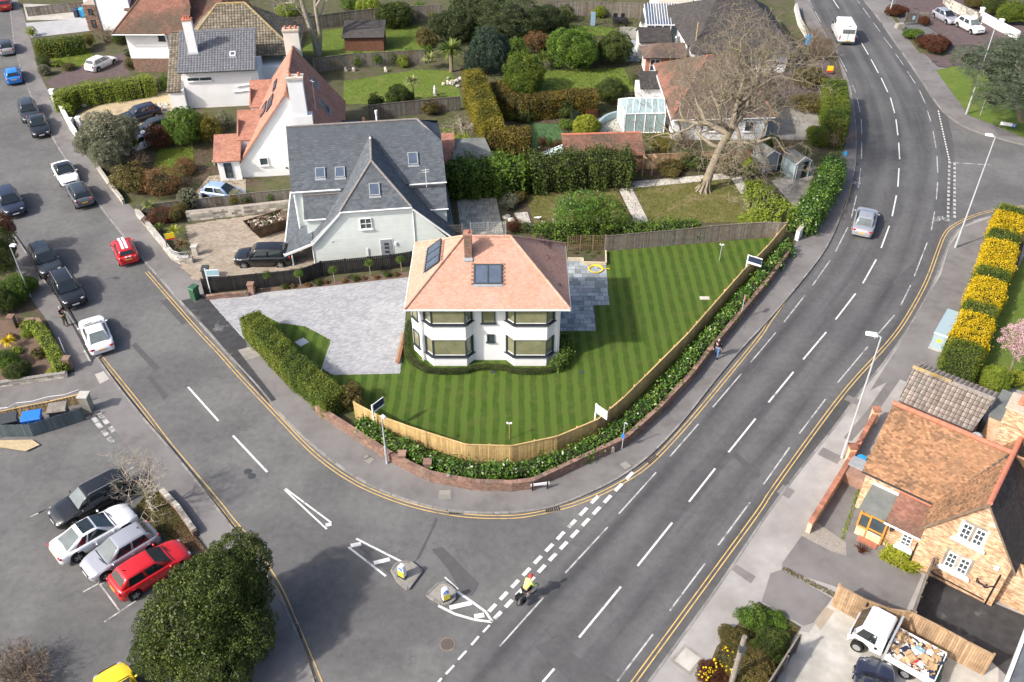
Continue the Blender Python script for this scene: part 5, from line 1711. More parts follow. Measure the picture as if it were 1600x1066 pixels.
m=MB().tube([(3.2,-.06,1.6),(3.2,-.3,1.6),(3.7,-.3,1.55),(3.7,-.06,1.5)],.04,5).tube([(3.2,-.06,1.5),(3.7,-.06,1.2),(4.0,-.06,1.6)],.035,5)
part('bracket',m,M['black'],h9)
def cot_win(cx,z0,w,h,ny=3):
	for s in (-1,1):
		window(h9,(cx+s*(w/4+.05),0,z0+h/2),w/2-.06,h,(0,-1),2,ny,'white','win',sill=False,bar=.04)
	part('surround',MB().bb((cx-w/2-.16,-.035,z0-.12),(cx-w/2-.02,-.014,z0+h+.16)).bb((cx+w/2+.02,-.035,z0-.12),(cx+w/2+.16,-.014,z0+h+.16)).bb((cx-.06,-.035,z0),(cx+.06,-.014,z0+h)).bb((cx-w/2-.02,-.036,z0+h+.01),(cx+w/2+.02,-.014,z0+h+.16)),M['stone'],h9)
	sl=MB().prism([(cx-w/2-.3,-.22),(cx+w/2+.3,-.22),(cx+w/2+.16,-.01),(cx-w/2-.16,-.01)],z0-.2,z0-.02)
	part('sill',sl,M['white'],h9)
cot_win(2.1,3.75,1.1,1.15)
cot_win(2.05,1.35,1.1,1.15)
window(h9,(-.65,.5,1.3),.55,.9,(0,-1),2,3,'white','win',sill=False,bar=.04)
part('sill',MB().prism([(-1.15,.22),(-.15,.22),(-.25,.49),(-1.05,.49)],.62,.8),M['white'],h9)
part('alarm_box',MB().box((3.75,-.05,2.9),(.22,.08,.25)),M['white'],h9)
part('vent',MB().box((2.75,-.03,5.55),(.3,.05,.2)),M['stone'],h9)
part('wall_lamp',MB().lathe([(.05,1.5),(.12,1.7),(.03,1.85)],(-1.55,.36,0),6),M['black'],h9)
# oak porch
pf=part('porch_wall',MB().bb((-3.3,.3,.05),(-1.8,.42,.75)),M['brick_buff'],h9)
m=MB()
for x in (-3.3,-2.72,-1.84):
	m.bb((x-.05,.3,.05 if x>-2.9 else .75),(x+.05,.4,2.2))
for z,xa,xb in ((2.18,-3.25,-1.89),(.8,-3.25,-2.77),(1.85,-3.25,-2.77),(.12,-2.67,-1.89),(.95,-2.67,-1.89),(1.95,-2.67,-1.89)):
	m.bb((xa,.305,z-.05),(xb,.395,z+.05))
po=part('porch_frame',m,M['oak'],h9)
for (xa,xb,za,zb) in ((-3.25,-2.77,.86,1.8),(-2.67,-1.89,.2,.9),(-2.67,-1.89,1.0,1.9)):
	part('pane',MB().bb((xa,.34,za),(xb,.36,zb)),M['win'],po)
part('side_panel',MB().bb((-3.34,.45,.75),(-3.31,1.4,2.1)),M['white'],h9)
part('porch_roof',MB().slab([(-3.5,.15,2.25),(-1.98,.15,2.25),(-1.98,2.1,2.55),(-3.5,2.1,2.55)],.08),M['felt'],h9)
part('flashing',MB().bb((-3.5,2.08,2.56),(-1.98,2.22,2.64)),M['white'],h9)
part('door_step',MB().bb((-3.0,-.15,.05),(-1.9,.29,.16)),M['brick_clay'],h9)
# big chimney stack with three pots
ch=part('chimney',MB().bb((1.0,5.6,2.5),(4.3,6.9,8.5)),M['mortar'],h9)
b=MB()
for f in ([(1.0,5.6,2.5),(4.3,5.6,2.5),(4.3,5.6,8.5),(1.0,5.6,8.5)],[(1.0,6.9,2.5),(1.0,5.6,2.5),(1.0,5.6,8.5),(1.0,6.9,8.5)]):
	p=[Vector(q) for q in f]
	n=(p[1]-p[0]).cross(p[2]-p[1]).normalized()
	cover(b,[tuple(q+n*.002) for q in p],.225,.078,.012,0,.011,.5,.003,0,True)
part('brick',b,M['brick_buff'],ch,kind='stuff')
part('chimney_cap',MB().bb((.9,5.5,8.5),(4.4,7.0,8.62)),M['mortar'],ch)
for x in (1.5,2.2,2.9):
	part('chimney_pot',MB().lathe([(.17,8.6),(.19,8.7),(.15,8.8),(.14,9.25),(.17,9.3),(.17,9.35),(.12,9.35),(.11,9.0)],(x,6.2,0),12),M['ridge_clay'],ch)
m=MB().tube([(2.0,5.7,8.3),(2.0,5.7,9.7)],.02,5).tube([(1.4,5.6,9.6),(2.6,5.8,9.4)],.015,4)
for k in range(4):
	m.tube([(1.5+k*.3,5.4,9.58-k*.05),(1.5+k*.3,6.0,9.58-k*.05)],.01,3)
part('aerial',m,M['galv'],ch)
part('back_gutter',MB().slab([(-.9,6.35,3.6),(1.6,5.5,5.0),(1.6,6.9,5.0),(-.9,7.5,3.6)],.06),M['lead'],h9)
m=MB().lathe([(.36,.0),(.3,-.06),(.1,-.1)],(0,0,0),14,axis='Y')
dsh=part('satellite_dish',m,M['lead'],h9)
dsh.location=(.2,6.7,4.9)
dsh.rotation_euler=(R(-25),0,R(-20))
# pantiled garage of the cottage
gx=thing('garage','long low garage with weathered pantile roof and lichen yellow ridge by the cottage','garage',(oc[0],oc[1],0),ac)
q0=[(-4.85,10.3,2.35),(-.3,10.3,2.35),(.05,12.65,3.5),(-5.0,12.65,3.5)]
q1=[(.05,14.9,2.35),(-5.0,14.9,2.35),(-5.0,12.65,3.5),(.05,12.65,3.5)]
q2=[(-2.0,9.0,1.7),(-.6,9.0,1.7),(-.6,10.3,2.35),(-2.0,10.3,2.35)]
ro=tiled(gx,[q0,q1],'tile_pan',.30,.34,.05,.1,pan=.07,jit=.012,stagger=0,gap=.03,base_mat='tile_slate_dk')
m=MB()
ridge_cap(m,(-5.05,12.65,3.55),(-2.6,12.65,3.55),.14)
part('ridge_tile',m,M['ridge_lichen'],ro,kind='stuff')
m=MB()
ridge_cap(m,(-2.5,12.65,3.55),(.05,12.65,3.55),.13)
part('ridge_tile',m,M['ridge_grey'],ro,kind='stuff')
part('wall',MB().bb((-4.7,10.5,0),(-.2,14.7,2.3)).add([(-4.71,10.5,2.3),(-4.71,14.7,2.3),(-4.71,12.65,3.4)],[(0,1,2)]),M['brick_wall'],gx)
part('flat_roof',MB().prism([(.1,12.0),(3.5,12.0),(3.5,15.0),(.1,15.0)],2.6,2.8),M['felt'],gx)
part('wall',MB().bb((.15,12.1,0),(3.4,14.9,2.6)),M['brick_buff'],gx)
# small stores against the boundary wall
sb=thing('outhouse','old brick store with grey flat lid squeezed between boundary wall and cottage gable','outhouse',(oc[0],oc[1],0),ac)
part('wall',MB().bb((-5.4,3.7,0),(-4.15,4.5,.9)),M['brick_wall'],sb)
part('flat_roof',MB().bb((-5.5,4.4,.95),(-4.1,5.3,1.05)),M['lead'],sb)
# slate roofed corner building
kb=thing('building','corner outbuilding with grey slate roof and white bargeboard beside the timber fence','outbuilding',(25.0,24.2,0),ac)
part('wall',MB().bb((-.3,-4.0,0),(5,1.8,2.0)),M['render'],kb)
f1=[(-.55,-4.0,2.0),(-.55,2.2,2.0),(2.2,2.2,3.6),(2.2,-4.0,3.6)]
f2=[(5.5,2.2,1.8),(5.5,-4.0,1.8),(2.2,-4.0,3.6),(2.2,2.2,3.6)]
f3=[(-.5,1.6,2.0),(5.5,1.6,2.0),(5.5,3.6,2.8),(1.0,3.6,2.8)]
ro=tiled(kb,[f1,f2,f3],'slate',.5,.3,.014,.1)
m=MB()
board(m,(-.6,-4.0,2.05),(-.6,2.25,2.05),.3,.06)
m.box((-.62,-.9,1.98),(.16,6.3,.34))
part('fascia',m,M['white'],kb)
m=MB().box((3.2,3.65,2.8),(4.6,.12,.16))
part('ridge',m,M['black'],kb)

# ------------------------------------------------------------------ fences and walls
def fence(name,label,top,h,z0=.115,mat='fence_old',bw=.1,cat='fence',post=1.8,post_mat=None,rail=True,gravel=False,group=None,th=.022,gap=.012,cap=True,topz=None,wave=0.0):
	"""close-board fence: loose vertical boards, posts and rails; top = its top edge as seen in the photograph"""
	w=[np.array(P2(*q,z0+h)) for q in top]
	c=w[len(w) // 2]
	f=thing(name,label,cat,(float(c[0]),float(c[1]),z0),0,group)
	bm,V,n=MB(),[],0
	rl=[]
	s_acc=0.0
	for a,b in zip(w[:-1],w[1:]):
		d=b-a
		L=np.linalg.norm(d)
		d=d/L
		nn=np.array([-d[1],d[0]])
		k=max(1,int(L/bw))
		for i in range(k):
			p=a+d*(i+.5)*L/k
			hh=h+random.uniform(-.012,.012)+(wave*abs(math.sin((s_acc+i*L/k)*math.pi/1.83)) if wave else 0)
			bm.box((p[0]-c[0],p[1]-c[1],hh/2),(L/k-gap,th,hh),math.atan2(d[1],d[0])+(.05 if i % 2 else-.05))
		s_acc+=L
		rl.append((a,b,d,nn,L))
	part('fence_board',bm,M[mat],f,kind='stuff')
	for a,b,d,nn,L in rl:
		if rail:
			for zz in ((.25,h-.25) if h>1.2 else (h*.5,)):
				q=(a+b)/2+nn*.05
				part('rail',MB().box((q[0]-c[0],q[1]-c[1],zz),(L,.06,.08),math.atan2(d[1],d[0])),M[post_mat or mat],f)
		if cap:
			q=(a+b)/2
			part('capping',MB().box((q[0]-c[0],q[1]-c[1],h+.02),(L,.09,.035),math.atan2(d[1],d[0])),M[post_mat or mat],f)
		if gravel:
			q=(a+b)/2
			part('gravel_board',MB().box((q[0]-c[0],q[1]-c[1],.09),(L,.05,.18),math.atan2(d[1],d[0])),M[post_mat or mat],f)
		k=max(1,round(L/post))
		for i in range(k+1):
			p=a+d*L*i/k+nn*.07
			part('post',MB().box((p[0]-c[0],p[1]-c[1],(h+.05)/2),(.1,.1,h+.05),math.atan2(d[1],d[0])),M[post_mat or mat],f)
	return f
fence('fence','new yellow close board timber fence curving round the striped lawn',[(552,629),(590,649),(640,667),(690,683),(729,695),(800,697),(871,682),(934,655.5),(974.8,621),(1010,586),(1076,520),(1104,488),(1162,422),(1200,384),(1230.4,348)],1.4,mat='fence_new',bw=.105)
fence('fence','weathered grey board fence along the back of the striped lawn',[(947,369),(1053,360),(1139.5,351),(1200,347.4),(1229,349)],1.5,mat='fence_old',bw=.11)
fence('fence','black painted panel fence beside the grey block drive',[(314,437),(400,428.5),(468,422),(501,409.5),(539,405.7),(574.8,402.4),(610,398.8),(643,394)],1.35,mat='fence_black',bw=.14,cap=True)
fence('fence','old grey garden fence with shrubs below the brown summer shed',[(488,92),(542,85),(663,78)],1.7,mat='fence_old')
fence('fence','dark old fence at the top of the shed lawn',[(430,30),(480,26),(552,17),(612,11),(690,8)],1.8,mat='fence_old')
fence('fence','mossy dark fence below the palm lawn',[(575,165),(653,157),(718,151)],1.6,mat='fence_old')
fence('fence','tall brown fence behind the dark evergreen garden',[(850,2),(894,2),(960,4),(1003,6)],1.9,mat='fence_old')
fence('fence','low grey fence above the rough stone wall',[(213,322),(280,314),(400,301),(455,296)],1.0,mat='fence_old',bw=.14)
fence('fence','grey board fence beyond the block drive at the top',[(40,12),(80,8),(128,3)],1.2,mat='fence_old',bw=.14)
fence('fence','brown fence screening the undergrowth behind the bare tree',[(985,243),(1060,240),(1130,236),(1190,232)],1.5,mat='fence_brown')
fence('fence','timber board fence with pale capping beside the loaded truck',[(1311,915),(1349,936),(1390,952),(1424,957),(1470,980),(1512,1003),(1553,1024)],1.75,.1,'fence_brown',bw=.12,post_mat='fence_brown')
fence('fence','grey wavy topped fence joining cottage wall to the truck yard fence',[(1459,872),(1446,908),(1438,930),(1429,956)],1.7,.1,'fence_old',bw=.13)
fence('fence','slate grey board screen in front of the wheelie bins',[(-20,664),(44,663.5),(85,651),(126,637.6)],1.05,.02,'fence_slate',bw=.13,rail=False,cap=False)
fence('fence','golden timber fence with rope swags behind the wheelie bins',[(-20,648),(24.8,638),(75.4,628),(122.7,617)],.75,.1,'fence_new',bw=.2,gap=.04)
fence('fence','dark stained board fence dividing the scrub bed from the yard',[(1249,992),(1230,1022),(1202,1066),(1180,1100)],1.5,.1,'black',bw=.15,post_mat='fence_old')
m=MB()
ropts=[P(*q,.98) for q in ((-20,642),(0,638),(12,637),(24.8,630),(50,627),(75.4,620),(100,617),(122.7,609))]
o=ropts[3]
solid('rope',m.tube([(p[0]-o[0],p[1]-o[1],p[2]) for p in ropts],.025,5),M['plate_w'],'pale rope strung along the golden timber fence','rope',(o[0],o[1],0))
def trellis(name,label,a,b,h,z0,mat,n=3,base=0.0,cell=.16):
	p,q=np.array(P2(*a,z0+h)),np.array(P2(*b,z0+h))
	d=q-p
	L=np.linalg.norm(d)
	f=thing(name,label,'trellis',(p[0],p[1],z0),math.atan2(d[1],d[0]))
	for k in range(n):
		m=MB()
		x0,x1=L*k/n+.05,L*(k+1)/n-.05
		for i in range(int((x1-x0)/cell)+1):
			m.box((x0+i*cell,0,base+(h-base)/2),(.028,.02,h-base))
		for j in range(int((h-base)/cell)+1):
			m.box(((x0+x1)/2,.022,base+j*cell),(x1-x0,.02,.028))
		part('lattice_panel',m,M[mat],f,kind='stuff')
	for k in range(n+1):
		part('post',MB().box((L*k/n,.03,h/2),(.09,.09,h)),M[mat],f)
	return f
trellis('trellis','brown lattice trellis between patio bed and climbing hedge',(888,369),(947,367),1.5,.15,'trellis')
trellis('trellis','dark lattice trellis between the slate house and white house',(675,352),(722,350),2.3,.12,'fence_old',1,.9)
trellis('trellis','wire lattice frame in front of the buff patio',(735,348),(790,346),1.6,.12,'galv',2,.2,.22)

def low_wall(name,label,top,h,w,z0,mat,coping=None,brick=None,cat='wall',pillars=(),ch=.06,bl=.225,bh=.075,pil_h=.25,pw=.42):
	pts=[np.array(P2(*q,z0+h)) for q in top]
	c=pts[len(pts) // 2]
	loc=[p-c for p in pts]
	t=thing(name,label,cat,(float(c[0]),float(c[1]),z0))
	part('core',wall_along(MB(),loc,w,0,h),M[mat],t)
	if brick:
		b=MB()
		for side in (-1,1):
			e=offset_line(loc,side*(w/2+.002))
			for p,q in zip(e[:-1],e[1:]):
				f=[(p[0],p[1],0),(q[0],q[1],0),(q[0],q[1],h),(p[0],p[1],h)]
				if side>0:
					f=[f[1],f[0],f[3],f[2]]
				cover(b,f,bl,bh,.014,0,.012,.5,.004,0,True)
		part('brick',b,M[brick],t,kind='stuff')
	if coping:
		m=MB()
		p=resample(loc,.28 if brick else .6)
		for a,b_ in zip(p[:-1],p[1:]):
			d=b_-a
			q=(a+b_)/2
			m.box((q[0],q[1],h+ch/2),(np.linalg.norm(d)-.012,w+.06,ch+random.uniform(-.008,.008)),math.atan2(d[1],d[0]))
		part('coping',m,M[coping],t,kind='stuff')
	for k in pillars:
		p=np.array(P2(*k,z0+h+pil_h))-c
		pm=part('pillar',MB().bb((p[0]-pw/2,p[1]-pw/2,0),(p[0]+pw/2,p[1]+pw/2,h+pil_h)),M[brick or mat],t)
		part('pillar_cap',MB().bb((p[0]-pw/2-.05,p[1]-pw/2-.05,h+pil_h),(p[0]+pw/2+.05,p[1]+pw/2+.05,h+pil_h+.08)),M[coping or mat],pm)
	return t
low_wall('wall','low weathered red brick boundary wall curving round the corner under the laurels',[(494,634),(524,653),(557,674),(603,704),(640,724),(672,739),(738,752),(800,754),(833,750),(916,711),(977.3,683),(1028,638),(1078.7,585),(1114,539),(1150,496),(1200,436),(1234,389)],.66,.24,.1,'mortar_grey','brick_wall','brick_wall',pillars=((628,709),(668,722)))
low_wall('wall','white painted low wall by the pavement at the hedge corner',[(1247,362),(1262,343),(1282,318)],.9,.3,.1,'render','concrete')
low_wall('wall','white garden wall with square piers beside the gravel drive',[(79,145),(96,168),(109,193),(119,207)],.75,.3,.1,'render','white',pillars=((80,141),(95,160),(108,186),(121,184)))
low_wall('wall','thin pale coped wall along the shrubby corner garden',[(146,250),(168,282),(192,312)],.5,.2,.1,'stone','concrete')
low_wall('wall','pale stone wall round the cordyline bed with curved railing end',[(213,327),(240,360),(269,396),(280,402),(300,401)],.6,.3,.1,'stone','concrete','stone',bl=.4,bh=.18,pillars=((303,385),))
low_wall('wall','rough grey stone retaining wall behind the beige block drive',[(290,331),(345,325),(430,316),(456,313)],.9,.35,.12,'mortar_grey',None,'stone',bl=.55,bh=.22)
low_wall('wall','red brick wall with pillars along the pavement by the cottage',[(1266,818),(1290,779),(1318,734),(1340,696),(1355,668),(1369,644)],.85,.24,.09,'mortar','brick_clay','brick_buff',pillars=((1333,698),(1370,640)),pil_h=.3)
low_wall('wall','short red brick planter wall at the front of the black fence',[(322,463),(345,460),(388,457)],.32,.22,.13,'brick_wall','brick_wall','brick_wall',pillars=((391,444),),pil_h=.6)
low_wall('wall','brick edging wall with hedge round the flower garden',[(28,500),(58,498),(75,520),(104,566)],.5,.22,.1,'brick_wall','brick_wall','brick_wall',pillars=((16,495),(103,560)),pil_h=.45)
low_wall('wall','mossy dwarf wall along the flower garden driveway',[(-20,600),(40,592),(104,582)],.35,.25,.1,'stone','concrete_dk','stone',bl=.4,bh=.15)
low_wall('wall','short crumbling brick wall on the planter edge by the bare sapling',[(252,765),(276,790),(304,830)],.4,.25,.09,'brick_wall','stone','brick_wall')
low_wall('wall','stone garden wall beside the parked silver hatchback',[(1478,-8),(1490,3),(1531,22)],1.1,.3,.1,'stone','stone','stone',bl=.6,bh=.25)
low_wall('wall','long white painted wall with piers behind the white crossover',[(1536,20),(1560,33),(1594,50)],1.0,.3,.1,'render','render',pillars=((1536,13),(1566,31)),pil_h=.35)
low_wall('wall','pale concrete wall fragment at the hidden garden gate',[(1244,6),(1250,30),(1262,50),(1270,56)],.8,.3,.1,'render_cream','concrete')
a=P(139,640,.1)
t=thing('gate_pillar','square grey stone pillar at the car park entrance','pillar',(a[0],a[1],.1))
part('shaft',MB().bb((-.28,-.28,0),(.28,.28,1.25)),M['concrete_dk'],t)
part('cap',MB().bb((-.34,-.34,1.25),(.34,.34,1.36)),M['concrete'],t)
m=MB()
rp=[np.array(P2(*q,.8)) for q in ((266,393),(272,398),(281,401),(290,400),(298,398))]
cc=rp[2]
for p in resample(rp,.12):
	m.tube([(p[0]-cc[0],p[1]-cc[1],0),(p[0]-cc[0],p[1]-cc[1],.5)],.014,4)
m.tube([(p[0]-cc[0],p[1]-cc[1],.5) for p in rp],.02,4)
solid('railing',m,M['galv'],'curved metal railing on the pale stone wall corner','railing',(cc[0],cc[1],.68))
# raised timber bed on the patio, hose, drain covers
a=P(917,402,.15)
t=thing('raised_bed','raised bed edged with pale sleepers on the patio','raised bed',(a[0],a[1],.13))
e=[np.array(P2(*q,.35))-np.array(a[:2]) for q in ((887,404),(911,404),(911.5,410),(947,411),(946.5,392))]
for p,q in zip(e[:-1],e[1:]):
	d=q-p
	part('sleeper',MB().box((*((p+q)/2),.14),(np.linalg.norm(d),.12,.3),math.atan2(d[1],d[0])),M['sleeper'],t)
part('soil',MB().sheet([tuple(p) for p in e]+[tuple(np.array(P2(888,392,.35))-np.array(a[:2]))],.2),M['soil'],t)
# ------------------------------------------------------------------ vegetation
def unit(a):
	return a/(np.linalg.norm(a,axis=1,keepdims=True)+1e-9)

def leaves(mb,C,N,size,asp=.5,jit=.8,mi=0,var=.35,droop=0.0):
	"""one separate leaf (a four-cornered blade) at each point"""
	n=len(C)
	if n==0:
		return
	N=unit(N+RNG.normal(0,jit,(n,3)))
	T=unit(np.cross(N,RNG.normal(0,1,(n,3))))
	if droop:
		T=unit(T-np.array([0,0,droop]))
	B=unit(np.cross(N,T))
	s=size*(1+RNG.uniform(-var,var,n))[:,None]
	v=np.stack([C-T*s*.5,C+B*s*asp*.5,C+T*s*.5,C-B*s*asp*.5],1)
	mb.add(v.reshape(-1,3),np.arange(n*4).reshape(n,4),mi)

def sphere_pts(n,zmin=-1.0):
	z=RNG.uniform(zmin,1,n)
	a=RNG.uniform(0,2*math.pi,n)
	r=np.sqrt(1-z*z)
	return np.stack([r*np.cos(a),r*np.sin(a),z],1)

def crown_mesh(name,n_clump,per,leaf,clump_r,asp=.5,seed=0,zmin=-.55,core=.72,inner=.62,droop=0.0,flat=1.0,jit=.75):
	"""a unit-radius crown built of leaf clumps with gaps between them"""
	global RNG
	keep,RNG=RNG,np.random.default_rng(seed+100)
	mb=MB()
	zz=zmin+(1-zmin)*(np.arange(n_clump)+.5)/n_clump
	aa=np.arange(n_clump)*2.39996
	cc=unit(np.stack([np.sqrt(1-zz*zz)*np.cos(aa),np.sqrt(1-zz*zz)*np.sin(aa),zz],1)+RNG.normal(0,.6/math.sqrt(n_clump),(n_clump,3)))
	cc=cc*(inner+(1-inner)*RNG.uniform(0,1,(n_clump,1))**.6)
	rr=clump_r*RNG.uniform(.65,1.3,n_clump)
	C,N=[],[]
	for c,r in zip(cc,rr):
		k=int(per*(r/clump_r)**2)
		d=unit(sphere_pts(k)+unit(c[None]+1e-6)*.75+np.array([0,0,.2]))
		C.append(c+d*r*RNG.uniform(.72,1.05,(k,1))*np.array([1,1,flat]))
		N.append(d)
	leaves(mb,np.concatenate(C),np.concatenate(N),leaf,asp,jit,0,.35,droop)
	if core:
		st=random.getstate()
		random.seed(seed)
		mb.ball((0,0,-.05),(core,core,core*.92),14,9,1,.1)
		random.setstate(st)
	RNG=keep
	return mb.mesh(name,[M['l_green'],M['core']])

PROTO={}
def proto(kind,k):
	key=(kind,k % 3)
	if key not in PROTO:
		s=(k % 3)*17+1
		PROTO[key]={
			'fine':lambda:crown_mesh('foliage',80,66,.075,.27,.55,s,core=.6,inner=.5),
			'med':lambda:crown_mesh('foliage',54,48,.13,.31,.5,s,core=.58,inner=.5),
			'big':lambda:crown_mesh('foliage',26,26,.30,.38,.5,s),
			'dense':lambda:crown_mesh('foliage',240,80,.055,.165,.6,s,core=.62,inner=.6),
			'tree':lambda:crown_mesh('foliage',200,78,.055,.18,.6,s,core=.6,inner=.6,zmin=-.8),
			'open':lambda:crown_mesh('foliage',90,46,.085,.22,.5,s,core=0,inner=.45,zmin=-.6),
			'clip':lambda:crown_mesh('foliage',150,34,.085,.14,.55,s,core=.9,inner=.88,zmin=-.8),
			'strap':lambda:crown_mesh('foliage',34,34,.5,.3,.12,s,core=0,inner=.2,zmin=0,droop=.5),
			'cedar':lambda:crown_mesh('foliage',130,75,.075,.24,.22,s,core=.45,inner=.35,flat=.35,jit=.5),
		}[kind]()
	return PROTO[key]

CAM_FWD=np.array((0,math.cos(CAM_T),-math.sin(CAM_T)))
def depth_of(p):
	return float((np.array(p)-np.array((0,0,CAM_H))) @ CAM_FWD)

COUNT=[0]
def crown_obj(parent,c,r,mat,kind,name='crown'):
	COUNT[0]+=1
	o=link(name,proto(kind,COUNT[0]),parent)
	o.location=c
	o.scale=r
	o.rotation_euler=(0,0,random.uniform(0,6.28))
	o.material_slots[0].link='OBJECT'
	o.material_slots[0].material=M[mat]
	return o

def bush(cx,cy,rpx,ratio,mat,kind,label,name='bush',cat='bush',stem=.25,group=None,lobes=()):
	"""a shrub whose foliage the photograph shows centred at (cx, cy), rpx pixels in radius; ratio = height over width"""
	z=.8
	for _ in range(4):
		p=P(cx,cy,z)
		r=rpx*depth_of(p)/CAM_F
		z=.1+r*ratio*.8
	p=P(cx,cy,z)
	t=thing(name,label,cat,(p[0],p[1],.1),0,group)
	m=MB()
	for k in range(3):
		a=random.uniform(0,6.28)
		m.tube([(0,0,0),(math.cos(a)*r*.25,math.sin(a)*r*.25,z-.1)],[max(.03,r*.06),max(.02,r*.03)],5)
	part('stem' if name != 'tree' else 'trunk',m,M['bark'],t)
	crown_obj(t,(0,0,z-.1),(r*random.uniform(.82,.95),r*random.uniform(.82,.95),r*ratio*random.uniform(.85,1.0)),mat,kind,'foliage' if name != 'tree' else 'crown')
	if not lobes and kind != 'clip' and rpx>9:
		for k in range(3 if rpx>14 else 2):
			a,o,f=random.uniform(0,6.28),r*random.uniform(.5,.85),random.uniform(.42,.68)
			crown_obj(t,(math.cos(a)*o,math.sin(a)*o,max(.1+r*ratio*f*.6,(z-.1)*random.uniform(.6,1.25))),(r*f,r*f*random.uniform(.8,1.1),r*f*ratio*random.uniform(.8,1.2)),mat,kind,'foliage')
	for (dx,dy,f,mt) in lobes:
		q=P(cx+dx,cy+dy,z)
		crown_obj(t,(q[0]-p[0],q[1]-p[1],(z-.1)*random.uniform(.8,1.05)),(r*f,r*f,r*f*ratio),mt or mat,kind,'foliage' if name != 'tree' else 'crown')
	return t

def hedge(name,label,path,w,h,mat,leaf=.09,dens=330,z0=.12,top_z=None,jit=.09,at_top=True,asp=.55,cat='hedge',rough=.0,side_mat=None,round_=.25,group=None):
	"""clipped hedge: leaves over the faces of a long block; path = middle of its top as seen in the photograph"""
	pts=smooth_line([P2(*q,(z0+h) if at_top else z0) for q in path],1)
	pts=[np.array(p) for p in pts]
	c=pts[len(pts) // 2].copy()
	pts=[p-c for p in pts]
	t=thing(name,label,cat,(float(c[0]),float(c[1]),z0),0,group)
	part('branches',wall_along(MB(),pts,w*.86,0,h*.93),M['core'],t)  # one solid dark block, coloured for the shaded inside of the hedge
	seg=[np.linalg.norm(b-a) for a,b in zip(pts[:-1],pts[1:])]
	L=sum(seg)
	cum=np.concatenate([[0],np.cumsum(seg)])
	faces=[('top',w),('l',h),('r',h)]
	mt=MB()
	X,Y=np.array([p[0] for p in pts]),np.array([p[1] for p in pts])
	for f,d in faces+[('e0',w),('e1',w)]:
		n=int(L*d*dens) if f[0] != 'e' else int(w*h*dens)
		if f[0] != 'e':
			s=RNG.uniform(0,L,n)
		else:
			s=np.full(n,0.0 if f=='e0' else L)
		x,y=np.interp(s,cum,X),np.interp(s,cum,Y)
		i=np.clip(np.searchsorted(cum,s,'right')-1,0,len(seg)-1)
		D=np.array([(pts[k+1]-pts[k])/seg[k] for k in range(len(seg))])[i]
		Nn=np.stack([-D[:,1],D[:,0]],1)
		if f=='top':
			a=RNG.uniform(-w/2,w/2,n)
			edge=np.clip((np.abs(a)-w/2*(1-round_))/(w/2*round_),0,1)
			z=h-edge**2*round_*.5*min(w,h)
			nr=np.concatenate([Nn*(np.sign(a)*edge*.6)[:,None],np.ones((n,1))],1)
		elif f[0]=='e':
			a=RNG.uniform(-w/2,w/2,n)
			z=RNG.uniform(.02,h,n)
			nr=np.concatenate([D*(-1 if f=='e0' else 1),np.full((n,1),.15)],1)
		else:
			sg=1 if f=='l' else-1
			z=RNG.uniform(.02,h,n)
			a=np.full(n,sg*w/2)-sg*np.clip((z-h*.85)/(h*.15),0,1)*w*.06
			nr=np.concatenate([Nn*sg,np.full((n,1),.25)],1)
		und=(np.sin(s*2.1+c[0])*.5+np.sin(s*5.3+a*3)*.5)*(jit*.7+rough)
		C=np.stack([x+Nn[:,0]*a,y+Nn[:,1]*a,z+(und if f=='top' else 0)],1)+unit(nr)*RNG.normal(0,jit,(n,1))
		if f[0] != 'e' and f != 'top':
			C[:,:2]+=Nn*(np.sign(a)*und)[:,None]
		leaves(mt,C,unit(nr),leaf,asp,.7)
	part('foliage',mt,M[mat],t)
	return t

# bare trees
def branch(mb,p,d,L,r,lvl,kids,wander=.28,n=5,up=.12,mi=0,shrink=.62,spread=.75,rmin=.011):
	segs=5 if lvl>1 else 3
	pts,rad=[Vector(p)],[r]
	d=Vector(d).normalized()
	for k in range(segs):
		d=(d+Vector((random.gauss(0,wander),random.gauss(0,wander),random.gauss(0,wander)+up))).normalized()
		pts.append(pts[-1]+d*L/segs)
		rad.append(r*(1-.55*(k+1)/segs))
	mb.tube(pts,rad,n if lvl>2 else (4 if lvl==2 else 3),mi,False)
	if lvl<=0:
		return
	k=kids[lvl-1] if lvl-1<len(kids) else 3
	for i in range(k):
		t=random.uniform(.35,1.0) if i else 1.0
		j=min(int(t*segs),segs-1)
		q=pts[j].lerp(pts[j+1],t*segs-j)
		a=Vector((random.gauss(0,1),random.gauss(0,1),random.gauss(0,1)))
		side=(a-d*a.dot(d)).normalized()
		nd=(d*(1-spread*.55)+side*spread*random.uniform(.6,1.1)).normalized()
		branch(mb,q,nd,L*shrink*random.uniform(.75,1.15),max(rad[j]*.62,rmin),lvl-1,kids,wander,n,up,mi,shrink,spread,rmin)

def bare_tree(name,label,base,r,L,lvl,kids,mat,lean=(0,0,1),up=.12,shrink=.66,spread=.8,trunk=None,cat='tree',wander=.28,twig_mat=None):
	p=P(*base,.1)
	t=thing(name,label,cat,p)
	tm,cm=MB(),MB()
	tp=trunk or [(0,0,0),tuple(Vector(lean)*L*.9)]
	tube_r=[r*(1.35 if i==0 else 1-.35*i/(len(tp)-1)) for i in range(len(tp))]
	tm.tube(tp,tube_r,9)
	part('trunk',tm,M[mat],t,smooth=True)
	d=(Vector(tp[-1])-Vector(tp[-2])).normalized()
	return t,tm,cm,tp,tube_r,d

random.seed(21)
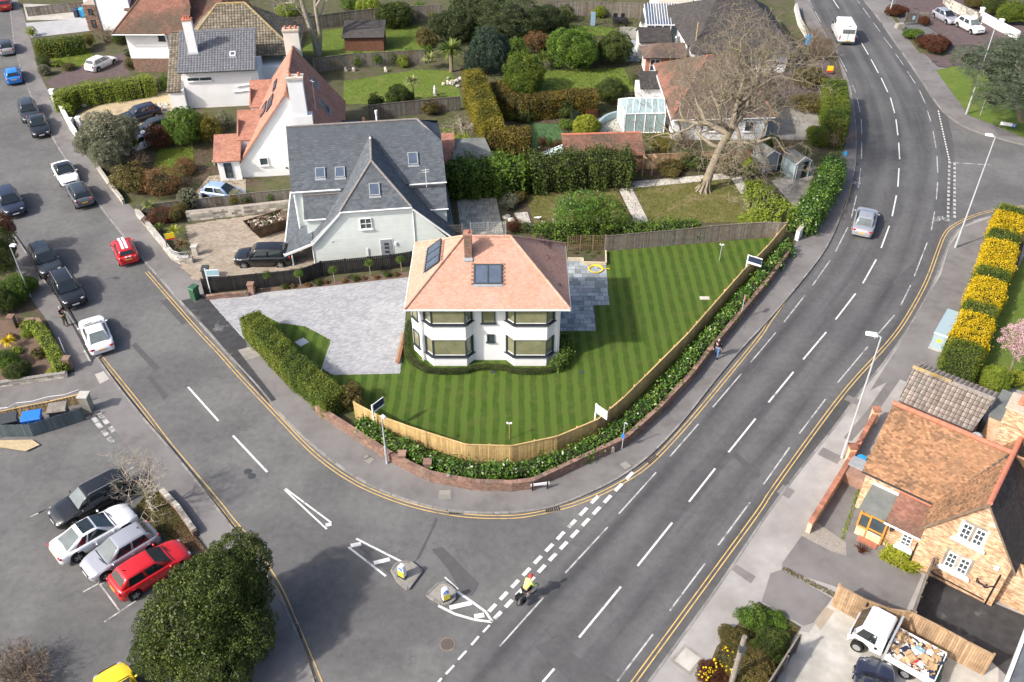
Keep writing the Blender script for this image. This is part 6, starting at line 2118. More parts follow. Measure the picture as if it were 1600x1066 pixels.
# the big bare tree
t,tm,cm,tp,tr,d=bare_tree('tree','huge bare spreading tree with pale mossy limbs on the small square lawn',(1099,298),.46,4,5,(),'bough',trunk=[(0,0,-.1),(.12,.1,.5),(.5,.2,2.2),(1.0,.2,4.2),(1.5,.1,5.6),(1.75,.2,6.4)])
cm=MB()
for (h,dr,L,r,lv) in ((6.3,(.15,.3,1),4.6,.34,5),(6.2,(1.0,.15,.6),5.4,.33,5),(5.6,(-1.0,-.1,.5),5.2,.3,5),(6.3,(.7,.9,.7),4.8,.27,5),(5.9,(-.7,.9,.6),4.8,.27,5),(6.3,(.5,-.8,.6),4.2,.24,5),(4.6,(1.0,-.3,.22),4.6,.22,5),(4.0,(-1,.1,.3),4.4,.2,4),(5.2,(1.0,.6,.3),5.2,.24,5),(5.9,(-.4,-.7,.7),4.2,.22,5),(6.3,(.45,.1,1),5.3,.27,5)):
	q=Vector(tp[3]).lerp(Vector(tp[5]),max(0,(h-4.2)/2.2))
	branch(cm,q,dr,L,r,lv,(3,3,3,4,4),.27,6,.06,0,.71,.9,rmin=.019)
part('crown',cm,M['bough'],t,smooth=True)
rm=MB()
for k in range(9):
	a=k*.7
	rm.tube([(math.cos(a)*.8,math.sin(a)*.8,0),(math.cos(a)*.5+.03,math.sin(a)*.5+.03,.3),(math.cos(a)*.36+.14,math.sin(a)*.36+.1,1.1)],[.08,.13,.08],6)
part('root',rm,M['bough'],t,smooth=True)
# bare tree in the car park planter
t,tm,cm,tp,tr,d=bare_tree('tree','slim bare sapling in the car park planter by the black estate car',(240,797),.1,2,4,(),'bark_pale',trunk=[(0,0,0),(-.05,.0,1.0),(-.15,.05,1.9)])
cm=MB()
for k in range(8):
	a=k*.79
	branch(cm,tp[2] if k % 2 else tp[1],(math.cos(a),math.sin(a),.85),1.45,.05,3,(3,4,4),.22,4,.08,0,.7,.8)
part('crown',cm,M['bark_pale'],t)
# bare tree at the top lawn
t,tm,cm,tp,tr,d=bare_tree('tree','tall twin stemmed bare tree behind the terracotta roofed house',(497,86),.35,3,4,(),'bark_pale',trunk=[(0,0,0),(-.3,0,2.5),(-1.0,.2,5.5),(-1.3,.4,8)])
tm2=MB().tube([(.1,.2,0),(.5,.3,2.5),(.35,.5,5.5),(.6,.8,8.5)],[.36,.27,.22,.18],8)
part('trunk',tm2,M['bark_pale'],t,smooth=True)
cm=MB()
for q,dr in ((tp[3],(-.6,.2,1)),(tp[3],(.2,-.3,1)),(tp[2],(-1,.1,.6)),((.6,.8,8.5),(.6,.2,1)),((.6,.8,8.5),(.1,.6,1)),((.35,.5,5.5),(1,0,.6)),((-.6,.1,4),(-.9,-.3,.7)),((.4,.4,4.5),(.9,.3,.5))):
	branch(cm,q,dr,3.4,.16,4,(3,4,3,3),.24,5,.1,0,.68,.8)
part('crown',cm,M['bark_pale'],t)
def twig_bush(px,py,r,h,mat,label,n=26,lvl=2,name='shrub',cat='shrub',weep=0.0,base_z=.1,kids=(3,4)):
	p=P(px,py,base_z)
	t=thing(name,label,cat,(p[0],p[1],.1))
	m=MB()
	for k in range(n):
		a=random.uniform(0,6.28)
		o=random.uniform(0,.3)*r
		q=(math.cos(a)*o,math.sin(a)*o,0)
		s=random.uniform(.3,1.0)
		branch(m,q,(math.cos(a)*r/h*s,math.sin(a)*r/h*s,1),h*random.uniform(.5,.8),.03,lvl,kids,.2,3,-.25 if weep else .05,0,.6,.8)
	part('branches',m,M[mat],t)
	return t
random.seed(5)
t=twig_bush(722,203,1.9,2.2,'bark_pale','weeping bare shrub arching over the path by the golden hedge',34,2,weep=1)
twig_bush(1185,318,1.6,3.2,'bark_pale','leafless drooping shrub hanging over the corner bed by the grey sheds',22,2,weep=1)
twig_bush(30,1062,2.3,1.5,'twig','sprawling leafless shrub at the car park edge',55,3,kids=(3,3,3))
twig_bush(215,262,1.5,1.6,'twig','bare twiggy shrub in front of the grey green tree',24,2)
twig_bush(168,66,1.6,2.0,'twig','bare brown shrub by the top driveway',26,2)
twig_bush(455,62,2.3,2.6,'twig','dense bare shrub beside the twin stemmed tree',34,2)
twig_bush(1030,232,2.4,1.7,'l_gold_con','golden brown twiggy shrub in front of the conservatory',60,2)
twig_bush(1070,228,1.9,1.6,'twig','low brown bare shrub beside the bungalow wall',40,2)
twig_bush(1274,92,1.9,2.6,'twig','tall brown bare hedge shrub by the yellow board',50,2)
twig_bush(1268,66,2.0,2.4,'twig','brown bare shrub behind the tall roadside shrub',36,2)
twig_bush(1225,245,2.0,1.8,'twig','brown bramble thicket behind the grey sheds',46,2)
twig_bush(1305,232,1.5,2.2,'twig','thorny bare shrub at the end of the tall clipped hedge',26,2)
twig_bush(1595,105,2.4,1.8,'twig','brown bare thicket behind the dark cedar',30,2)
twig_bush(1345,862,.55,.5,'l_russet','small reddish shrub at the foot of the oak porch',24,1)

# hedges
random.seed(3)
hedge('hedge','golden green conifer hedge along the pavement beside the drive',[(389,490),(412,515),(440,545),(472,575),(502,600),(522,618)],1.6,1.7,'l_conifer',.09,620,jit=.08,rough=.05)
hedge('hedge','tall golden topped conifer hedge between the rear gardens',[(738,108),(752,140),(764,172),(772,198)],2.1,3.6,'l_gold_con',.15,260,jit=.1)
hedge('hedge','square brown and gold conifer hedge end above the laurel',[(768,203),(800,205),(828,205)],2.2,3.4,'l_brown_con',.15,260,jit=.12)
hedge('hedge','long brown sided clipped hedge below the oval lawn',[(772,128),(792,149),(815,153),(860,149),(900,143),(934,143)],1.9,2.3,'l_brown_con',.14,260,jit=.1)
hedge('hedge','tall clipped hedge beside the main road bend',[(1305,124),(1309,150),(1309,178),(1306,190)],2.4,2.9,'l_conifer',.13,260,jit=.08)
hedge('hedge','bright green clipped hedge beside the maroon drive',[(88,150),(110,138),(160,132),(210,126),(235,120)],1.5,1.9,'l_lime',.12,300,jit=.17,rough=.1)
hedge('hedge','dark overgrown hedge beside the grey block drive',[(55,66),(85,64),(127,58)],1.8,1.8,'l_conifer',.14,220,jit=.14)
hedge('hedge','bright green laurel hedge behind the buff patio',[(704,264),(740,255),(775,255),(820,255)],2.8,2.7,'l_green',.24,160,jit=.34,rough=.25)
hedge('hedge','dark mixed evergreen hedge behind the small tree lawn',[(828,251),(880,247),(930,243),(985,243)],2.6,2.8,'l_dark',.2,200,jit=.34,rough=.3)
hedge('hedge','glossy laurel hedge between brick wall and timber fence',[(562,655),(590,675),(628,694),(672,715),(730,730),(800,732),(855,722),(915,698),(968,668),(1015,630),(1060,583),(1100,533),(1150,475),(1195,425),(1232,380)],.8,.78,'l_laurel',.19,190,jit=.17,rough=.1,round_=.5)
hedge('hedge','leafy climber spilling over the grey fence top',[(838,352),(880,354),(930,351),(990,352),(1040,350),(1092,347)],1.0,1.5,'l_green',.16,200,jit=.22,rough=.1)
hedge('hedge','lime green shrub hedge round the shed corner',[(1178,282),(1192,300),(1206,316),(1224,326),(1250,330)],1.7,1.6,'l_lime',.18,170,jit=.22,rough=.12)
hedge('hedge','broad laurel hedge above the white wall by the pavement',[(1306,246),(1298,272),(1284,296),(1270,318),(1255,336)],1.7,1.9,'l_laurel',.2,180,jit=.2,rough=.1)
hedge('hedge','low lime hedge behind the brick edging of the flower garden',[(34,505),(55,505),(70,525),(95,572)],.8,.75,'l_lime',.11,380,jit=.06)
hedge('hedge','low box hedge following the bays of the white house',[(640,500),(634,530),(636,556),(655,569),(672,577),(730,577),(742,570),(788,570),(802,577),(858,577),(872,570)],.34,.38,'l_dark',.06,900,jit=.05,z0=.13)
hedge('hedge','rounded evergreen planting at the patio corner of the white house',[(868,566),(880,556),(886,536),(884,522)],.8,.8,'l_green',.13,300,jit=.12)
SEG=[((1588,322),(1580,331),'l_conifer'),((1580,332),(1574,358),'l_yellow'),((1572,360),(1568,374),'l_conifer'),((1567,377),(1557,416),'l_yellow'),((1556,418),(1551,432),'l_conifer'),((1550,435),(1537,470),'l_yellow'),((1536,473),(1530,488),'l_conifer'),((1529,491),(1514,530),'l_yellow'),((1513,534),(1498,572),'l_conifer')]
LB=['green clipped end of the striped hedge by the side turning','golden clipped block nearest the side turning in the striped hedge','green band between the first two golden blocks from the side turning','golden hedge block level with the foot of the tall lamp post','green hedge band in the middle of the striped hedge','golden hedge block beside the empty pavement','green hedge band just above the cabinet','golden hedge block beside the grey blue cabinet','large green hedge end next to the pantiled garage']
for (a,b,m_),lb in zip(SEG,LB):
	hedge('hedge',lb,[a,((a[0]+b[0])/2,(a[1]+b[1])/2),b],2.3,1.8,m_,(.13 if m_=='l_yellow' else .11),400,jit=.11,asp=.42,rough=.05,group='striped hedge blocks by the cottage')

# shrubs and evergreens: centre, radius in the photograph, height ratio, leaf, habit, label
BUSHES=[
	(49,50,8,1.1,'l_lime','med','lime shrub at the kerb by the grey block drive'),
	(139,64,9,1.3,'l_gold_con','fine','golden conifer shrub at the end of the dark hedge'),
	(188,60,12,.8,'l_dark','med','dark shrub in front of the stone cornered house'),
	(64,82,9,.9,'l_russet','fine','russet shrub on the corner of the maroon drive garden'),
	(66,95,10,1.0,'l_dark','fine','dark green shrub below the russet one by the pavement'),
	(69,110,9.5,1.0,'l_grey','clip','clipped grey green ball near the pavement'),
	(90,99,8,.7,'l_lime','big','yellow flowering shrub on the small lawn'),
	(106,105,10,.6,'l_moor','fine','mixed heather mound by the maroon drive'),
	(199,82,7,1.0,'l_grey','clip','small round shrub against the brick base house'),
	(203,101,9,1.0,'l_moor','med','brownish shrub against the brick house corner'),
	(256,132,12,1.1,'l_green','med','leafy shrub beside the downpipe of the grey roofed house'),
	(272,126,8,1.2,'l_green','med','small upright shrub by the brown roof verge'),
	(92,155,8,.9,'l_lime','big','yellow green plant behind the white wall pier'),
	(107,172,10,.9,'l_lime','big','pale leafy plant on the white wall beside the gravel'),
	(190,222,22,1.0,'l_conifer','fine','green rounded shrub in front of the grey green tree'),
	(243,215,21,.9,'l_russet','med','dull reddish shrub between the white wall and parked dark cars'),
	(287,200,33,.95,'l_green','dense','large bright evergreen beside the parked dark cars'),
	(326,203,20,1.25,'l_gold_con','fine','golden brown conifer by the terracotta porch'),
	(352,190,14,1.0,'l_grey','med','loose grey shrub under the white gable pipes'),
	(205,278,30,.75,'l_moor','med','dark brown shrub mass along the corner garden wall'),
	(252,285,36,.55,'l_brown','fine','rusty brown low shrubs below the green patch of lawn'),
	(288,262,18,.7,'l_brown','fine','dry brown shrub beside the small patio'),
	(294,311,18,1.0,'l_grey','clip','round grey green ball shrub above the stone wall'),
	(278,333,14,1.0,'l_moor','fine','dark twiggy shrub at the end of the stone wall'),
	(252,338,22,.6,'l_russet','fine','red brown grasses in the cordyline bed'),
	(336,314,9,.9,'l_brown','fine','straw coloured shrub on the low grey fence'),
	(370,307,12,1.0,'l_gold_con','fine','golden shrub by the pale blue car'),
	(386,312,8,1.0,'l_dark','fine','small dark shrub beside the golden one'),
	(422,307,8,1.0,'l_green','med','small green shrub at the slate house fence'),
	(28,448,22,1.0,'l_green','dense','large bright green shrub by the pavement and thin lamp post'),
	(2,470,22,1.0,'l_dark','dense','dark shrub behind the bright green one at the photo edge'),
	(10,562,18,.8,'l_green','dense','bright green mound in the flower garden'),
	(26,581,19,.8,'l_dark','dense','dark clipped mound by the mossy dwarf wall'),
	(26,548,9,.6,'l_lime','big','yellow green flowering plant beside the golden cordyline'),
	(60,552,11,.7,'l_moor','big','olive tussock in the middle of the flower garden'),
	(40,523,8,.8,'l_lime','med','lime tuft under the hedge corner of the flower garden'),
	(82,580,9,.3,'l_crocos','med','strip of yellow bedding flowers along the dwarf wall'),
	(16,527,9,.6,'l_brown','big','dry tan grass behind the golden cordyline'),
	(546,622,20,1.1,'l_moor','med','dark feathery shrub between conifer hedge and timber fence'),
	(519,632,13,1.0,'l_gold_con','fine','golden drooping conifer tuft at the hedge end'),
	(622,152,20,1.0,'l_dark','dense','dark evergreen shrub at the foot of the cabbage palm'),
	(586,160,12,1.1,'l_dark','med','dark shrub behind the flat dark extension roof'),
	(672,166,18,.7,'l_moor','med','dull green shrub along the mossy fence'),
	(534,96,9,1.3,'l_lime','med','yellow green shrub first along the grey garden fence'),
	(561,94,11,1.1,'l_green','med','rounded green shrub second along the grey garden fence'),
	(590,92,10,1.2,'l_green','med','mid green shrub in the middle of the fence border'),
	(612,92,10,1.2,'l_dark','med','dark shrub beside the light one in the fence border'),
	(628,96,10,1.0,'l_lime','med','pale leafy shrub in the fence border'),
	(640,86,9,1.2,'l_green','med','green shrub at the palm end of the fence border'),
	(668,82,9,1.2,'l_green','med','upright shrub beside the fan palm'),
	(620,24,26,.8,'l_dark','dense','broad dark rhododendron at the back of the shed lawn'),
	(655,17,12,1.0,'l_green','med','green shrub behind the shed lawn'),
	(675,21,9,1.0,'l_crocos','med','small golden shrub under the dark pines'),
	(575,8,18,.8,'l_lime','med','pale shrubs above the dark old fence'),
	(545,6,14,.8,'l_green','med','mid green shrub at the top fence beside the bare tree'),
	(450,18,16,.7,'l_lime','med','yellowish shrubs behind the tall chimney'),
	(668,62,16,1.0,'l_moor','med','grey green shrub at the edge of the shed lawn'),
	(760,84,29,1.35,'l_blue','dense','blue green conical evergreen beside the golden hedge top'),
	(712,42,30,1.0,'l_pine','dense','dark spreading pine behind the fan palm'),
	(800,22,56,.8,'l_pine','cedar','broad dark cedar at the head of the evergreen garden'),
	(745,14,44,.8,'l_pine','dense','dark rounded pine beside the broad cedar'),
	(857,34,28,.9,'l_pine','dense','dark shrub on the green patch below the cedar'),
	(838,66,19,.9,'l_brown','fine','rounded brown shrub among the evergreens'),
	(893,78,42,.72,'l_green','dense','large glossy laurel dome above the oval lawn'),
	(962,76,28,.95,'l_dark','dense','dark holly by the slate side path'),
	(806,78,17,1.0,'l_green','med','mid green shrub left of the brown dome'),
	(818,118,36,.95,'l_conifer','dense','large loose evergreen above the brown clipped hedge'),
	(797,145,13,1.0,'l_dark','dense','dark shrub tucked behind the golden hedge'),
	(938,19,11,.9,'l_lime','dense','bright lime dome by the brown fence'),
	(884,22,14,1.0,'l_dark','med','dark shrub beneath the brown fence'),
	(1040,112,8,.8,'l_russet','fine','russet shrub by the garden room'),
	(992,126,9,1.0,'l_dark','med','dark shrub below the garden room corner'),
	(955,143,24,.8,'l_dark','dense','dark clipped mound at the hedge end by the conservatory'),
	(1002,146,14,.7,'l_dark','med','dark shrub in front of the bungalow porch'),
	(788,172,15,1.0,'l_gold_con','clip','golden clipped dome against the tall golden hedge'),
	(797,180,10,.9,'l_lime','clip','small green clipped dome against the tall golden hedge'),
	(884,172,14,1.1,'l_dark','med','dark camellia beside the artificial turf'),
	(898,181,9,1.0,'l_blue','fine','blue green dwarf conifer by the camellia'),
	(884,195,10,1.0,'l_green','med','small bright shrub at the turf edge'),
	(915,198,22,.85,'l_crocos','dense','round golden green dome on the pale patio edge'),
	(925,180,10,.8,'l_russet','fine','rusty shrub behind the golden dome'),
	(850,162,18,.7,'l_moor','med','brown stemmed shrubs below the long hedge'),
	(820,182,15,.7,'l_dark','med','low dark shrubs behind the artificial turf'),
	(848,222,9,.9,'l_russet','fine','purple leaved shrub at the turf front'),
	(859,224,5,1.8,'l_dark','fine','small dark cone conifer at the turf front'),
	(872,226,9,.8,'l_russet','fine','brown shrub beside the dark cone'),
	(796,315,14,.9,'l_grey','med','grey leaved shrub beside the buff patio'),
	(812,308,12,.8,'l_moor','med','dull shrub between patio and small lawn'),
	(806,352,13,.8,'l_russet','fine','rusty shrub by the short pale path'),
	(822,356,10,1.0,'l_dark','med','dark shrub in front of the rusty one'),
	(1172,262,13,1.3,'l_lime','med','bright lime shrub in front of the dull grey shed'),
	(1045,262,20,.6,'l_moor','med','brown undergrowth left of the big tree trunk'),
	(1140,260,18,.6,'l_moor','med','brown undergrowth right of the big tree trunk'),
	(1080,252,20,.7,'l_dark','med','dark undergrowth behind the big tree trunk'),
	(1185,343,26,.45,'l_lime','med','low lime shrub over the end of the grey fence'),
	(1205,224,14,.8,'l_dark','med','dark shrub between the sheds and concrete drive'),
	(1280,214,20,.9,'l_conifer','dense','dark green end of planting below the tall clipped hedge'),
	(1262,122,28,.5,'l_moor','med','dull hedge at the back of the maroon forecourt'),
	(1260,160,26,.5,'l_moor','med','dull hedge above the concrete drive'),
	(1225,80,20,.5,'l_moor','med','low hedge by the blue bin'),
	(1460,67,25,.45,'l_russet','dense','large dark red clipped mound on the traffic verge'),
	(1399,16,15,.6,'l_russet','dense','small dark red mound behind the board sign'),
	(1444,33,9,.8,'l_russet','dense','dark red shrub behind the slatted bench back'),
	(1428,53,15,.45,'l_green','dense','low green clipped shrub beside the red mound'),
	(1556,592,25,.9,'l_lime','dense','golden variegated shrub behind the pantiled garage'),
	(1588,590,16,.6,'l_crocos','med','low yellow shrub beneath the blossom tree'),
	(1148,1000,24,.6,'l_moor','dense','brown bramble mound beside the pale pavement'),
	(1205,1010,30,.7,'l_dark','dense','dark green shrub by the stained board fence'),
	(1180,965,24,.5,'l_green','med','green ground cover at the tip of the scrub bed'),
	(1170,1040,36,.5,'l_moor','dense','dead brown scrub around the timber pole'),
	(1208,968,20,.4,'l_green','med','yellow green weeds behind the dark shrub'),
	(1110,1052,22,.5,'l_russet','med','reddish scrub with yellow flowers by the kerb'),
	(1585,20,26,.7,'l_conifer','dense','large yellow green shrub behind the white wall'),
	(1556,8,20,.9,'l_dark','dense','dark shrub behind the stone garden wall'),
	(1520,2,14,.8,'l_moor','dense','dull shrub over the stone garden wall'),
]
for b in BUSHES:
	bush(*b[:6],b[6])
# planted row in front of the black fence: standards, dark domes and dry grasses
gt=None
LOL=['standard clipped ball tree nearest the brick pier','second standard ball tree from the brick pier','middle standard ball tree of the black fence row','fourth standard ball tree from the brick pier','standard ball tree beside the white house roof']
for k,((hx,hy),(bx,by)) in enumerate(zip([(417.7,435.3),(466.4,429),(519.8,424),(576.8,417),(624.7,413)],[(421.5,448.5),(470.4,447),(523.4,441),(579.3,430),(628,424.6)])):
	p=P(bx,by,.13)
	t=thing('topiary_tree',LOL[k],'topiary',p,0,'standard ball trees along the black fence')
	part('trunk',MB().tube([(0,0,0),(-.05,.05,.95)],[.03,.025],6),M['bark_pale'],t)
	crown_obj(t,(-.05,.05,1.12),(.33,.33,.31),'l_green','fine','crown')
sheet('flower_bed',[(390,452),(520,440),(640,424),(640,434),(520,446),(400,459)],.135,'bark_mulch')
for k,(x,y) in enumerate([(178,740),(380,718),(612,692),(808,668)]):
	bush(400+x/3.9475,260+y/3.9475,6.2,.8,'l_dark','big',['dark dome shrub first from the brick pier in the fence bed','dark dome shrub second from the brick pier in the fence bed','dark dome shrub third from the brick pier in the fence bed','dark dome shrub nearest the white house in the fence bed'][k],group='dark domes in the fence bed')
for k,(x,y) in enumerate([(230,738),(318,732),(432,715),(545,708),(662,690),(742,683),(862,668)]):
	bush(400+x/3.9475,260+y/3.9475,4.6,.7,'l_brown','big',['dry grass tuft just past the first dark dome from the brick pier','dry grass tuft close before the second standard ball tree','dry grass tuft just past the second dark dome in the fence bed','dry grass tuft just past the middle standard ball tree','dry grass tuft just past the third dark dome in the fence bed','dry grass tuft midway between fourth standard tree and last dome','dry grass tuft nearest the white house in the fence bed'][k],'grass_tuft','ornamental grass',group='dry grasses in the fence bed')
for k,(x,y) in enumerate([(412,442),(900,397),(918,396),(934,397),(926,402),(396,452)]):
	bush(x,y,5,.7,'l_moor' if k % 2 else 'l_green','big',['small shrub at the brick pier end of the fence bed','green shrub at the house end of the sleeper bed','olive shrub in the sleeper bed middle','green shrub behind the yellow hose','olive tuft on the sleeper bed front','olive tuft beside the brick pier'][k])
# trees with a trunk
def leafy_tree(base,centre,rpx,ratio,mat,kind,label,lobes=(),trunk_r=.2,tmat='bark'):
	b=P(*base,.1)
	y=b[1]
	zc=3.0
	for _ in range(6):                       # the height at which the crown's centre stands over the trunk
		p=P(*centre,zc)
		zc+=(p[1]-y)*.55
		zc=max(1.2,min(zc,12))
	p=P(*centre,zc)
	r=rpx*depth_of(p)/CAM_F
	t=thing('tree',label,'tree',b)
	tm=MB().tube([(0,0,0),((p[0]-b[0])*.4,(p[1]-b[1])*.4,zc*.5),(p[0]-b[0],p[1]-b[1],zc)],[trunk_r*1.2,trunk_r,trunk_r*.6],8)
	for k in range(5):
		a=k*1.3
		branch(tm,((p[0]-b[0])*.5,(p[1]-b[1])*.5,zc*.6),(math.cos(a),math.sin(a),.7),r*.8,trunk_r*.5,2,(3,3),.2,5)
	part('trunk',tm,M[tmat],t)
	crown_obj(t,(p[0]-b[0],p[1]-b[1],zc-.1),(r,r,r*ratio),mat,kind)
	for dx,dy,f,dz,mt in lobes:
		q=P(centre[0]+dx,centre[1]+dy,zc+dz)
		crown_obj(t,(q[0]-b[0],q[1]-b[1],zc-.1+dz),(r*f,r*f,r*f*ratio),mt or mat,kind)
	return t
leafy_tree((310,1010),(318,968),84,.95,'l_dark','tree','huge dense dark evergreen tree covering the corner of the car park',((56,-90,.58,1.2,None),(4,-66,.42,.9,None),(-62,12,.5,-.6,None),(58,20,.62,-.3,None),(16,80,.6,-.8,None),(20,-50,.66,1.4,None),(74,-44,.4,.2,None),(-76,52,.42,-1.2,None),(-40,66,.5,-.9,None),(-36,-30,.42,.5,None)),.35)
leafy_tree((915,366),(905,330),36,.8,'l_laurel','open','broad young evergreen tree with pale leaf tips behind the lattice trellis',((42,2,.88,0,'l_green'),(18,8,.8,-.3,'l_green'),(-18,2,.6,.2,None)),.1)
leafy_tree((172,250),(165,212),40,.85,'l_grey','tree','broad silvery grey green tree by the pavement',((-26,12,.55,-.3,None),(28,-10,.6,.2,None),(0,30,.6,-.6,None)),.2)
leafy_tree((-8,420),(-4,385),26,1.2,'l_dark','tree','dark evergreen tree leaning over the pavement beside the lamp post',((8,-30,.7,.4,'l_russet'),(8,26,.7,-.4,None)),.15)
leafy_tree((1596,190),(1566,112),54,.7,'l_cedar','cedar','large drooping blue grey cedar on the grass verge',((-50,-20,.55,.2,None),(30,30,.75,-.8,None),(40,-30,.8,.6,None),(-10,40,.6,-1.0,None),(10,-30,.7,1.0,None)),.3)
leafy_tree((1575,592),(1592,530),26,.9,'l_pink','open','pink blossoming cherry tree on the lawn behind the striped hedge',((10,18,.8,-.3,None),(14,-14,.7,.3,None)),.08)
# palms and spiky plants
def spiky(px,py,z,r,mat,label,n=60,w=.06,name='cordyline',cat='plant',trunk=0.0,droop=.5,up=.6,group=None):
	p=P(px,py,z)
	t=thing(name,label,cat,(p[0],p[1],.1),0,group)
	hz=z-.1
	if trunk:
		part('trunk',MB().tube([(0,0,0),(.04,.02,hz)],[trunk*1.2,trunk],7),M['bark'],t)
	m=MB()
	for k in range(n):
		a=random.uniform(0,6.28)
		e=random.uniform(-.25,1.3)
		d=Vector((math.cos(a)*math.cos(e),math.sin(a)*math.cos(e),math.sin(e)*up+.15))
		s=Vector((-math.sin(a),math.cos(a),0))*w
		L=r*random.uniform(.75,1.1)
		q0,q1=Vector((0,0,hz)),Vector((0,0,hz))+d*L*.55
		q2=q0+d*L-Vector((0,0,droop*L*.5*math.cos(e)))
		m.add([tuple(q0-s*.5),tuple(q0+s*.5),tuple(q1+s),tuple(q1-s),tuple(q2)],[(0,1,2,3),(3,2,4)])
	part('fronds',m,M[mat],t)
	return t
random.seed(9)
spiky(644,128,2.6,1.15,'l_palm','pale cabbage palm standing on the lawn',110,.05,'cabbage_palm','palm',.1)
spiky(672,92,1.3,1.3,'l_palm','strappy pale flax beside the fan palm',80,.06,'flax')
t=spiky(704,80,2.6,2.3,'l_palmgreen','large arching palm at the corner of the lawn',90,.16,'palm_tree','palm',.2)
spiky(12,533,.7,.75,'l_yellow','golden spiky cordyline in the flower garden',70,.035)
spiky(233,322,1.0,.9,'l_palm','spiky cordyline at the head of the stone walled bed',80,.035)
spiky(248,356,.6,.75,'l_palmgreen','low cordyline halfway down the stone walled bed',60,.035)
spiky(273,362,.9,.95,'l_crocos','pale cordyline behind the yellow board',80,.035)
spiky(283,382,.7,.85,'l_brown','straw coloured cordyline by the curved railing',60,.035)
spiky(239,136,.7,1.0,'l_palm','yucca at the end of the bright clipped hedge',60,.05,'yucca')
spiky(848,92,1.4,1.6,'l_palmgreen','weeping bamboo beside the laurel dome',110,.05,'bamboo')
spiky(862,38,1.4,1.4,'l_grey','grey tufted plant under the cedar',70,.05,'flax')
for dx,dy in ((0,0),):
	m=thing('shrub','strappy lime green plants along the cottage wall','plant',P(1403,878,.1))
	k=MB()
	for _ in range(420):
		u,v=random.uniform(-1,1),random.uniform(-.45,.45)
		q0=Vector((u*.95*math.cos(R(-38))-v*math.sin(R(-38)),u*.95*math.sin(R(-38))+v*math.cos(R(-38)),0))
		a=random.uniform(0,6.28)
		d=Vector((math.cos(a)*.45,math.sin(a)*.45-.2,1))
		s=Vector((-math.sin(a),math.cos(a),0))*.03
		L=random.uniform(.5,.85)
		q1,q2=q0+d*L*.6,q0+d*L-Vector((0,0,.18))+Vector((math.cos(a),math.sin(a),0))*.2
		k.add([tuple(q0-s),tuple(q0+s),tuple(q1+s),tuple(q1-s),tuple(q2)],[(0,1,2,3),(3,2,4)])
	part('leaves',k,M['l_crocos'],m)
# small yellow flowers on the scrub bed
fm=MB()
C=[]
for (x,y,n) in ((1108,1046,14),(1100,1056,12),(1135,1016,7),(1158,1024,4),(1128,1040,4),(1140,1050,5),(1118,1036,7)):
	p=np.array(P(x,y,.75))
	C.append(p+RNG.normal(0,.16,(n,3))*np.array([1,1,.5]))
C=np.concatenate(C)
c0=C.mean(0)
leaves(fm,C-c0,np.tile([[0,-.3,1.0]],(len(C),1)),.11,.9,.4)
solid('flowers',fm,M['l_flower'],'yellow gorse flowers dotted over the roadside scrub','flowers',tuple(c0),kind='stuff')
# grass tussocks and weeds on rough ground and at wall feet
def tufts(name,poly,n,size,mat,z=.12):
	w=[P2(*q,z) for q in poly]
	xs,ys=[q[0] for q in w],[q[1] for q in w]
	pts=[]
	while len(pts)<n:
		q=(random.uniform(min(xs),max(xs)),random.uniform(min(ys),max(ys)))
		if inside(q,w):
			pts.append((*q,z+size*.25))
	m=MB()
	leaves(m,np.array(pts),np.tile([[0,0,1.0]],(n,1)),size,.3,1.2)
	return link(name,m.mesh(name,M[mat]),None,kind='stuff')
tufts('grass',[(213,790),(232,771),(249,768),(285,810),(270,846),(233,824)],2600,.12,'l_moor',.11)
tufts('undergrowth',[(700,285),(990,262),(1180,245),(1230,330),(1000,352),(830,368)],5000,.14,'l_moor',.13)
tufts('undergrowth',[(270,240),(400,215),(440,270),(300,312),(200,300),(160,262)],5000,.16,'l_moor',.13)
tufts('weeds',[(1186,945),(1250,984),(1232,1010),(1200,1100),(1084,1100),(1124,1010)],5000,.14,'l_moor',.12)
tufts('undergrowth',[(760,60),(1000,60),(1000,100),(1050,240),(830,245),(780,200)],9000,.2,'l_dark',.13)
tufts('undergrowth',[(660,40),(960,0),(1010,30),(960,70),(720,110)],7000,.22,'l_dark',.13)
tufts('fallen_leaves',[(560,640),(660,700),(730,722),(800,726),(880,700),(990,640),(1000,652),(890,720),(800,745),(720,740),(640,715)],4000,.12,'l_brown',.13)
tufts('fallen_leaves',[(1060,570),(1180,430),(1235,370),(1240,380),(1120,525),(1070,580)],2500,.12,'l_brown',.13)
tufts('weeds',[(1348,740),(1356,736),(1318,845),(1312,842)],500,.12,'l_lime',.11)
tufts('weeds',[(1220,890),(1226,886),(1312,930),(1306,936)],700,.1,'l_moor',.11)
tufts('leaf_litter',[(255,828),(283,812),(300,830),(320,860),(290,862)],1500,.1,'l_brown',.105)
for p_,m_ in LAWNS:
	if m_ != 'turf':
		tufts('grass',p_,3000,.13,'l_lime' if m_=='grass' else 'l_moor',.125)
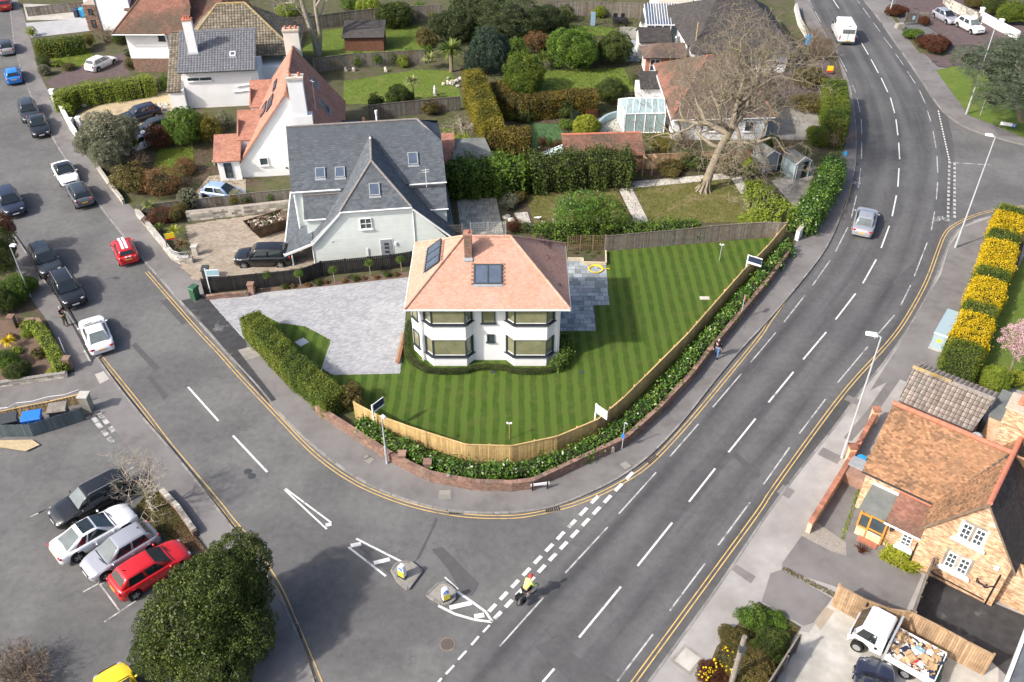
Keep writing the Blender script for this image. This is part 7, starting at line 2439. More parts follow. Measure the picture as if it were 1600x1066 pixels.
# ------------------------------------------------------------------ vehicles
CAR=dict(  # length, width, height, cowl, roof front, roof rear, tail of glass, wheel radius, front axle, rear axle (fractions from the nose)
	hatch=(4.05,1.78,1.46,.26,.46,.84,.965,.32,.19,.82),
	mini=(3.75,1.70,1.42,.28,.43,.87,.955,.31,.18,.83),
	coupe=(4.55,1.83,1.36,.29,.48,.66,.90,.34,.19,.80),
	saloon=(4.75,1.84,1.45,.29,.45,.70,.87,.33,.18,.79),
	estate=(4.80,1.86,1.50,.28,.43,.87,.975,.34,.18,.79),
	suv=(4.55,1.90,1.66,.26,.40,.88,.965,.36,.18,.81),
	small_suv=(4.2,1.80,1.56,.27,.42,.86,.96,.34,.19,.82))
CARM={}
def grid_faces(nr,nc,closed=True):
	f=[]
	for i in range(nr-1):
		for k in range(nc if closed else nc-1):
			f.append((i*nc+k,i*nc+(k+1) % nc,(i+1)*nc+(k+1) % nc,(i+1)*nc+k))
	return f

def car_meshes(kind):
	if kind in CARM:
		return CARM[kind]
	L,W,H,sc,sr,sq,sb,rw,sa,sz=CAR[kind]
	k=H/1.46
	X=lambda s:L/2-s*L
	xa,xz=X(sa),X(sz)
	ra=rw+.07
	st=set([0,.006,.02,.05,.09,.13,.2,.27,.34,.45,.55,.65,.72,.9,.94,.975,.993,1.0])
	for c in (sa,sz):
		for t in np.linspace(-1,1,11):
			st.add(round(c+t*ra/L,4))
	st=sorted(s for s in st if 0<=s<=1)
	low=.22 if 'suv' not in kind else .30
	bz=(.94 if 'suv' not in kind else 1.05)*(k if 'suv' not in kind else 1)
	top_s=[0,.012,.04,.10,sc,sc+.05,sb,.985,1.0]
	top_z=[.52,.60,.695,.785,bz-.05,bz,bz+.02,bz-.06,bz-.26]
	if kind in ('coupe','saloon'):
		top_s=[0,.012,.04,.10,sc,sc+.05,sb-.02,sb+.05,.985,1.0]
		top_z=[.50,.58,.67,.755,bz-.05,bz-.01,bz,bz-.01,bz-.07,bz-.24]
	if 'suv' in kind:
		top_z[:4]=[.66,.80,.90,.95]
	w_s,w_f=[0,.01,.04,.10,.22,.75,.92,.975,1.0],[.58,.72,.86,.945,1.0,1.0,.955,.86,.70]
	V=[]
	for s in st:
		x=X(s)
		zt=float(np.interp(s,top_s,top_z))
		w=W/2*float(np.interp(s,w_s,w_f))
		zb=low+(.12*max(0,1-s/.03)+.14*max(0,(s-.97)/.03))
		for xc in (xa,xz):
			if abs(x-xc)<ra:
				zb=max(zb,rw+math.sqrt(max(0,ra*ra-(x-xc)**2))*.98)
		zb=min(zb,zt-.1)
		mid=zb+(zt-zb)*.45
		half=[(.0,zb),(.80*w,zb),(.975*w,zb+.015),(w,mid),(.985*w,zt-.13 if zt-.13>mid else mid+.02),(.945*w,zt-.035),(.86*w,zt),(.5*w,zt+.03),(0,zt+.04)]
		ring=half+[(-y,z) for y,z in half[-2:0:-1]]
		V+=[(x,y,z) for y,z in ring]
	nr=len(half)*2-2
	mb=MB().add(V,grid_faces(len(st),nr))
	n=len(st)
	mb.add(V[:nr],[tuple(range(nr))])
	mb.add(V[(n-1)*nr:],[tuple(range(nr-1,-1,-1))])
	# a dark floor closes the wheel openings from above
	out={'body':mb.mesh('body',[M['white']],True)}
	yb,yr=W/2*.88,W/2*.64
	z0,z1=bz-.04,H
	A_,B_,C_,D_=X(sc),X(sr),X(sq),X(sb)
	bm=bmesh.new()
	vs=[bm.verts.new(q) for q in [(A_,yb,z0),(A_,-yb,z0),(B_,yr,z1-.03),(B_,-yr,z1-.03),(C_,yr,z1-.04),(C_,-yr,z1-.04),(D_,yb*.96,z0),(D_,-yb*.96,z0),((B_+C_)/2,yr,z1),((B_+C_)/2,-yr,z1)]]
	for f in [(0,1,3,2),(2,3,9,8),(8,9,5,4),(4,5,7,6),(0,2,8,4,6),(1,7,5,9,3),(0,6,7,1)]:
		bm.faces.new([vs[i] for i in f])
	bmesh.ops.recalc_face_normals(bm,faces=bm.faces)
	bmesh.ops.bevel(bm,geom=[e for e in bm.edges if min(v.co.z for v in e.verts)>z0+.01 or abs(e.verts[0].co.z-e.verts[1].co.z)>.05],offset=.13,segments=5,affect='EDGES',profile=.5)
	me=bpy.data.meshes.new('roof')
	bm.to_mesh(me)
	bm.free()
	for p in me.polygons:
		p.use_smooth=True
	me.materials.append(M['white'])
	out['roof']=me
	def pane(quad,off=.014,mx=.07,mt=.07,mbm=.07):
		a,b,c,d=[Vector(q) for q in quad]      # a, b lower edge; d, c upper edge
		nn=(b-a).cross(d-a).normalized()
		def at(u,v):
			return a.lerp(b,u).lerp(d.lerp(c,u),v)
		pts=[at(mx,mbm),at(1-mx,mbm),at(1-mx,1-mt),at(mx,1-mt)]
		ctr=sum(pts,Vector())/4
		if nn.dot(ctr-Vector((0,0,.8)))<0:
			nn=-nn
		return MB().add([tuple(p+nn*off) for p in pts]+[tuple(p-nn*.02) for p in pts],[(0,1,2,3),(0,4,5,1),(1,5,6,2),(2,6,7,3),(3,7,4,0)])
	G=M['car_glass']
	out['windscreen']=pane([(A_,-yb,z0),(A_,yb,z0),(B_,yr,z1-.03),(B_,-yr,z1-.03)],.012,.07,.04,.08).mesh('windscreen',G)
	out['rear_window']=pane([(D_,yb*.96,z0),(D_,-yb*.96,z0),(C_,-yr,z1-.04),(C_,yr,z1-.04)],.012,.10,.12 if kind in ('coupe','saloon') else .16,.10 if kind in ('coupe','saloon') else .3).mesh('rear_window',G)
	out['side_window']=[]
	splits=[(.12,.47,.06,.44),(.51,.84,.48,.93)] if kind not in ('coupe','mini') else [(.13,.58,.08,.60),(.62,.84,.64,.93)]
	for sy in (1,-1):
		for (l0,l1,u0,u1) in splits:
			lo=lambda f:(A_+(D_-A_)*f,sy*yb*(1-.04*f),z0)
			up=lambda f:(B_+(C_-B_)*f,sy*yr,z1-.03)
			out['side_window'].append(pane([lo(l0),lo(l1),up(u1),up(u0)],.012,.02,.13,.10).mesh('side_window',G))
	ty=MB().lathe([(rw*.62,-.105),(rw*.95,-.105),(rw,-.07),(rw,.07),(rw*.95,.105),(rw*.62,.105)],(0,0,0),20,0,'Y')
	out['wheel']=ty.mesh('wheel',M['rubber'],False)
	rm=MB().lathe([(rw*.64,-.109),(rw*.64,.109)],(0,0,0),16,0,'Y')
	for j in range(5):
		a=j*2*math.pi/5
		for s in (-1,1):
			rm.box((math.cos(a)*rw*.34,s*.112,math.sin(a)*rw*.34),(rw*.56,.03,rw*.16),0,1,0,-a)
	rm.lathe([(rw*.66,-.1),(rw*.66,.1)],(0,0,0),16,1,'Y') if False else None
	out['rim']=rm.mesh('rim',[M['grey_plastic'],M['alloy']])
	def blob(c,r):
		return MB().ball(c,r,10,6)
	hz=float(np.interp(.04,top_s,top_z))-.07
	tz=bz-.13
	out['headlight']=[blob((L/2-.2,s*W/2*.63,hz-.01),(.19,.17,.06)).mesh('headlight',M['lamp_clear'],True) for s in (-1,1)]
	out['tail_light']=[blob((-L/2+.085,s*W/2*.72,tz),(.09,.2 if kind in ('coupe','saloon') else .12,.075 if kind in ('coupe','saloon') else .15)).mesh('tail_light',M['lamp_red'],True) for s in (-1,1)]
	out['front_plate']=MB().box((L/2+.005,0,.44 if 'suv' not in kind else .52),(.03,.52,.11)).mesh('number_plate',M['plate_w'])
	out['rear_plate']=MB().box((-L/2-.005,0,.62 if kind in ('coupe','saloon') else .72),(.03,.52,.11)).mesh('number_plate',M['plate_y'])
	out['grille']=MB().box((L/2-.03,0,.56 if 'suv' not in kind else .7),(.07,W*.48,.1)).box((L/2-.035,0,.34),(.07,W*.62,.1)).mesh('grille',M['black'])
	out['mirror']=[MB().ball((A_-.22,s*(W/2+.07),bz+.03),(.07,.1,.055),8,6).mesh('mirror',[M['white']],True) for s in (-1,1)]
	gap=MB()
	for f in ((A_-.12),(A_+D_)/2-.02,D_+.45):
		for s in (-1,1):
			gap.box((f,s*W/2*.995,(low+bz)/2+.04),(.014,.02,(bz-low)*.62))
	gap.box((A_+.04,0,bz+.005),(.03,W*.78,.02))
	gap.box((A_+.12,.25,bz+.012),(.025,.5,.02),.12)
	out['door_seam']=gap.mesh('door_seam',M['black'])
	h=MB()
	for f in ((A_+D_)/2+.1,D_+.62):
		for s in (-1,1):
			h.box((f,s*W/2*1.0,bz-.16),(.2,.03,.035))
	out['door_handle']=h.mesh('door_handle',[M['white']])
	rails=MB()
	for s in (-1,1):
		rails.tube([(B_-.1,s*yr*.95,z1-.01),(B_-.25,s*yr*.95,z1+.05),(C_+.2,s*yr*.95,z1+.04),(C_+.05,s*yr*.95,z1-.03)],.022,5)
	out['roof_rail']=rails.mesh('roof_rail',M['alloy'])
	out['aerial']=MB().tube([(C_+.2,0,z1),(C_+.05,0,z1+.1)],[.03,.012],5).mesh('aerial',M['black'])
	CARM[kind]=out
	return out

PAINT=dict(white=paint('white_car_paint',(.78,.79,.80)),black=paint('black_car_paint',(.012,.013,.015)),red=paint('red_car_paint',(.52,.012,.016)),silver=paint('silver_car_paint',(.40,.41,.45),.3,.6,.35),grey=paint('grey_car_paint',(.12,.135,.15),.3,.6,.3),dgrey=paint('charcoal_car_paint',(.035,.042,.048),.3,.6,.2),navy=paint('navy_car_paint',(.025,.032,.06),.3,.6,.2),blue=paint('blue_car_paint',(.02,.20,.60)),lblue=paint('light_blue_car_paint',(.34,.48,.68),.3,.6,.2),yellow=paint('yellow_car_paint',(.80,.58,.02)),darkred=paint('dark_red_car_paint',(.30,.015,.02)))
def recolour(o,mat):
	o.material_slots[0].link='OBJECT'
	o.material_slots[0].material=mat
	return o

def car(kind,c,d,colour,label,roof=None,group=None,rails=False,z=0.0,pale_glass=(),pano=False,wheel=None,scale=1.0):
	"""c = middle of the car and d = heading, both as seen in the photograph at bonnet height"""
	L,W,H,sc,sr,sq,sb,rw,sa,sz=CAR[kind]
	p,q=np.array(P2(*c,z+.75)),np.array(P2(c[0]+d[0],c[1]+d[1],z+.75))
	rz=math.atan2(q[1]-p[1],q[0]-p[0])
	t=thing('parked_car' if 'driving' not in label else 'car',label,'car',(p[0],p[1],z),rz,group)
	t.scale=(scale,)*3
	m=car_meshes(kind)
	pm=PAINT[colour]
	recolour(link('body',m['body'],t),pm)
	recolour(link('roof',m['roof'],t),PAINT[roof] if roof else pm)
	for k in ('windscreen','rear_window'):
		o=link(k,m[k],t)
		if k in pale_glass:
			recolour(o,M['car_glass_pale'])
	for w in m['side_window']:
		link('side_window',w,t)
	for x in (L/2-sa*L,L/2-sz*L):
		for s in (-1,1):
			w=link('wheel',m['wheel'],t)
			w.location=(x,s*(W/2-.115),rw)
			r=link('rim',m['rim'],w)
			if wheel:
				r.material_slots[1].link='OBJECT'
				r.material_slots[1].material=M[wheel]
	for k in ('headlight','tail_light'):
		for w in m[k]:
			link(k,w,t)
	for w in m['mirror']:
		recolour(link('mirror',w,t),pm)
	link('number_plate',m['front_plate'],t)
	link('number_plate',m['rear_plate'],t)
	link('grille',m['grille'],t)
	link('door_seam',m['door_seam'],t)
	recolour(link('door_handle',m['door_handle'],t),pm)
	link('aerial',m['aerial'],t)
	if rails:
		link('roof_rail',m['roof_rail'],t)
	if pano:
		B_,C_=L/2-sr*L,L/2-sq*L
		part('sunroof',MB().box(((B_+C_)/2,0,H+.004),((B_-C_)*.78,W*.52,.02)),M['car_glass'],t)
	return t
GR='cars parked along the side road'
car('hatch',(7,4),(-4,-46),'darkred','dark red hatchback parked furthest up the side road')
car('hatch',(9,71),(-8,-38),'silver','pale hatchback with dark rear window parked above the blue hatchback','dgrey')
car('hatch',(20,115),(-8,-38),'blue','bright blue hatchback parked on the side road')
car('estate',(44,171),(11,34),'dgrey','charcoal estate car parked behind the glossy black saloon')
car('saloon',(59,193),(12,34),'black','glossy black saloon parked in front of the charcoal estate')
car('coupe',(101,267),(17,30),'white','white coupe with black roof parked behind the grey crossover','black',pano=True)
car('small_suv',(124,301),(-17,-29),'grey','slate grey crossover parked in front of the white coupe','dgrey')
car('suv',(15,314),(16,30),'navy','dark navy people carrier coming down the side road')
car('mini',(194,388),(-16,-38),'red','red hatchback with twin white stripes driving up the side road',wheel='white')
t=bpy.data.objects[[o.name for o in SC.objects if o.get('label','').startswith('red hatchback with twin')][0]]
for s in (-1,1):
	L,W,H,sc,sr,sq,sb,rw,sa,sz=CAR['mini']
	B_,C_=L/2-sr*L,L/2-sq*L
	m=MB().box(((B_+C_)/2+.02,s*.15,H+.006),((B_-C_)*.9,.2,.02),0,0)
	part('stripe',m,M['white'],t)
	part('stripe',MB().box((-L/2+.08,s*.15,.93),(.16,.2,.05),0,0,0,.2),M['white'],t)
	part('stripe',MB().box((L/2-.55,s*.15,.885),(.8,.2,.02),0,0,0,.13),M['white'],t)
car('suv',(70,405),(22,38),'dgrey','charcoal estate parked behind the black people carrier',pale_glass=())
car('suv',(104,450),(27,44),'black','black people carrier with silver roof rails parked by the standing man',rails=True)
car('coupe',(149,518),(-21,-52),'white','white coupe driving up the side road past the standing man',pale_glass=('rear_window',))
car('hatch',(157,96),(27,-12.7),'white','white hatchback parked on the maroon drive')
car('small_suv',(219,177),(-50,14),'navy','dark blue crossover parked on the gravel drive')
car('hatch',(239,197),(-48,14),'dgrey','dark grey car half hidden behind the bright evergreen',pale_glass=())
car('hatch',(214,222),(-40,18),'white','white car glimpsed behind the silvery tree')
car('hatch',(348,299),(50,6),'lblue','pale blue hatchback parked behind the low grey fence')
car('suv',(412,399),(-56,1),'black','black four wheel drive parked on the beige block drive',scale=1.03)
car('estate',(143,776),(-68,36),'black','black estate car with silver roof rails in the car park bay',rails=True,pale_glass=('windscreen',))
car('coupe',(146,828),(70,-40),'white','white coupe with glass roof parked nose in between black and silver cars',pano=True,pale_glass=('rear_window',),scale=1.03)
car('hatch',(187,858),(-72,43),'silver','silver hatchback parked between white coupe and red hatchback',pale_glass=('windscreen',),scale=1.03)
car('hatch',(234,885),(72,-44),'red','red hatchback parked under the huge evergreen tree',scale=1.05)
car('coupe',(192,1094),(-25,-50),'yellow','bright yellow car at the bottom of the car park')
car('saloon',(1352.5,342),(12,-45),'silver','silver saloon driving away along the main road',pale_glass=('rear_window',))
car('hatch',(1478,24),(18,9.3),'silver','silver hatchback parked behind the dark red mound')
car('small_suv',(1516,39),(19.5,10),'white','white crossover parked in front of the silver hatchback',pale_glass=('windscreen',),scale=1.02)
car('suv',(1365,1093),(3,-50),'navy','dark navy car behind the flatbed truck in the yard')

def profile_body(mb_pts,halfw,bevel=.06,taper=1.0,taper_z=None,name='body',mat='white'):
	"""side outline given width, edges rounded"""
	bm=bmesh.new()
	z0=min(z for _,z in mb_pts)
	z1=max(z for _,z in mb_pts)
	def hw(z):
		zz=taper_z if taper_z is not None else z0
		return halfw*(1-(1-taper)*max(0,(z-zz)/(z1-zz)))
	a=[bm.verts.new((x,hw(z),z)) for x,z in mb_pts]
	b=[bm.verts.new((x,-hw(z),z)) for x,z in mb_pts]
	bm.faces.new(a)
	bm.faces.new(b[::-1])
	n=len(a)
	for i in range(n):
		bm.faces.new([a[i],b[i],b[(i+1) % n],a[(i+1) % n]])
	bmesh.ops.recalc_face_normals(bm,faces=bm.faces)
	bmesh.ops.bevel(bm,geom=list(bm.edges),offset=bevel,segments=3,affect='EDGES',profile=.6)
	me=bpy.data.meshes.new(name)
	bm.to_mesh(me)
	bm.free()
	for p in me.polygons:
		p.use_smooth=True
	me.materials.append(M[mat] if mat in M else PAINT[mat])
	return me
def wheels(t,xs,y,r,mat='alloy',w=.22):
	ty=MB().lathe([(r*.6,-w/2),(r*.95,-w/2),(r,-w/3),(r,w/3),(r*.95,w/2),(r*.6,w/2)],(0,0,0),20,0,'Y').mesh('wheel',M['rubber'])
	rm=MB().lathe([(r*.2,-w*.56),(r*.6,-w*.52),(r*.6,w*.52),(r*.2,w*.56)],(0,0,0),16,0,'Y').mesh('rim',M[mat])
	for x in xs:
		for s in (-1,1):
			o=link('wheel',ty,t)
			o.location=(x,s*y,r)
			link('rim',rm,o)
# white panel van driving away
p,q=np.array(P2(1319,43,1.3)),np.array(P2(1306,17,1.3))
t=thing('van','white panel van driving away on the main road','van',(p[0],p[1],0),math.atan2(q[1]-p[1],q[0]-p[0]))
link('body',profile_body([(2.75,.35),(2.85,.75),(2.6,1.15),(2.0,1.4),(1.25,2.2),(.9,2.38),(-2.65,2.42),(-2.8,2.2),(-2.85,.45),(-2.6,.32)],1.0,.09,.86,1.1,'body','white'),t)
recolour(t.children[0],PAINT['white'])
part('rear_window',MB().box((-2.83,0,1.75),(.05,1.45,.5)),M['car_glass_pale'],t)
part('rear_door_seam',MB().box((-2.87,0,1.3),(.02,.02,1.8)),M['black'],t)
part('bumper',MB().box((-2.86,0,.42),(.16,1.9,.2)),M['grey_plastic'],t)
part('number_plate',MB().box((-2.95,-.1,.62),(.03,.52,.12)),M['plate_y'],t)
part('brake_light',MB().box((-2.75,0,2.36),(.1,.4,.05)),M['grey_plastic'],t)
for s in (-1,1):
	part('tail_light',MB().box((-2.84,s*.93,1.0),(.06,.1,.5)),M['lamp_red'],t)
	part('side_window',MB().box((1.2,s*.955,1.72),(.8,.05,.5)),M['car_glass'],t)
	part('mirror',MB().box((1.5,s*1.14,1.4),(.12,.2,.3)),M['black'],t)
part('windscreen',MB().add([(2.03,-.8,1.46),(2.03,.8,1.46),(1.3,.72,2.2),(1.3,-.72,2.2)],[(0,1,2,3)]),M['car_glass'],t)
wheels(t,(1.75,-1.75),.88,.34)

# flatbed truck full of rubbish
p,q=np.array(P2(1414,1053,.35)),np.array(P2(1339,1011,.35))
wb=float(np.linalg.norm(q-p))
rzt=math.atan2(q[1]-p[1],q[0]-p[0])
ux_,uy_=math.cos(rzt),math.sin(rzt)
# wheels seen are on its near side; the middle line lies .75 m beyond them
side=np.array([-uy_,ux_])
if side[1]<0:
	side=-side
mid=(p+q)/2+side*.78
ft=thing('truck','white flatbed pickup truck heaped with cardboard in the yard','truck',(mid[0],mid[1],.1),rzt)
hw_=wb/2
cab=link('cab',profile_body([(hw_+.55,.35),(hw_+.62,.8),(hw_+.5,1.2),(hw_+.12,1.9),(hw_-.1,2.02),(hw_-1.0,2.02),(hw_-1.12,1.9),(hw_-1.15,.6),(hw_-.55,.55),(hw_-.5,.75),(hw_-.2,.9),(hw_+.2,.9),(hw_+.45,.6)],.86,.05,.88,1.2,'cab','white'),ft)
recolour(cab,PAINT['white'])
part('windscreen',MB().slab([(hw_+.53,-.72,1.24),(hw_+.53,.72,1.24),(hw_+.19,.66,1.86),(hw_+.19,-.66,1.86)],.02),M['car_glass'],ft)
for s in (-1,1):
	part('side_window',MB().add([(hw_+.28,s*.868,1.25),(hw_-.7,s*.868,1.2),(hw_-.68,s*.80,1.82),(hw_+.05,s*.80,1.82)],[(0,1,2,3)]),M['car_glass'],ft)
	part('mirror',MB().box((hw_+.45,s*1.02,1.5),(.08,.2,.3)),M['black'],ft)
	part('headlight',MB().box((hw_+.6,s*.62,.82),(.08,.3,.14)),M['lamp_clear'],ft)
	part('fuel_cap',MB().box((hw_-.8,s*.875,.98),(.14,.03,.14)),M['black'],ft)
part('chassis',MB().bb((-hw_-1.1,-.4,.45),(hw_-.4,.4,.62)),M['grey_plastic'],ft)
bx0,bx1=-hw_-1.25,hw_-1.35
part('deck',MB().bb((bx0,-.93,.72),(bx1,.93,.8)),M['fence_brown'],ft)
for s in (-1,1):
	part('side_board',MB().bb((bx0,s*.95-.025,.7),(bx1,s*.95+.025,1.12)),M['white'],ft)
part('tail_board',MB().bb((bx0-.03,-.92,.7),(bx0+.02,.92,1.12)),M['white'],ft)
m=MB()
for s in (-1,1):
	m.bb((bx1+.0,s*.9-.05,.5),(bx1+.12,s*.9+.05,2.05))
m.bb((bx1+.01,-.95,1.95),(bx1+.11,.95,2.08)).bb((bx1+.02,-.9,.8),(bx1+.1,.9,1.3))
part('headboard',m,M['galv'],ft)
wheels(ft,(hw_,-hw_),.80,.34)
part('mudguard',MB().bb((-hw_-.45,-.95,.62),(-hw_+.45,-.75,.7)),M['grey_plastic'],ft)
M['card']=m_noise('cardboard',(.40,.26,.14),(.52,.36,.21),4.0,rough=.9,isl=.15)
M['paper']=m_noise('white_packaging',(.66,.66,.66),(.80,.80,.80),3.0,rough=.6)
M['tarp']=m_noise('green_tarpaulin',(.03,.06,.04),(.06,.10,.07),3.0,rough=.6)
ITEMS=[('cardboard_box','card','large tan cardboard box open at the front of the truck bed',(.45,.45,.3),.9,.3),('cardboard_box','card','tan cardboard box beside the truck headboard',(.5,.35,.25),.93,-.55),('packaging','paper','crumpled white packaging by the headboard',(.6,.4,.2),.82,-.1),('packaging','navy','dark blue and white carton near the headboard',(.3,.6,.15),.72,.1),('cardboard_box','card','tilted cardboard box in the middle of the truck bed',(.5,.5,.4),.58,.45),('packaging','paper','long white panel lying across the truck bed',(.75,.35,.14),.6,-.25),('bag','red','bright red bag on the truck load',(.32,.3,.25),.44,.5),('bag','navy','dark blue bag beside the red one on the truck load',(.34,.3,.2),.42,.1),('packaging','sky_board','pale blue plastic sack on the truck load',(.5,.35,.22),.48,-.3),('packaging','paper','white carton with dark print on the truck side',(.6,.3,.2),.3,.6),('cardboard_box','card','square tan box towards the tail of the truck',(.45,.45,.32),.28,.1),('cardboard_box','card','flattened cardboard on the near truck side',(.7,.4,.12),.75,-.7),('cardboard_box','card','small tan box at the truck tail corner',(.35,.3,.25),.14,-.4),('cardboard_box','card','open cardboard box near the tarpaulin',(.4,.4,.28),.16,.35),('packaging','paper','white sheet lying on the tail end boxes',(.4,.3,.08),.26,-.2),('cardboard_box','card','torn cardboard box over the near side board',(.4,.35,.2),.36,-.6),('bucket','teal_plastic','small bright blue tub in the truck load',(.2,.2,.22),.45,-.6)]
random.seed(4)
for nm,mt,lb,sz_,fx,fy in ITEMS:
	x=bx0+(bx1-bx0)*fx
	y=fy*.85
	wz=.8+.25+random.uniform(-.05,.2)
	loc=(mid[0]+ux_*x-uy_*y,mid[1]+uy_*x+ux_*y,wz)
	m=MB().box((0,0,.0),sz_,0,0,random.uniform(-.3,.3),random.uniform(-.3,.3),.92)
	if nm=='cardboard_box':
		m.box((sz_[0]*.45,0,sz_[2]*.6),(sz_[0]*.4,sz_[1]*.9,.015),0,0,0,random.uniform(-.8,.2))
		m.box((-sz_[0]*.45,.02,sz_[2]*.58),(sz_[0]*.35,sz_[1]*.9,.015),0,0,0,random.uniform(-.2,.7))
	solid(nm,m,M[mt],lb,{'cardboard_box':'box','bag':'bag','bucket':'tub'}.get(nm,'packaging'),loc,rzt+random.uniform(-.6,.6),group='rubbish loaded on the truck')
m=MB()
for k in range(260):
	x=random.uniform(bx0+.1,bx1-.1)
	y=random.uniform(-.85,.85)
	m.box((x,y,.86+random.uniform(0,.3)),(random.uniform(.1,.34),random.uniform(.08,.26),random.uniform(.02,.1)),random.uniform(0,3),random.choice((0,0,0,1,1,2)),random.uniform(-.5,.5),random.uniform(-.5,.5))
part('scraps',m,[M['card'],M['paper'],M['navy']],ft,kind='stuff')
m=MB()
G_=7
tv=[(bx0+.12+.1*math.sin(i*1.7+j),-.95+1.9*j/(G_-1),.75+.45*(1-abs(2*j/(G_-1)-1)**4)*(i/3)+.04*math.sin(j*2+i)) for i in range(4) for j in range(G_)]
tv=[(x-.28*(1-(k // G_)/3),y,z) for k,(x,y,z) in enumerate(tv)]
tp_=part('tarpaulin',m.add(tv,[(i*G_+j,i*G_+j+1,(i+1)*G_+j+1,(i+1)*G_+j) for i in range(3) for j in range(G_-1)]),M['tarp'],ft)

# skip with rubble on the beige drive
a=P(420,352,.5)
sk=thing('skip','battered dark yellow steel skip full of rubble on the beige drive','skip',(a[0],a[1]-.3,.145),R(35))
m=MB()
b0,b1=[(-1.1,-.75),(1.1,-.75),(1.1,.75),(-1.1,.75)],[(-1.75,-.9),(1.75,-.9),(1.75,.9),(-1.75,.9)]
for k in range(4):
	a_,b_=b0[k],b0[(k+1) % 4]
	c_,d_=b1[(k+1) % 4],b1[k]
	m.add([(*a_,0),(*b_,0),(*c_,1.1),(*d_,1.1),(a_[0]*.95,a_[1]*.95,.05),(b_[0]*.95,b_[1]*.95,.05),(c_[0]*.96,c_[1]*.95,1.1),(d_[0]*.96,d_[1]*.95,1.1)],[(0,1,2,3),(5,4,7,6),(3,2,6,7)])
M['skip']=m_noise('rusty_skip_paint',(.05,.035,.025),(.12,.08,.05),3.0,(.16,.09,.05),1.2,rough=.7)
part('bin',m,M['skip'],sk)
m=MB().tube([(b1[0][0],b1[0][1],1.1),(b1[1][0],b1[1][1],1.1),(b1[2][0],b1[2][1],1.1),(b1[3][0],b1[3][1],1.1),(b1[0][0],b1[0][1],1.1)],.05,5)
part('rim',m,M['skip'],sk)
m=MB()
for k in range(240):
	x,y=random.uniform(-1.5,1.5),random.uniform(-.75,.75)
	m.box((x,y,.85+.2*(1-abs(x)/1.6)+random.uniform(-.05,.1)),(random.uniform(.06,.3),random.uniform(.06,.2),random.uniform(.05,.16)),random.uniform(0,3),random.choice((0,0,0,0,1,2)),random.uniform(-.6,.6),random.uniform(-.6,.6))
part('rubble',m,[M['soil'],M['brick_wall'],M['stone']],sk,kind='stuff')
# ------------------------------------------------------------------ street furniture
def pole_h(base,top,z0=.1):
	"""height at which something straight above base appears at top"""
	y=P2(*base,z0)[1]
	yy=(533-top[1])/CAM_F
	d1,d2=math.cos(CAM_T)+yy*math.sin(CAM_T),-math.sin(CAM_T)+yy*math.cos(CAM_T)
	return CAM_H+y/d1*d2
def lamp(base,top,label,arm=(0,0),head='led',r=.07,name='street_lamp'):
	p=P(*base,.1)
	h=pole_h(base,top)
	t=thing(name,label,'lamp post',p)
	part('column',MB().tube([(0,0,0),(0,0,1.5)],[r*1.35,r*1.3],10).tube([(0,0,1.5),(0,0,h-.1)],[r,r*.6],10),M['lamp_paint'],t)
	part('door',MB().box((0,-r*1.35,.6),(.1,.02,.5)),M['galv'],t)
	ax,ay=arm
	part('arm',MB().tube([(0,0,h-.12),(ax*.4,ay*.4,h)],.04,6),M['lamp_paint'],t)
	L=math.hypot(ax,ay)
	m=MB().box((ax,ay,h+.02),(L*1.3,.34,.09),math.atan2(ay,ax),0,0,0,.8)
	part('lantern',m,M['white'],t)
	return t
lamp((1492.6,386.7),(1553,214),'tall street lamp at the corner of the side turning',(-.45,.12))
lamp((1315.3,715.5),(1375,527),'tall street lamp on the pavement outside the cottage',(-.5,.15))
lamp((1509.6,178.6),(1557.7,31.7),'tall street lamp in front of the dark cedar',(-.4,.1))
lamp((1389,24),(1399,-30),'tall lamp column by the dark red mounds',(-.4,.1))
lamp((48,464),(16.5,384),'slim old lamp column under the leaning evergreen',(.35,-.1),r=.05)
lamp((605,724),(592,655),'lamp column with agents boards in front of the laurel hedge',(.1,.1),r=.06)
def sign_board(base,z0,w,h,zc,rz,mats,label,post='white',post_h=None,name='sign_board',cat='sign',posts=1,band=None,th=.04,off=0.0):
	p=P(*base,z0)
	t=thing(name,label,cat,p,rz)
	ph=post_h or zc+h/2
	for k in range(posts):
		x=(k/(posts-1)-.5)*w*.8 if posts>1 else-w/2-.05+off
		part('post',MB().bb((x-.04,-.04,0),(x+.04,.04,ph)),M[post],t)
	part('board',MB().bb((-w/2+off,-th,zc-h/2),(w/2+off,0,zc+h/2)),M[mats[0]],t)
	if band:
		for (f0,f1,mt) in band:
			part('panel',MB().bb((-w/2+off+.01,-th-.006,zc-h/2+h*f0),(w/2+off-.01,-th,zc-h/2+h*f1)),M[mt],t)
	return t
sign_board((1162,437),.13,1.1,.75,2.0,R(-32),('white',),'white post with dark navy agents board above the timber fence',off=.6,band=((.25,.92,'navy'),))
sign_board((929,672),.13,.95,.7,1.95,R(-48),('white',),'white agents board leaning over the timber fence by the lawn',off=.5)
sign_board((604,662),.13,.95,.7,2.05,R(52),('white',),'dark agents board between white posts beside the lamp column',off=-.5,band=((.2,.95,'navy'),))
sign_board((351,457),.13,.95,.6,1.9,R(5),('white',),'pale blue agents board hanging from a white post by the black fence',off=-.55,band=((.15,.9,'sky_board'),),post_h=2.3)
sign_board((266,386),.7,.75,.6,1.0,R(20),('yellow',),'yellow board with red foot in the cordyline bed',band=((0,.22,'red'),),post='fence_old',off=.2)
sign_board((1295,117),.1,.7,.75,.7,R(-6),('yellow',),'yellow board with red foot beside the tall clipped hedge',band=((0,.25,'red'),),post='fence_old')
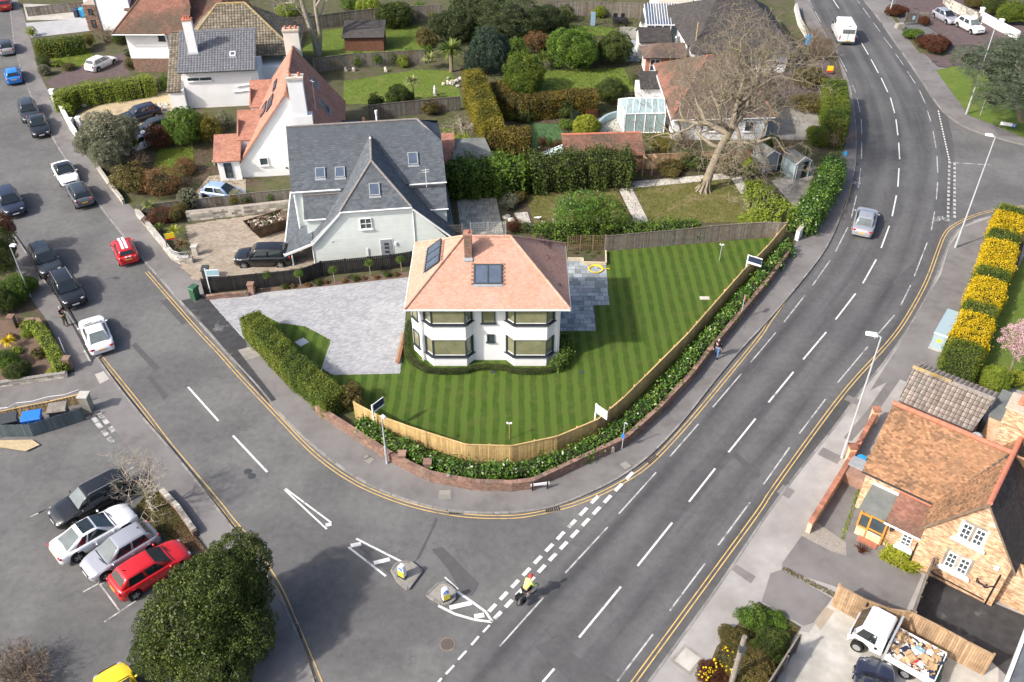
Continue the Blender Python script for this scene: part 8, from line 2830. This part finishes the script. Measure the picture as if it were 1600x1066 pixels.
sign_board((843.5,765),.1,1.15,.2,.5,R(10),('white',),'low white street nameplate in front of the brick wall',post='black',posts=2,name='street_nameplate',cat='street sign',th=.03)
# road name sign with its dead-end symbol
p=P(1573,201,.11)
t=thing('street_nameplate','low white street nameplate with blue dead end symbol on the verge','street sign',p,R(-25))
part('plate',MB().bb((-.75,-.03,.3),(.4,0,.65)),M['white'],t)
sy=part('symbol_panel',MB().bb((.4,-.03,.3),(.75,0,.65)),M['blue_plastic'],t)
part('symbol_stem',MB().bb((.55,-.036,.33),(.6,-.03,.55)),M['white'],sy)
part('symbol_bar',MB().bb((.48,-.036,.55),(.67,-.03,.61)),M['red'],sy)
for x in (-.6,.6):
	part('post',MB().bb((x-.03,.0,0),(x+.03,.05,.6)),M['grey_plastic'],t)
def round_sign(base,top,label,rz,mat,dia=.6,back='galv',off=(0,0)):
	p=P(*base,.1)
	h=pole_h(base,top)
	t=thing('road_sign',label,'road sign',p,rz)
	part('post',MB().tube([(0,0,0),(0,0,h)],.038,8),M['galv'],t)
	m=MB().lathe([(dia/2,-.012),(dia/2,.012)],(off[0],-.06,h-dia/2+off[1]),20,0,'Y')
	part('disc',m,M[mat],t)
	return t
round_sign((1156.7,499),(1163,462.7),'round road sign on a grey post by the laurel hedge',R(70),'red',.55)
round_sign((1316,262),(1313,238),'small round blue cycle sign at the hedge corner',R(-60),'teal_plastic',.42)
p=P(972,701,.1)
t=thing('road_sign','thin grey post with small blue sign beside the laurel hedge','road sign',p,R(-40))
h=pole_h((972,701),(976.6,662))
part('post',MB().tube([(0,0,0),(0,0,h)],.035,8).tube([(0,0,h),(.22,0,h-.02)],.03,6),M['galv'],t)
part('plate',MB().bb((-.1,-.06,h*.42),(.1,-.04,h*.42+.35)),M['blue_plastic'],t)
p=P(105,560,.1)
t=thing('road_sign','thin pale post beside the flower garden wall','post',p,R(20))
part('post',MB().tube([(0,0,0),(0,0,pole_h((105,560),(94,529)))],.035,8),M['lamp_paint'],t)
p=P(1517,180,.11)
t=thing('road_sign','thin grey sign post standing on the grass verge','post',P(1531,181,.11),0)
part('post',MB().tube([(0,0,0),(0,0,pole_h((1531,181),(1541,155)))],.03,6),M['galv'],t)
for (x,y,h_,r_,lb) in ((702,757,.8,.1,'stone marker post in front of the brick wall bend'),(776,761,.3,.08,'stubby stone marker at the foot of the brick wall'),(957,707,.45,.1,'small concrete marker by the brick wall and thin sign post')):
	p=P(x,y,.1)
	solid('marker_post',MB().box((0,0,h_/2),(r_*2,r_*1.6,h_),.2,0,0,0,.9).ball((0,0,h_),(r_*.9,r_*.75,.05),8,4),M['concrete_dk'],lb,'bollard',p)
for (x,y,mt,lb) in ((592,640,'white','white box lantern behind the agents board'),):
	pass
# traffic islands and their lit bollards
ISL=[([(612,893),(616,885),(626,880),(640,879),(659,893.6),(638,922),(622.6,911.7)],'traffic island with pointed tail on the side road'),([(666.7,931),(687.4,910.4),(700,914),(710,924),(713.5,933),(706,944),(688,945)],'rounded traffic island next to the give way line')]
for poly,lb in ISL:
	w=[np.array(P2(*q)) for q in poly]
	c=sum(w)/len(w)
	t=thing('traffic_island',lb,'traffic island',(c[0],c[1],0))
	w=[q-c for q in w]
	part('slab',MB().prism([tuple(q*.93) for q in w],0,.12),M['concrete_dk'],t)
	rs=resample(w+[w[0]],.45)
	for a,b in zip(rs,rs[1:]+rs[:1]):
		d=b-a
		q=(a+b)/2
		part('kerb_stone',MB().box((q[0],q[1],.07),(np.linalg.norm(d)*.98,.13,.15),math.atan2(d[1],d[0])),M['kerb'],t)
for (bx_,by_,rz,lb) in ((629,901,R(-32),'yellow and white keep left bollard on the pointed island'),(697,937,R(28),'yellow and white keep left bollard on the rounded island')):
	p=P(bx_,by_,.12)
	t=thing('traffic_bollard',lb,'bollard',p,rz)
	part('base',MB().box((0,0,.06),(.46,.3,.12)),M['grey_plastic'],t)
	prof=[(-.2,.1),(.2,.1),(.2,.82),(.13,.95),(0,1.0),(-.13,.95),(-.2,.82)]
	sh=MB().add([(x,-.12,z) for x,z in prof]+[(x,.12,z) for x,z in prof],[tuple(range(7)),tuple(range(13,6,-1))]+[(i,7+i,7+(i+1) % 7,(i+1) % 7) for i in range(7)])
	part('shell',sh,M['white'],t)
	for s in (-1,1):
		part('yellow_panel',MB().bb((-.19,s*.125-.005,.14),(.19,s*.125+.005,.55)),M['yellow_lens'],t)
		dsc=part('sign_disc',MB().lathe([(.14,-.008),(.14,.008)],(0,s*.13,.75),16,0,'Y'),M['blue_plastic'],t)
		part('arrow',MB().box((0,s*.142,.75),(.2,.006,.035),0,0,0,R(45)).box((-.06,s*.142,.69),(.1,.006,.03)),M['white'],dsc)
# utility cabinet
c4=[np.array(P2(*q,1.5)) for q in ((1480,484),(1497,488),(1487,528),(1459,521))]
cc=sum(c4)/4
t=thing('utility_cabinet','grey blue roadside equipment cabinet beside the golden striped hedge','cabinet',(cc[0],cc[1],.1))
d_=(c4[3]-c4[0])
rzc=math.atan2(d_[1],d_[0])-math.pi/2
t.rotation_euler=(0,0,rzc+math.pi)
LL,WW=float(np.linalg.norm(d_)),.9
part('plinth',MB().bb((-WW/2-.06,-LL/2-.06,0),(WW/2+.06,LL/2+.06,.1)),M['concrete'],t)
part('casing',MB().bb((-WW/2,-LL/2,.1),(WW/2,LL/2,1.38)),M['pale_blue'],t)
part('lid',MB().box((0,0,1.43),(WW+.1,LL+.1,.1),0,0,0,0,.96),M['pale_blue'],t)
for s in (-1,1):
	part('door',MB().bb((-WW/2+.05,s*LL/2-.012,.16),(WW/2-.05,s*LL/2+.012,1.32)),M['pale_blue'],t)
	part('sticker',MB().bb((-.12,s*(LL/2+.012)-.004,.75),(.16,s*(LL/2+.012)+.004,1.0)),M['yellow'],t)
# timber pole
p=P(1142,1072,.1)
hh=5.2
t=thing('telegraph_pole','weathered timber pole with steps and black box in the scrub bed','pole',p)
hh=pole_h((1142,1072),(1157,997))
part('shaft',MB().tube([(0,0,0),(0,0,hh)],[.15,.12],10),M['fence_old'],t)
part('box',MB().box((0,-.1,hh-.8),(.3,.25,.4)),M['grey_plastic'],t)
for k in range(5):
	z=hh-1.5-k*.4
	part('step',MB().tube([(-.22 if k % 2 else .22,0,z),(0,0,z)],.015,5),M['galv'],t)
# wheelie bins
def bin_(px,py,rz,mat,label,s=1.0,lid=None,z=.1,flat=False):
	p=P(px,py,z)
	t=thing('wheelie_bin',label,'bin',p,rz)
	w,d,h=(.58*s,.72*s,1.02) if not flat else (1.25*s,.95*s,1.05)
	part('body',MB().box((0,0,h/2),(w*.82,d*.82,h),0,0).box((0,0,h-.06),(w*.95,d*.95,.1)),M[mat],t)
	lm=MB().add([(-w/2,-d/2,h),(w/2,-d/2,h),(w/2,d/2,h),(-w/2,d/2,h),(-w/2*.9,-d/2*.85,h+.08),(w/2*.9,-d/2*.85,h+.08),(w/2*.9,d/2*.85,h+.13),(-w/2*.9,d/2*.85,h+.13)],[(0,1,5,4),(1,2,6,5),(2,3,7,6),(3,0,4,7),(4,5,6,7)])
	part('lid',lm,M[lid or mat],t)
	part('handle',MB().tube([(-w/2*.9,d/2+.05,h),(w/2*.9,d/2+.05,h)],.025,6),M[lid or mat],t)
	for x in (-w/3,w/3):
		part('wheel',MB().lathe([(.1,-.03),(.1,.03)],(x,d/2*.8,.1),10,0,'X'),M['rubber'],t)
	return t
bin_(57,668,R(15),'blue_plastic','big bright blue wheelie bin behind the slate screen',1.0,flat=True,z=.02)
bin_(20,672,R(20),'grey_plastic','dark wheelie bin at the open side of the bin store',1.0,flat=True,z=.02)
bin_(97,655,R(12),'grey_plastic','dark ribbed bin nearest the stone pillar',1.0,'fence_old',flat=True,z=.02)
bin_(306,466,R(-25),'green_plastic','dark green wheelie bin at the black fence end',1.0,z=.115)
bin_(121,27,R(0),'navy','dark wheelie bin by the top block drive')
bin_(130,26,R(0),'teal_plastic','light blue wheelie bin by the top block drive')
bin_(1262,70,R(10),'teal_plastic','light blue bin behind the pale garden wall')
bin_(324,436,R(5),'grey_plastic','dark bin behind the pale blue agents board')
# garden objects
p=P(931,421,.17)
m=MB()
for k in range(3):
	R0=.5+.05*k
	pts=[(R0*math.cos(a),R0*.95*math.sin(a),.03+.02*k) for a in np.linspace(0,6.28,28)]
	m.tube(pts,.035,5)
m.tube([(.5,0,.05),(.9,.1,.03),(1.15,.02,.03)],.03,5)
solid('garden_hose',m,M['yellow'],'coiled yellow garden hose on the grey patio','hose',p,smooth=True)
for (x,y,w_,l_,mt,lb) in ((1101,466,.75,.4,'slab_white','pale inspection cover set in the striped lawn'),(908,582,.32,.25,'grey_plastic','small black drain cover in the lawn near the patio'),(771,581,.34,.3,'grey_plastic','small dark drain cover in front of the white house bays'),(472,535,.75,.75,'galv','square steel inspection cover in the small lawn by the drive')):
	p=P(x,y,.13)
	rz=R(45) if x==472 else 0.0
	solid('inspection_cover',MB().box((0,0,.015),(w_,l_,.03),0).box((0,0,.025),(w_*.8,l_*.8,.03),0),M[mt],lb,'drain cover',p,rz)
for (bx_,by_,tx,ty,lb) in ((1124,407,1127,385,'slender metal bird feeder pole on the striped lawn'),(796,686,795,664,'short timber lamp stake on the striped lawn')):
	p=P(bx_,by_,.13)
	h=pole_h((bx_,by_),(tx,ty),.13)
	t=thing('garden_lamp' if 'stake' in lb else 'bird_feeder',lb,'garden lamp' if 'stake' in lb else 'bird feeder',p)
	part('post',MB().tube([(0,0,0),(0,0,h)],.035,6),M['galv' if 'feeder' in lb else 'fence_new'],t)
	part('top',MB().box((0,0,h),(.26,.1,.05)).ball((-.12,0,h+.05),.07,8,5).ball((.12,0,h+.02),.07,8,5),M['white'],t)
p0,p1=np.array(P2(632,522,.2)),np.array(P2(621,568,.2))
dd=p1-p0
t=thing('sleeper_stack','reddish timber baulks lying along the drive edge by the white house','timber',(*((p0+p1)/2),.15),math.atan2(dd[1],dd[0]))
for k in range(2):
	part('baulk',MB().box((-.1+k*.15,(k-.5)*.17,.12),(np.linalg.norm(dd)*.98,.15,.22)),M['brick_clay' if k else 'fence_brown'],t)
def figure(px,py,h,mat,label,name='statue',cat='statue'):
	p=P(px,py,.12)
	t=thing(name,label,cat,p)
	part('plinth',MB().box((0,0,.12),(.36,.36,.24)),M['stone'],t)
	part('figure',MB().lathe([(.16,.24),(.2,.4),(.13,h*.6),(.18,h*.75),(.08,h*.82),(.1,h*.92),(.05,h)],(0,0,0),9),M[mat],t,smooth=True)
figure(680,149,1.15,'white','white statue on the palm lawn')
figure(603,112,.6,'stone','small stone ornament in the fence border')
figure(541,111,.5,'stone','small pale ornament near the terracotta roof')
figure(553,111,.45,'stone','tiny pale ornament beside another in the fence border')
def urn(px,py,label):
	p=P(px,py,.12)
	t=thing('planter',label,'planter',p)
	part('pot',MB().box((0,0,.04),(.5,.5,.08)).add([(-.16,-.16,.08),(.16,-.16,.08),(.16,.16,.08),(-.16,.16,.08),(-.27,-.27,.85),(.27,-.27,.85),(.27,.27,.85),(-.27,.27,.85)],[(0,1,5,4),(1,2,6,5),(2,3,7,6),(3,0,4,7),(4,5,6,7)]),M['white'],t)
	crown_obj(t,(0,0,.95),(.25,.25,.2),'l_moor','big','plant')
urn(168,154,'white planter nearest the road under the bright hedge')
urn(190,152,'middle white planter under the bright hedge')
urn(210,148,'white planter nearest the house under the bright hedge')
def rocks(px,py,n,sp,mat,label,size=.25):
	p=P(px,py,.12)
	t=thing('rock_pile',label,'rocks',p)
	for k in range(n):
		part('rock',MB().ball((random.gauss(0,sp),random.gauss(0,sp*1.4),size*.4),(size*random.uniform(.5,1.2),size*random.uniform(.5,1.2),size*random.uniform(.4,.9)),7,5,0,.15),M[mat],t)
rocks(708,130,18,.5,'stone','pale rockery stones at the edge of the palm lawn',.26)
rocks(775,190,8,.4,'stone','pale stones at the foot of the tall golden hedge',.35)
rocks(124,164,5,.5,'slab_white','white boulders in the gravel drive border',.28)
rocks(795,343,7,.35,'stone','stone edging heap by the buff patio',.25)
# striped garden objects near the top
p=P(926,40,.12)
t=thing('paddle_board','pale blue board standing upright on the far lawn','board',p)
part('board',MB().prism([(-.3,-.06),(.3,-.06),(.3,.06),(-.3,.06)],0,1.75),M['lblue'] if 'lblue' in M else PAINT['lblue'],t)
p=P(808,48,.12)
t=thing('compost_bin','small grey green compost hut under the dark cedar','compost bin',p)
part('body',MB().box((0,0,.4),(.7,.7,.8),.3,0,0,0,.8),M['lead'],t)
part('lid',MB().box((0,0,.86),(.66,.66,.12),.3,0,0,0,.6),M['lead'],t)
p=P(968,38,.13)
t=thing('garden_table','dark garden dining table with chairs under the brown fence','table',p)
part('tabletop',MB().box((0,0,.72),(2.0,1.1,.06)),M['black'],t)
for x in (-.8,.8):
	for y in (-.4,.4):
		part('leg',MB().box((x,y,.35),(.08,.08,.7)),M['black'],t)
for x,y,rz in ((-.5,-.9,0),(.5,-.9,0),(-.5,.9,math.pi),(.5,.9,math.pi)):
	c=thing('garden_chair','dark garden chair %s the dark table' % {(-.5,-.9):'at the front hedge end of',(.5,-.9):'at the front veranda end of',(-.5,.9):'at the fence and cedar end of',(.5,.9):'at the fence and veranda end of'}[(x,y)],'chair',(p[0]+x,p[1]+y,p[2]),rz,'chairs round the dark garden table')
	part('seat',MB().box((0,0,.44),(.5,.5,.05)),M['black'],c)
	part('backrest',MB().box((0,-.24,.75),(.5,.05,.6)),M['black'],c)
	for a in (-.2,.2):
		for b in (-.2,.2):
			part('leg',MB().box((a,b,.21),(.05,.05,.42)),M['black'],c)
q=[np.array(P2(*k,.5)) for k in ((933,199),(938,191),(947,184),(958,180),(966,178))]
c0_=q[2]
solid('garden_wall',wall_along(MB(),smooth_line([a-c0_ for a in q]),.28,0,.7),M['pale_blue'],'curved pale blue wall beside the conservatory patio','wall',(c0_[0],c0_[1],.12))
# bits by the sheds and grey porch
p=P(1228,266,.13)
t=thing('garden_trolley','low black garden trolley between the two grey sheds','trolley',p,R(15))
part('tray',MB().box((0,0,.3),(1.3,.7,.16)),M['black'],t)
for x in (-.5,0,.5):
	part('slat',MB().box((x,0,.42),(.16,.72,.06)),M['grey_plastic'],t)
for x in (-.5,.5):
	for y in (-.36,.36):
		part('wheel',MB().lathe([(.15,-.04),(.15,.04)],(x,y,.15),10,0,'Y'),M['rubber'],t)
p=P(1282,219,.13)
t=thing('gate_pillar','white rendered gate pillar with black bar beside the concrete drive','pillar',p)
part('shaft',MB().bb((-.35,-.2,0),(.2,.2,1.6)),M['render'],t)
part('bar',MB().bb((.0,-.24,.1),(.09,-.2,1.5)),M['black'],t)
part('low_wall',MB().bb((.2,-.15,0),(.95,.15,.4)),M['render'],t)
# timber signboard group on the far verge
p=P(1424,38,.11)
t=thing('notice_board','timber notice board with blue poster on the traffic verge','notice board',p,R(8))
part('board',MB().bb((-1.1,-.06,.3),(.5,.0,1.5)),M['fence_old'],t)
part('poster',MB().bb((-.1,-.075,.6),(.25,-.06,1.1)),M['sky_board'],t)
for x in (-1.0,.4):
	part('post',MB().bb((x-.07,0,0),(x+.07,.1,1.6)),M['fence_old'],t)
p=P(1434,36,.11)
t=thing('notice_board','stacked pale timber planks board beside the poster board','notice board',p,R(-8))
for k in range(5):
	part('plank',MB().bb((-.1,-.05,.25+k*.24),(1.0,.02,.46+k*.24)),M['fence_old'],t)
for x in (0,.9):
	part('post',MB().bb((x-.06,.025,0),(x+.06,.1,1.5)),M['fence_old'],t)
solid('stone_block',MB().box((0,0,.3),(1.1,.8,.6),.2,0,0,0,.85),M['stone'],'rough stone block on the paving by the verge','stone',P(1405,44,.1))
p=P(1437,66,.11)
t=thing('bench','weathered slatted bench against the large dark red mound','bench',p,R(35))
for k in range(3):
	part('slat',MB().box((0,-.15+k*.17,.45),(1.4,.13,.05)),M['fence_old'],t)
for k in range(2):
	part('slat',MB().box((0,.28,.65+k*.2),(1.4,.05,.14)),M['fence_old'],t)
for x in (-.6,.6):
	part('leg',MB().box((x,.05,.22),(.1,.5,.44)),M['fence_old'],t)
# pergola uprights in the shrubs
for k,(x,y,lb) in enumerate(((987.5,279,'rough timber post nearest the pale path corner'),(1003,276,'middle rough timber post of the three by the path'),(1018,274,'rough timber post of the three nearest the big tree'))):
	p=P(x,y,.12)
	t=thing('pergola_post',lb,'post',p,0,'rough pergola posts by the pale path')
	part('post',MB().box((0,0,1.05),(.12,.12,2.1)),M['fence_brown'],t)
	part('crosspiece',MB().box((.1,-.2,2.12),(.14,.8,.1),.3),M['fence_brown'],t)
for (x,y,lb) in ((848,360,'white leaning stake in front of the climbing hedge nearest the patio'),(865,357,'white leaning stake in front of the climbing hedge nearest the tree')):
	solid('garden_stake',MB().box((0,0,.5),(.16,.05,1.0),0,0,R(10),R(-12)).box((.2,0,.5),(.05,.05,1.0),0,0,R(10),R(-12)),M['slab_white'],lb,'stake',P(x,y,.12))
p=P(841,344,.12)
solid('bird_ornament',MB().ball((0,0,.25),(.22,.1,.1),8,5).ball((.22,0,.34),.07,7,5).tube([(0,0,0),(0,0,.2)],.02,5).box((-.25,0,.27),(.25,.14,.03)),M['white'],'white bird ornament on the small lawn','ornament',p)
p=P(345,256,.14)
t=thing('garden_bench','low wooden bench heaped with red and green covers on the patio','bench',p,R(25))
part('seat',MB().box((0,0,.4),(1.5,.5,.08)),M['slab_buff'],t)
for x in (-.6,.6):
	part('leg',MB().box((x,0,.18),(.1,.45,.36)),M['slab_buff'],t)
part('cover',MB().ball((.25,.2,.55),(.5,.35,.25),9,6,0,.15),M['red'],t)
part('cover',MB().ball((.05,-.1,.5),(.45,.35,.2),9,6,0,.15),M['tarp'],t)
rocks(258,171,18,.45,'concrete','heap of pale rubble bags by the lichen roof verge',.24)
solid('water_butt',MB().lathe([(.28,0),(.32,.5),(.28,.75),(.05,.78)],(0,0,0),12),M['teal_plastic'],'round blue tub behind the cottage boundary wall','tub',P(1342,728,.1))
# cycle symbols painted on the cycle lanes
def bike_symbol(px,py,ang,s=1.0):
	x,y=P2(px,py)
	c_,s_=math.cos(ang),math.sin(ang)
	T_=lambda u,v:(x+(u*c_-v*s_)*s,y+(u*s_+v*c_)*s)
	m=MB()
	for cx in (-.42,.42):
		ribbon(m,[T_(cx+.26*math.cos(a),.26*math.sin(a)) for a in np.linspace(0,6.283,17)],.07,.012)
	for pts in ([(-.42,0),(-.1,.4),(.3,.4),(.42,0)],[(-.1,.4),(.0,0),(.3,.4)],[(-.42,0),(0,0)],[(.25,.55),(.3,.4)],[(-.2,.5),(0,.5)]):
		ribbon(m,[T_(*q) for q in pts],.07,.013)
	link('cycle_symbol',m.mesh('cycle_symbol',M['worn_line']),main_road)
bike_symbol(1333,287,R(0),1.0)
bike_symbol(1471,343,R(0),1.0)

# ------------------------------------------------------------------ people
def skin(name,joints,edges,mat,parent,sub=2):
	"""one continuous surface grown round a skeleton: joints = [(x, y, z, radius)]"""
	me=bpy.data.meshes.new(name)
	me.from_pydata([j[:3] for j in joints],edges,[])
	o=bpy.data.objects.new(name,me)
	COL.objects.link(o)
	md=o.modifiers.new('skin','SKIN')
	md.use_smooth_shade=True
	for k,j in enumerate(joints):
		r=j[3]
		me.skin_vertices[0].data[k].radius=(r,r) if not hasattr(r,'__len__') else r
	me.skin_vertices[0].data[0].use_root=True
	o.modifiers.new('sub','SUBSURF').render_levels=sub
	o.modifiers['sub'].levels=sub
	dg=bpy.context.evaluated_depsgraph_get()
	new=bpy.data.meshes.new_from_object(o.evaluated_get(dg))
	bpy.data.objects.remove(o)
	bpy.data.meshes.remove(me)
	new.name=name
	new.materials.clear()
	new.materials.append(mat)
	for p in new.polygons:
		p.use_smooth=True
	return link(name,new,parent)
SKIN_M=m_plain('skin',(.52,.30,.21),.5,.4,.06)
def person(label,loc,rz,j,cols,hair='black',bald=False,helmet=None,shorts=False,scale=1.0):
	"""j: joint positions in the figure's own frame (x forward, y left, z up)"""
	t=thing('person',label,'person',loc,rz)
	t.scale=(scale,)*3
	V=lambda n:tuple(j[n])
	body=[(*V('pelvis'),.13),(*V('chest'),.15),(*V('neck'),.06),(*V('head0'),.075),(*V('head1'),.085)]
	E_=[(0,1),(1,2),(2,3),(3,4)]
	for s in ('l','r'):
		b=len(body)
		body+=[(*V('sh_'+s),.062),(*V('el_'+s),.045),(*V('wr_'+s),.032),(*V('ha_'+s),.04)]
		E_+=[(1,b),(b,b+1),(b+1,b+2),(b+2,b+3)]
		b=len(body)
		body+=[(*V('hip_'+s),.095),(*V('kn_'+s),.062),(*V('an_'+s),.042),(*V('to_'+s),.035)]
		E_+=[(0,b),(b,b+1),(b+1,b+2),(b+2,b+3)]
	skin('body',body,E_,SKIN_M,t)
	for s in ('l','r'):                        # fingers closed or hanging from the palm
		h,w=Vector(V('ha_'+s)),Vector(V('wr_'+s))
		d=(h-w).normalized()
		a=d.cross(Vector((0,0,1)) if abs(d.z)<.9 else Vector((1,0,0))).normalized()
		f=MB()
		for k in range(4):
			o_=h+a*(k-1.5)*.02
			f.tube([o_,o_+d*.05,o_+d*(.075-.006*abs(k-1.5))+Vector((0,0,-.025))],[.010,.009,.007],5)
		f.tube([w+a*.03,w+a*.05+d*.05],[.011,.008],5)
		part('fingers',f,SKIN_M,t)
	top=[(*V('pelvis'),.15),(*V('chest'),(.20,.16)),(*V('neck'),.075)]
	E_=[(0,1),(1,2)]
	for s in ('l','r'):
		b=len(top)
		top+=[(*V('sh_'+s),.078),(*V('el_'+s),.06),(*V('wr_'+s),.045)]
		E_+=[(1,b),(b,b+1),(b+1,b+2)]
	skin('jacket',top,E_,M[cols[0]] if cols[0] in M else cols[0],t)
	lg=[(*V('pelvis'),.15)]
	E_=[]
	for s in ('l','r'):
		b=len(lg)
		lg+=[(*V('hip_'+s),.11),(*V('kn_'+s),.082)]+([] if shorts else [(*V('an_'+s),.06)])
		E_+=[(0,b),(b,b+1)]+([] if shorts else [(b+1,b+2)])
	skin('trousers',lg,E_,M[cols[1]] if cols[1] in M else cols[1],t)
	for s in ('l','r'):
		a,b=Vector(V('an_'+s)),Vector(V('to_'+s))
		skin('shoe',[(*(a-(b-a)*.3),.05),(*a,.055),(*b,.045)],[(0,1),(1,2)],M[cols[2]] if cols[2] in M else cols[2],t)
	h=Vector(V('head1'))
	if helmet:
		part('helmet',MB().ball(tuple(h+Vector((.0,0,.05))),(.14,.115,.11),12,7),M[helmet],t,smooth=True)
	elif not bald:
		part('hair',MB().ball(tuple(h+Vector((-.025,0,.03))),(.10,.095,.09),12,7),M[hair],t,smooth=True)
	else:
		part('hair',MB().ball(tuple(h+Vector((-.035,0,-.01))),(.085,.094,.06),12,7),M[hair],t,smooth=True)
	fc=MB().ball(tuple(h+Vector((.088,0,-.03))),(.022,.014,.025),6,4)
	for s in (-1,1):
		fc.ball(tuple(h+Vector((0,s*.088,-.02))),(.02,.012,.03),6,4)
	part('face',fc,SKIN_M,t)
	ey=MB()
	for s in (-1,1):
		ey.ball(tuple(h+Vector((.078,s*.032,.0))),.011,6,4)
	ey.box(tuple(h+Vector((.082,0,-.065))),(.012,.045,.008))
	part('eyes',ey,M['black'],t)
	return t
def stand(step=.0,arm_l=None,arm_r=None,lean=0.0):
	j=dict(pelvis=(0,0,.95),chest=(lean*.35,0,1.28),neck=(lean*.5,0,1.5),head0=(lean*.55+.02,0,1.6),head1=(lean*.6+.03,0,1.68))
	for s,y in (('l',1),('r',-1)):
		f=step*y
		j['sh_'+s]=(lean*.42,y*.19,1.42)
		j['el_'+s]=(-f*.3+lean*.4,y*.25,1.15)
		j['wr_'+s]=(-f*.5+.06+lean*.4,y*.25,.92)
		j['ha_'+s]=(-f*.5+.08+lean*.4,y*.25,.84)
		j['hip_'+s]=(0,y*.09,.88)
		j['kn_'+s]=(f*.5+.03,y*.10,.50)
		j['an_'+s]=(f*.9-(.04 if f<0 else 0),y*.10,.09 if f>=0 else .14)
		j['to_'+s]=(f*.9+.15,y*.12,.04 if f>=0 else .06)
	for s,a in (('l',arm_l),('r',arm_r)):
		if a:
			j['el_'+s],j['wr_'+s],j['ha_'+s]=a
	return j
M['denim']=m_plain('blue_denim',(.10,.17,.30),.8,.2)
M['khaki']=m_plain('olive_trousers',(.09,.10,.06),.8,.2)
M['darkcloth']=m_plain('black_cloth',(.012,.013,.016),.85,.2)
M['hivis']=m_plain('high_visibility_cloth',(.62,.85,.16),.7,.2)
M['greyhair']=m_plain('grey_hair',(.38,.36,.34),.8,.2)
M['brownshoe']=m_plain('brown_shoe',(.13,.06,.04),.6,.3)
person('person in black jacket and blue jeans walking along the main road pavement',P(1119.5,558,.1),R(-120),stand(.24,lean=.22),('darkcloth','denim','darkcloth'),'greyhair',True)
cam_arms=dict(arm_l=((.18,.24,1.2),(.36,.1,1.36),(.40,.05,1.40)),arm_r=((.18,-.24,1.2),(.36,-.1,1.36),(.40,-.05,1.40)))
t=person('man in dark jacket and olive trousers holding up a camera at the kerb',P(104,509,.1),R(-12),stand(.05,**cam_arms),('darkcloth','khaki','brownshoe'),'greyhair',True,scale=1.03)
cp=P(104,509,.1)
m=MB().box((0,0,0),(.06,.14,.09)).lathe([(.035,.03),(.035,.09)],(0,0,0),10,0,'X')
solid('camera',m,M['grey_plastic'],'small dark camera held up by the man at the kerb','camera',(cp[0]+.46*math.cos(R(-12)),cp[1]+.46*math.sin(R(-12)),.1+1.46),R(-12))
# cyclist
pr_,pf_=np.array(P2(811.7,946)),np.array(P2(837,923.5))
dv=pf_-pr_
rzb=math.atan2(dv[1],dv[0])
mb_c=(pr_+pf_)/2
bk=thing('bicycle','black touring bicycle with dark pannier bags riding at the give way line','bicycle',(mb_c[0],mb_c[1],.005),rzb)
for x,nm in ((-.52,'wheel'),(.52,'wheel')):
	pts=[(x+.33*math.cos(a),0,.345+.33*math.sin(a)) for a in np.linspace(0,6.283,25)]
	w=part('wheel',MB().tube(pts,.022,6),M['rubber'],bk)
	sp_=MB()
	for k in range(10):
		a=k*math.pi/5
		sp_.tube([(x,0,.345),(x+.32*math.cos(a),0,.345+.32*math.sin(a))],.004,3)
	part('spokes',sp_,M['galv'],w)
fr_=MB()
for a,b in (((-.52,0,.345),(-.1,0,.30)),((-.1,0,.30),(-.22,0,.85)),((-.22,0,.78),(.34,0,.82)),((-.1,0,.30),(.36,0,.72)),((-.52,0,.345),(-.2,0,.74)),((.52,0,.345),(.33,0,.92))):
	fr_.tube([a,b],.02,6)
part('frame',fr_,M['grey_plastic'],bk)
part('handlebar',MB().tube([(.45,-.26,.95),(.33,-.1,.98),(.33,.1,.98),(.45,.26,.95)],.017,6),M['black'],bk)
part('saddle',MB().ball((-.24,0,.93),(.14,.07,.04),8,5),M['black'],bk)
part('crank',MB().tube([(-.1,.09,.30),(.02,.1,.18)],.014,5).tube([(-.1,-.09,.30),(-.22,-.1,.42)],.014,5),M['galv'],bk)
for s in (-1,1):
	part('pannier',MB().box((-.56,s*.19,.52),(.34,.16,.36),0,0,0,0,.88),M['darkcloth'],bk)
part('rack',MB().box((-.55,0,.74),(.45,.16,.04)),M['black'],bk)
j=dict(pelvis=(-.22,0,1.02),chest=(.02,0,1.34),neck=(.15,0,1.5),head0=(.2,0,1.58),head1=(.24,0,1.66))
for s,y in (('l',1),('r',-1)):
	j['sh_'+s]=(.08,y*.19,1.43)
	j['el_'+s]=(.22,y*.27,1.18)
	j['wr_'+s]=(.42,y*.25,1.02)
	j['ha_'+s]=(.45,y*.25,.985)
	j['hip_'+s]=(-.2,y*.1,.96)
j.update(kn_l=(.14,.12,.72),an_l=(.0,.12,.28),to_l=(.14,.13,.22),kn_r=(.2,-.12,.86),an_r=(-.2,-.12,.53),to_r=(-.08,-.13,.45))
person('cyclist in bright yellow jacket, dark shorts and red helmet riding the touring bicycle',(mb_c[0],mb_c[1],.0),rzb,j,('hivis','darkcloth','white'),helmet='red',shorts=True)
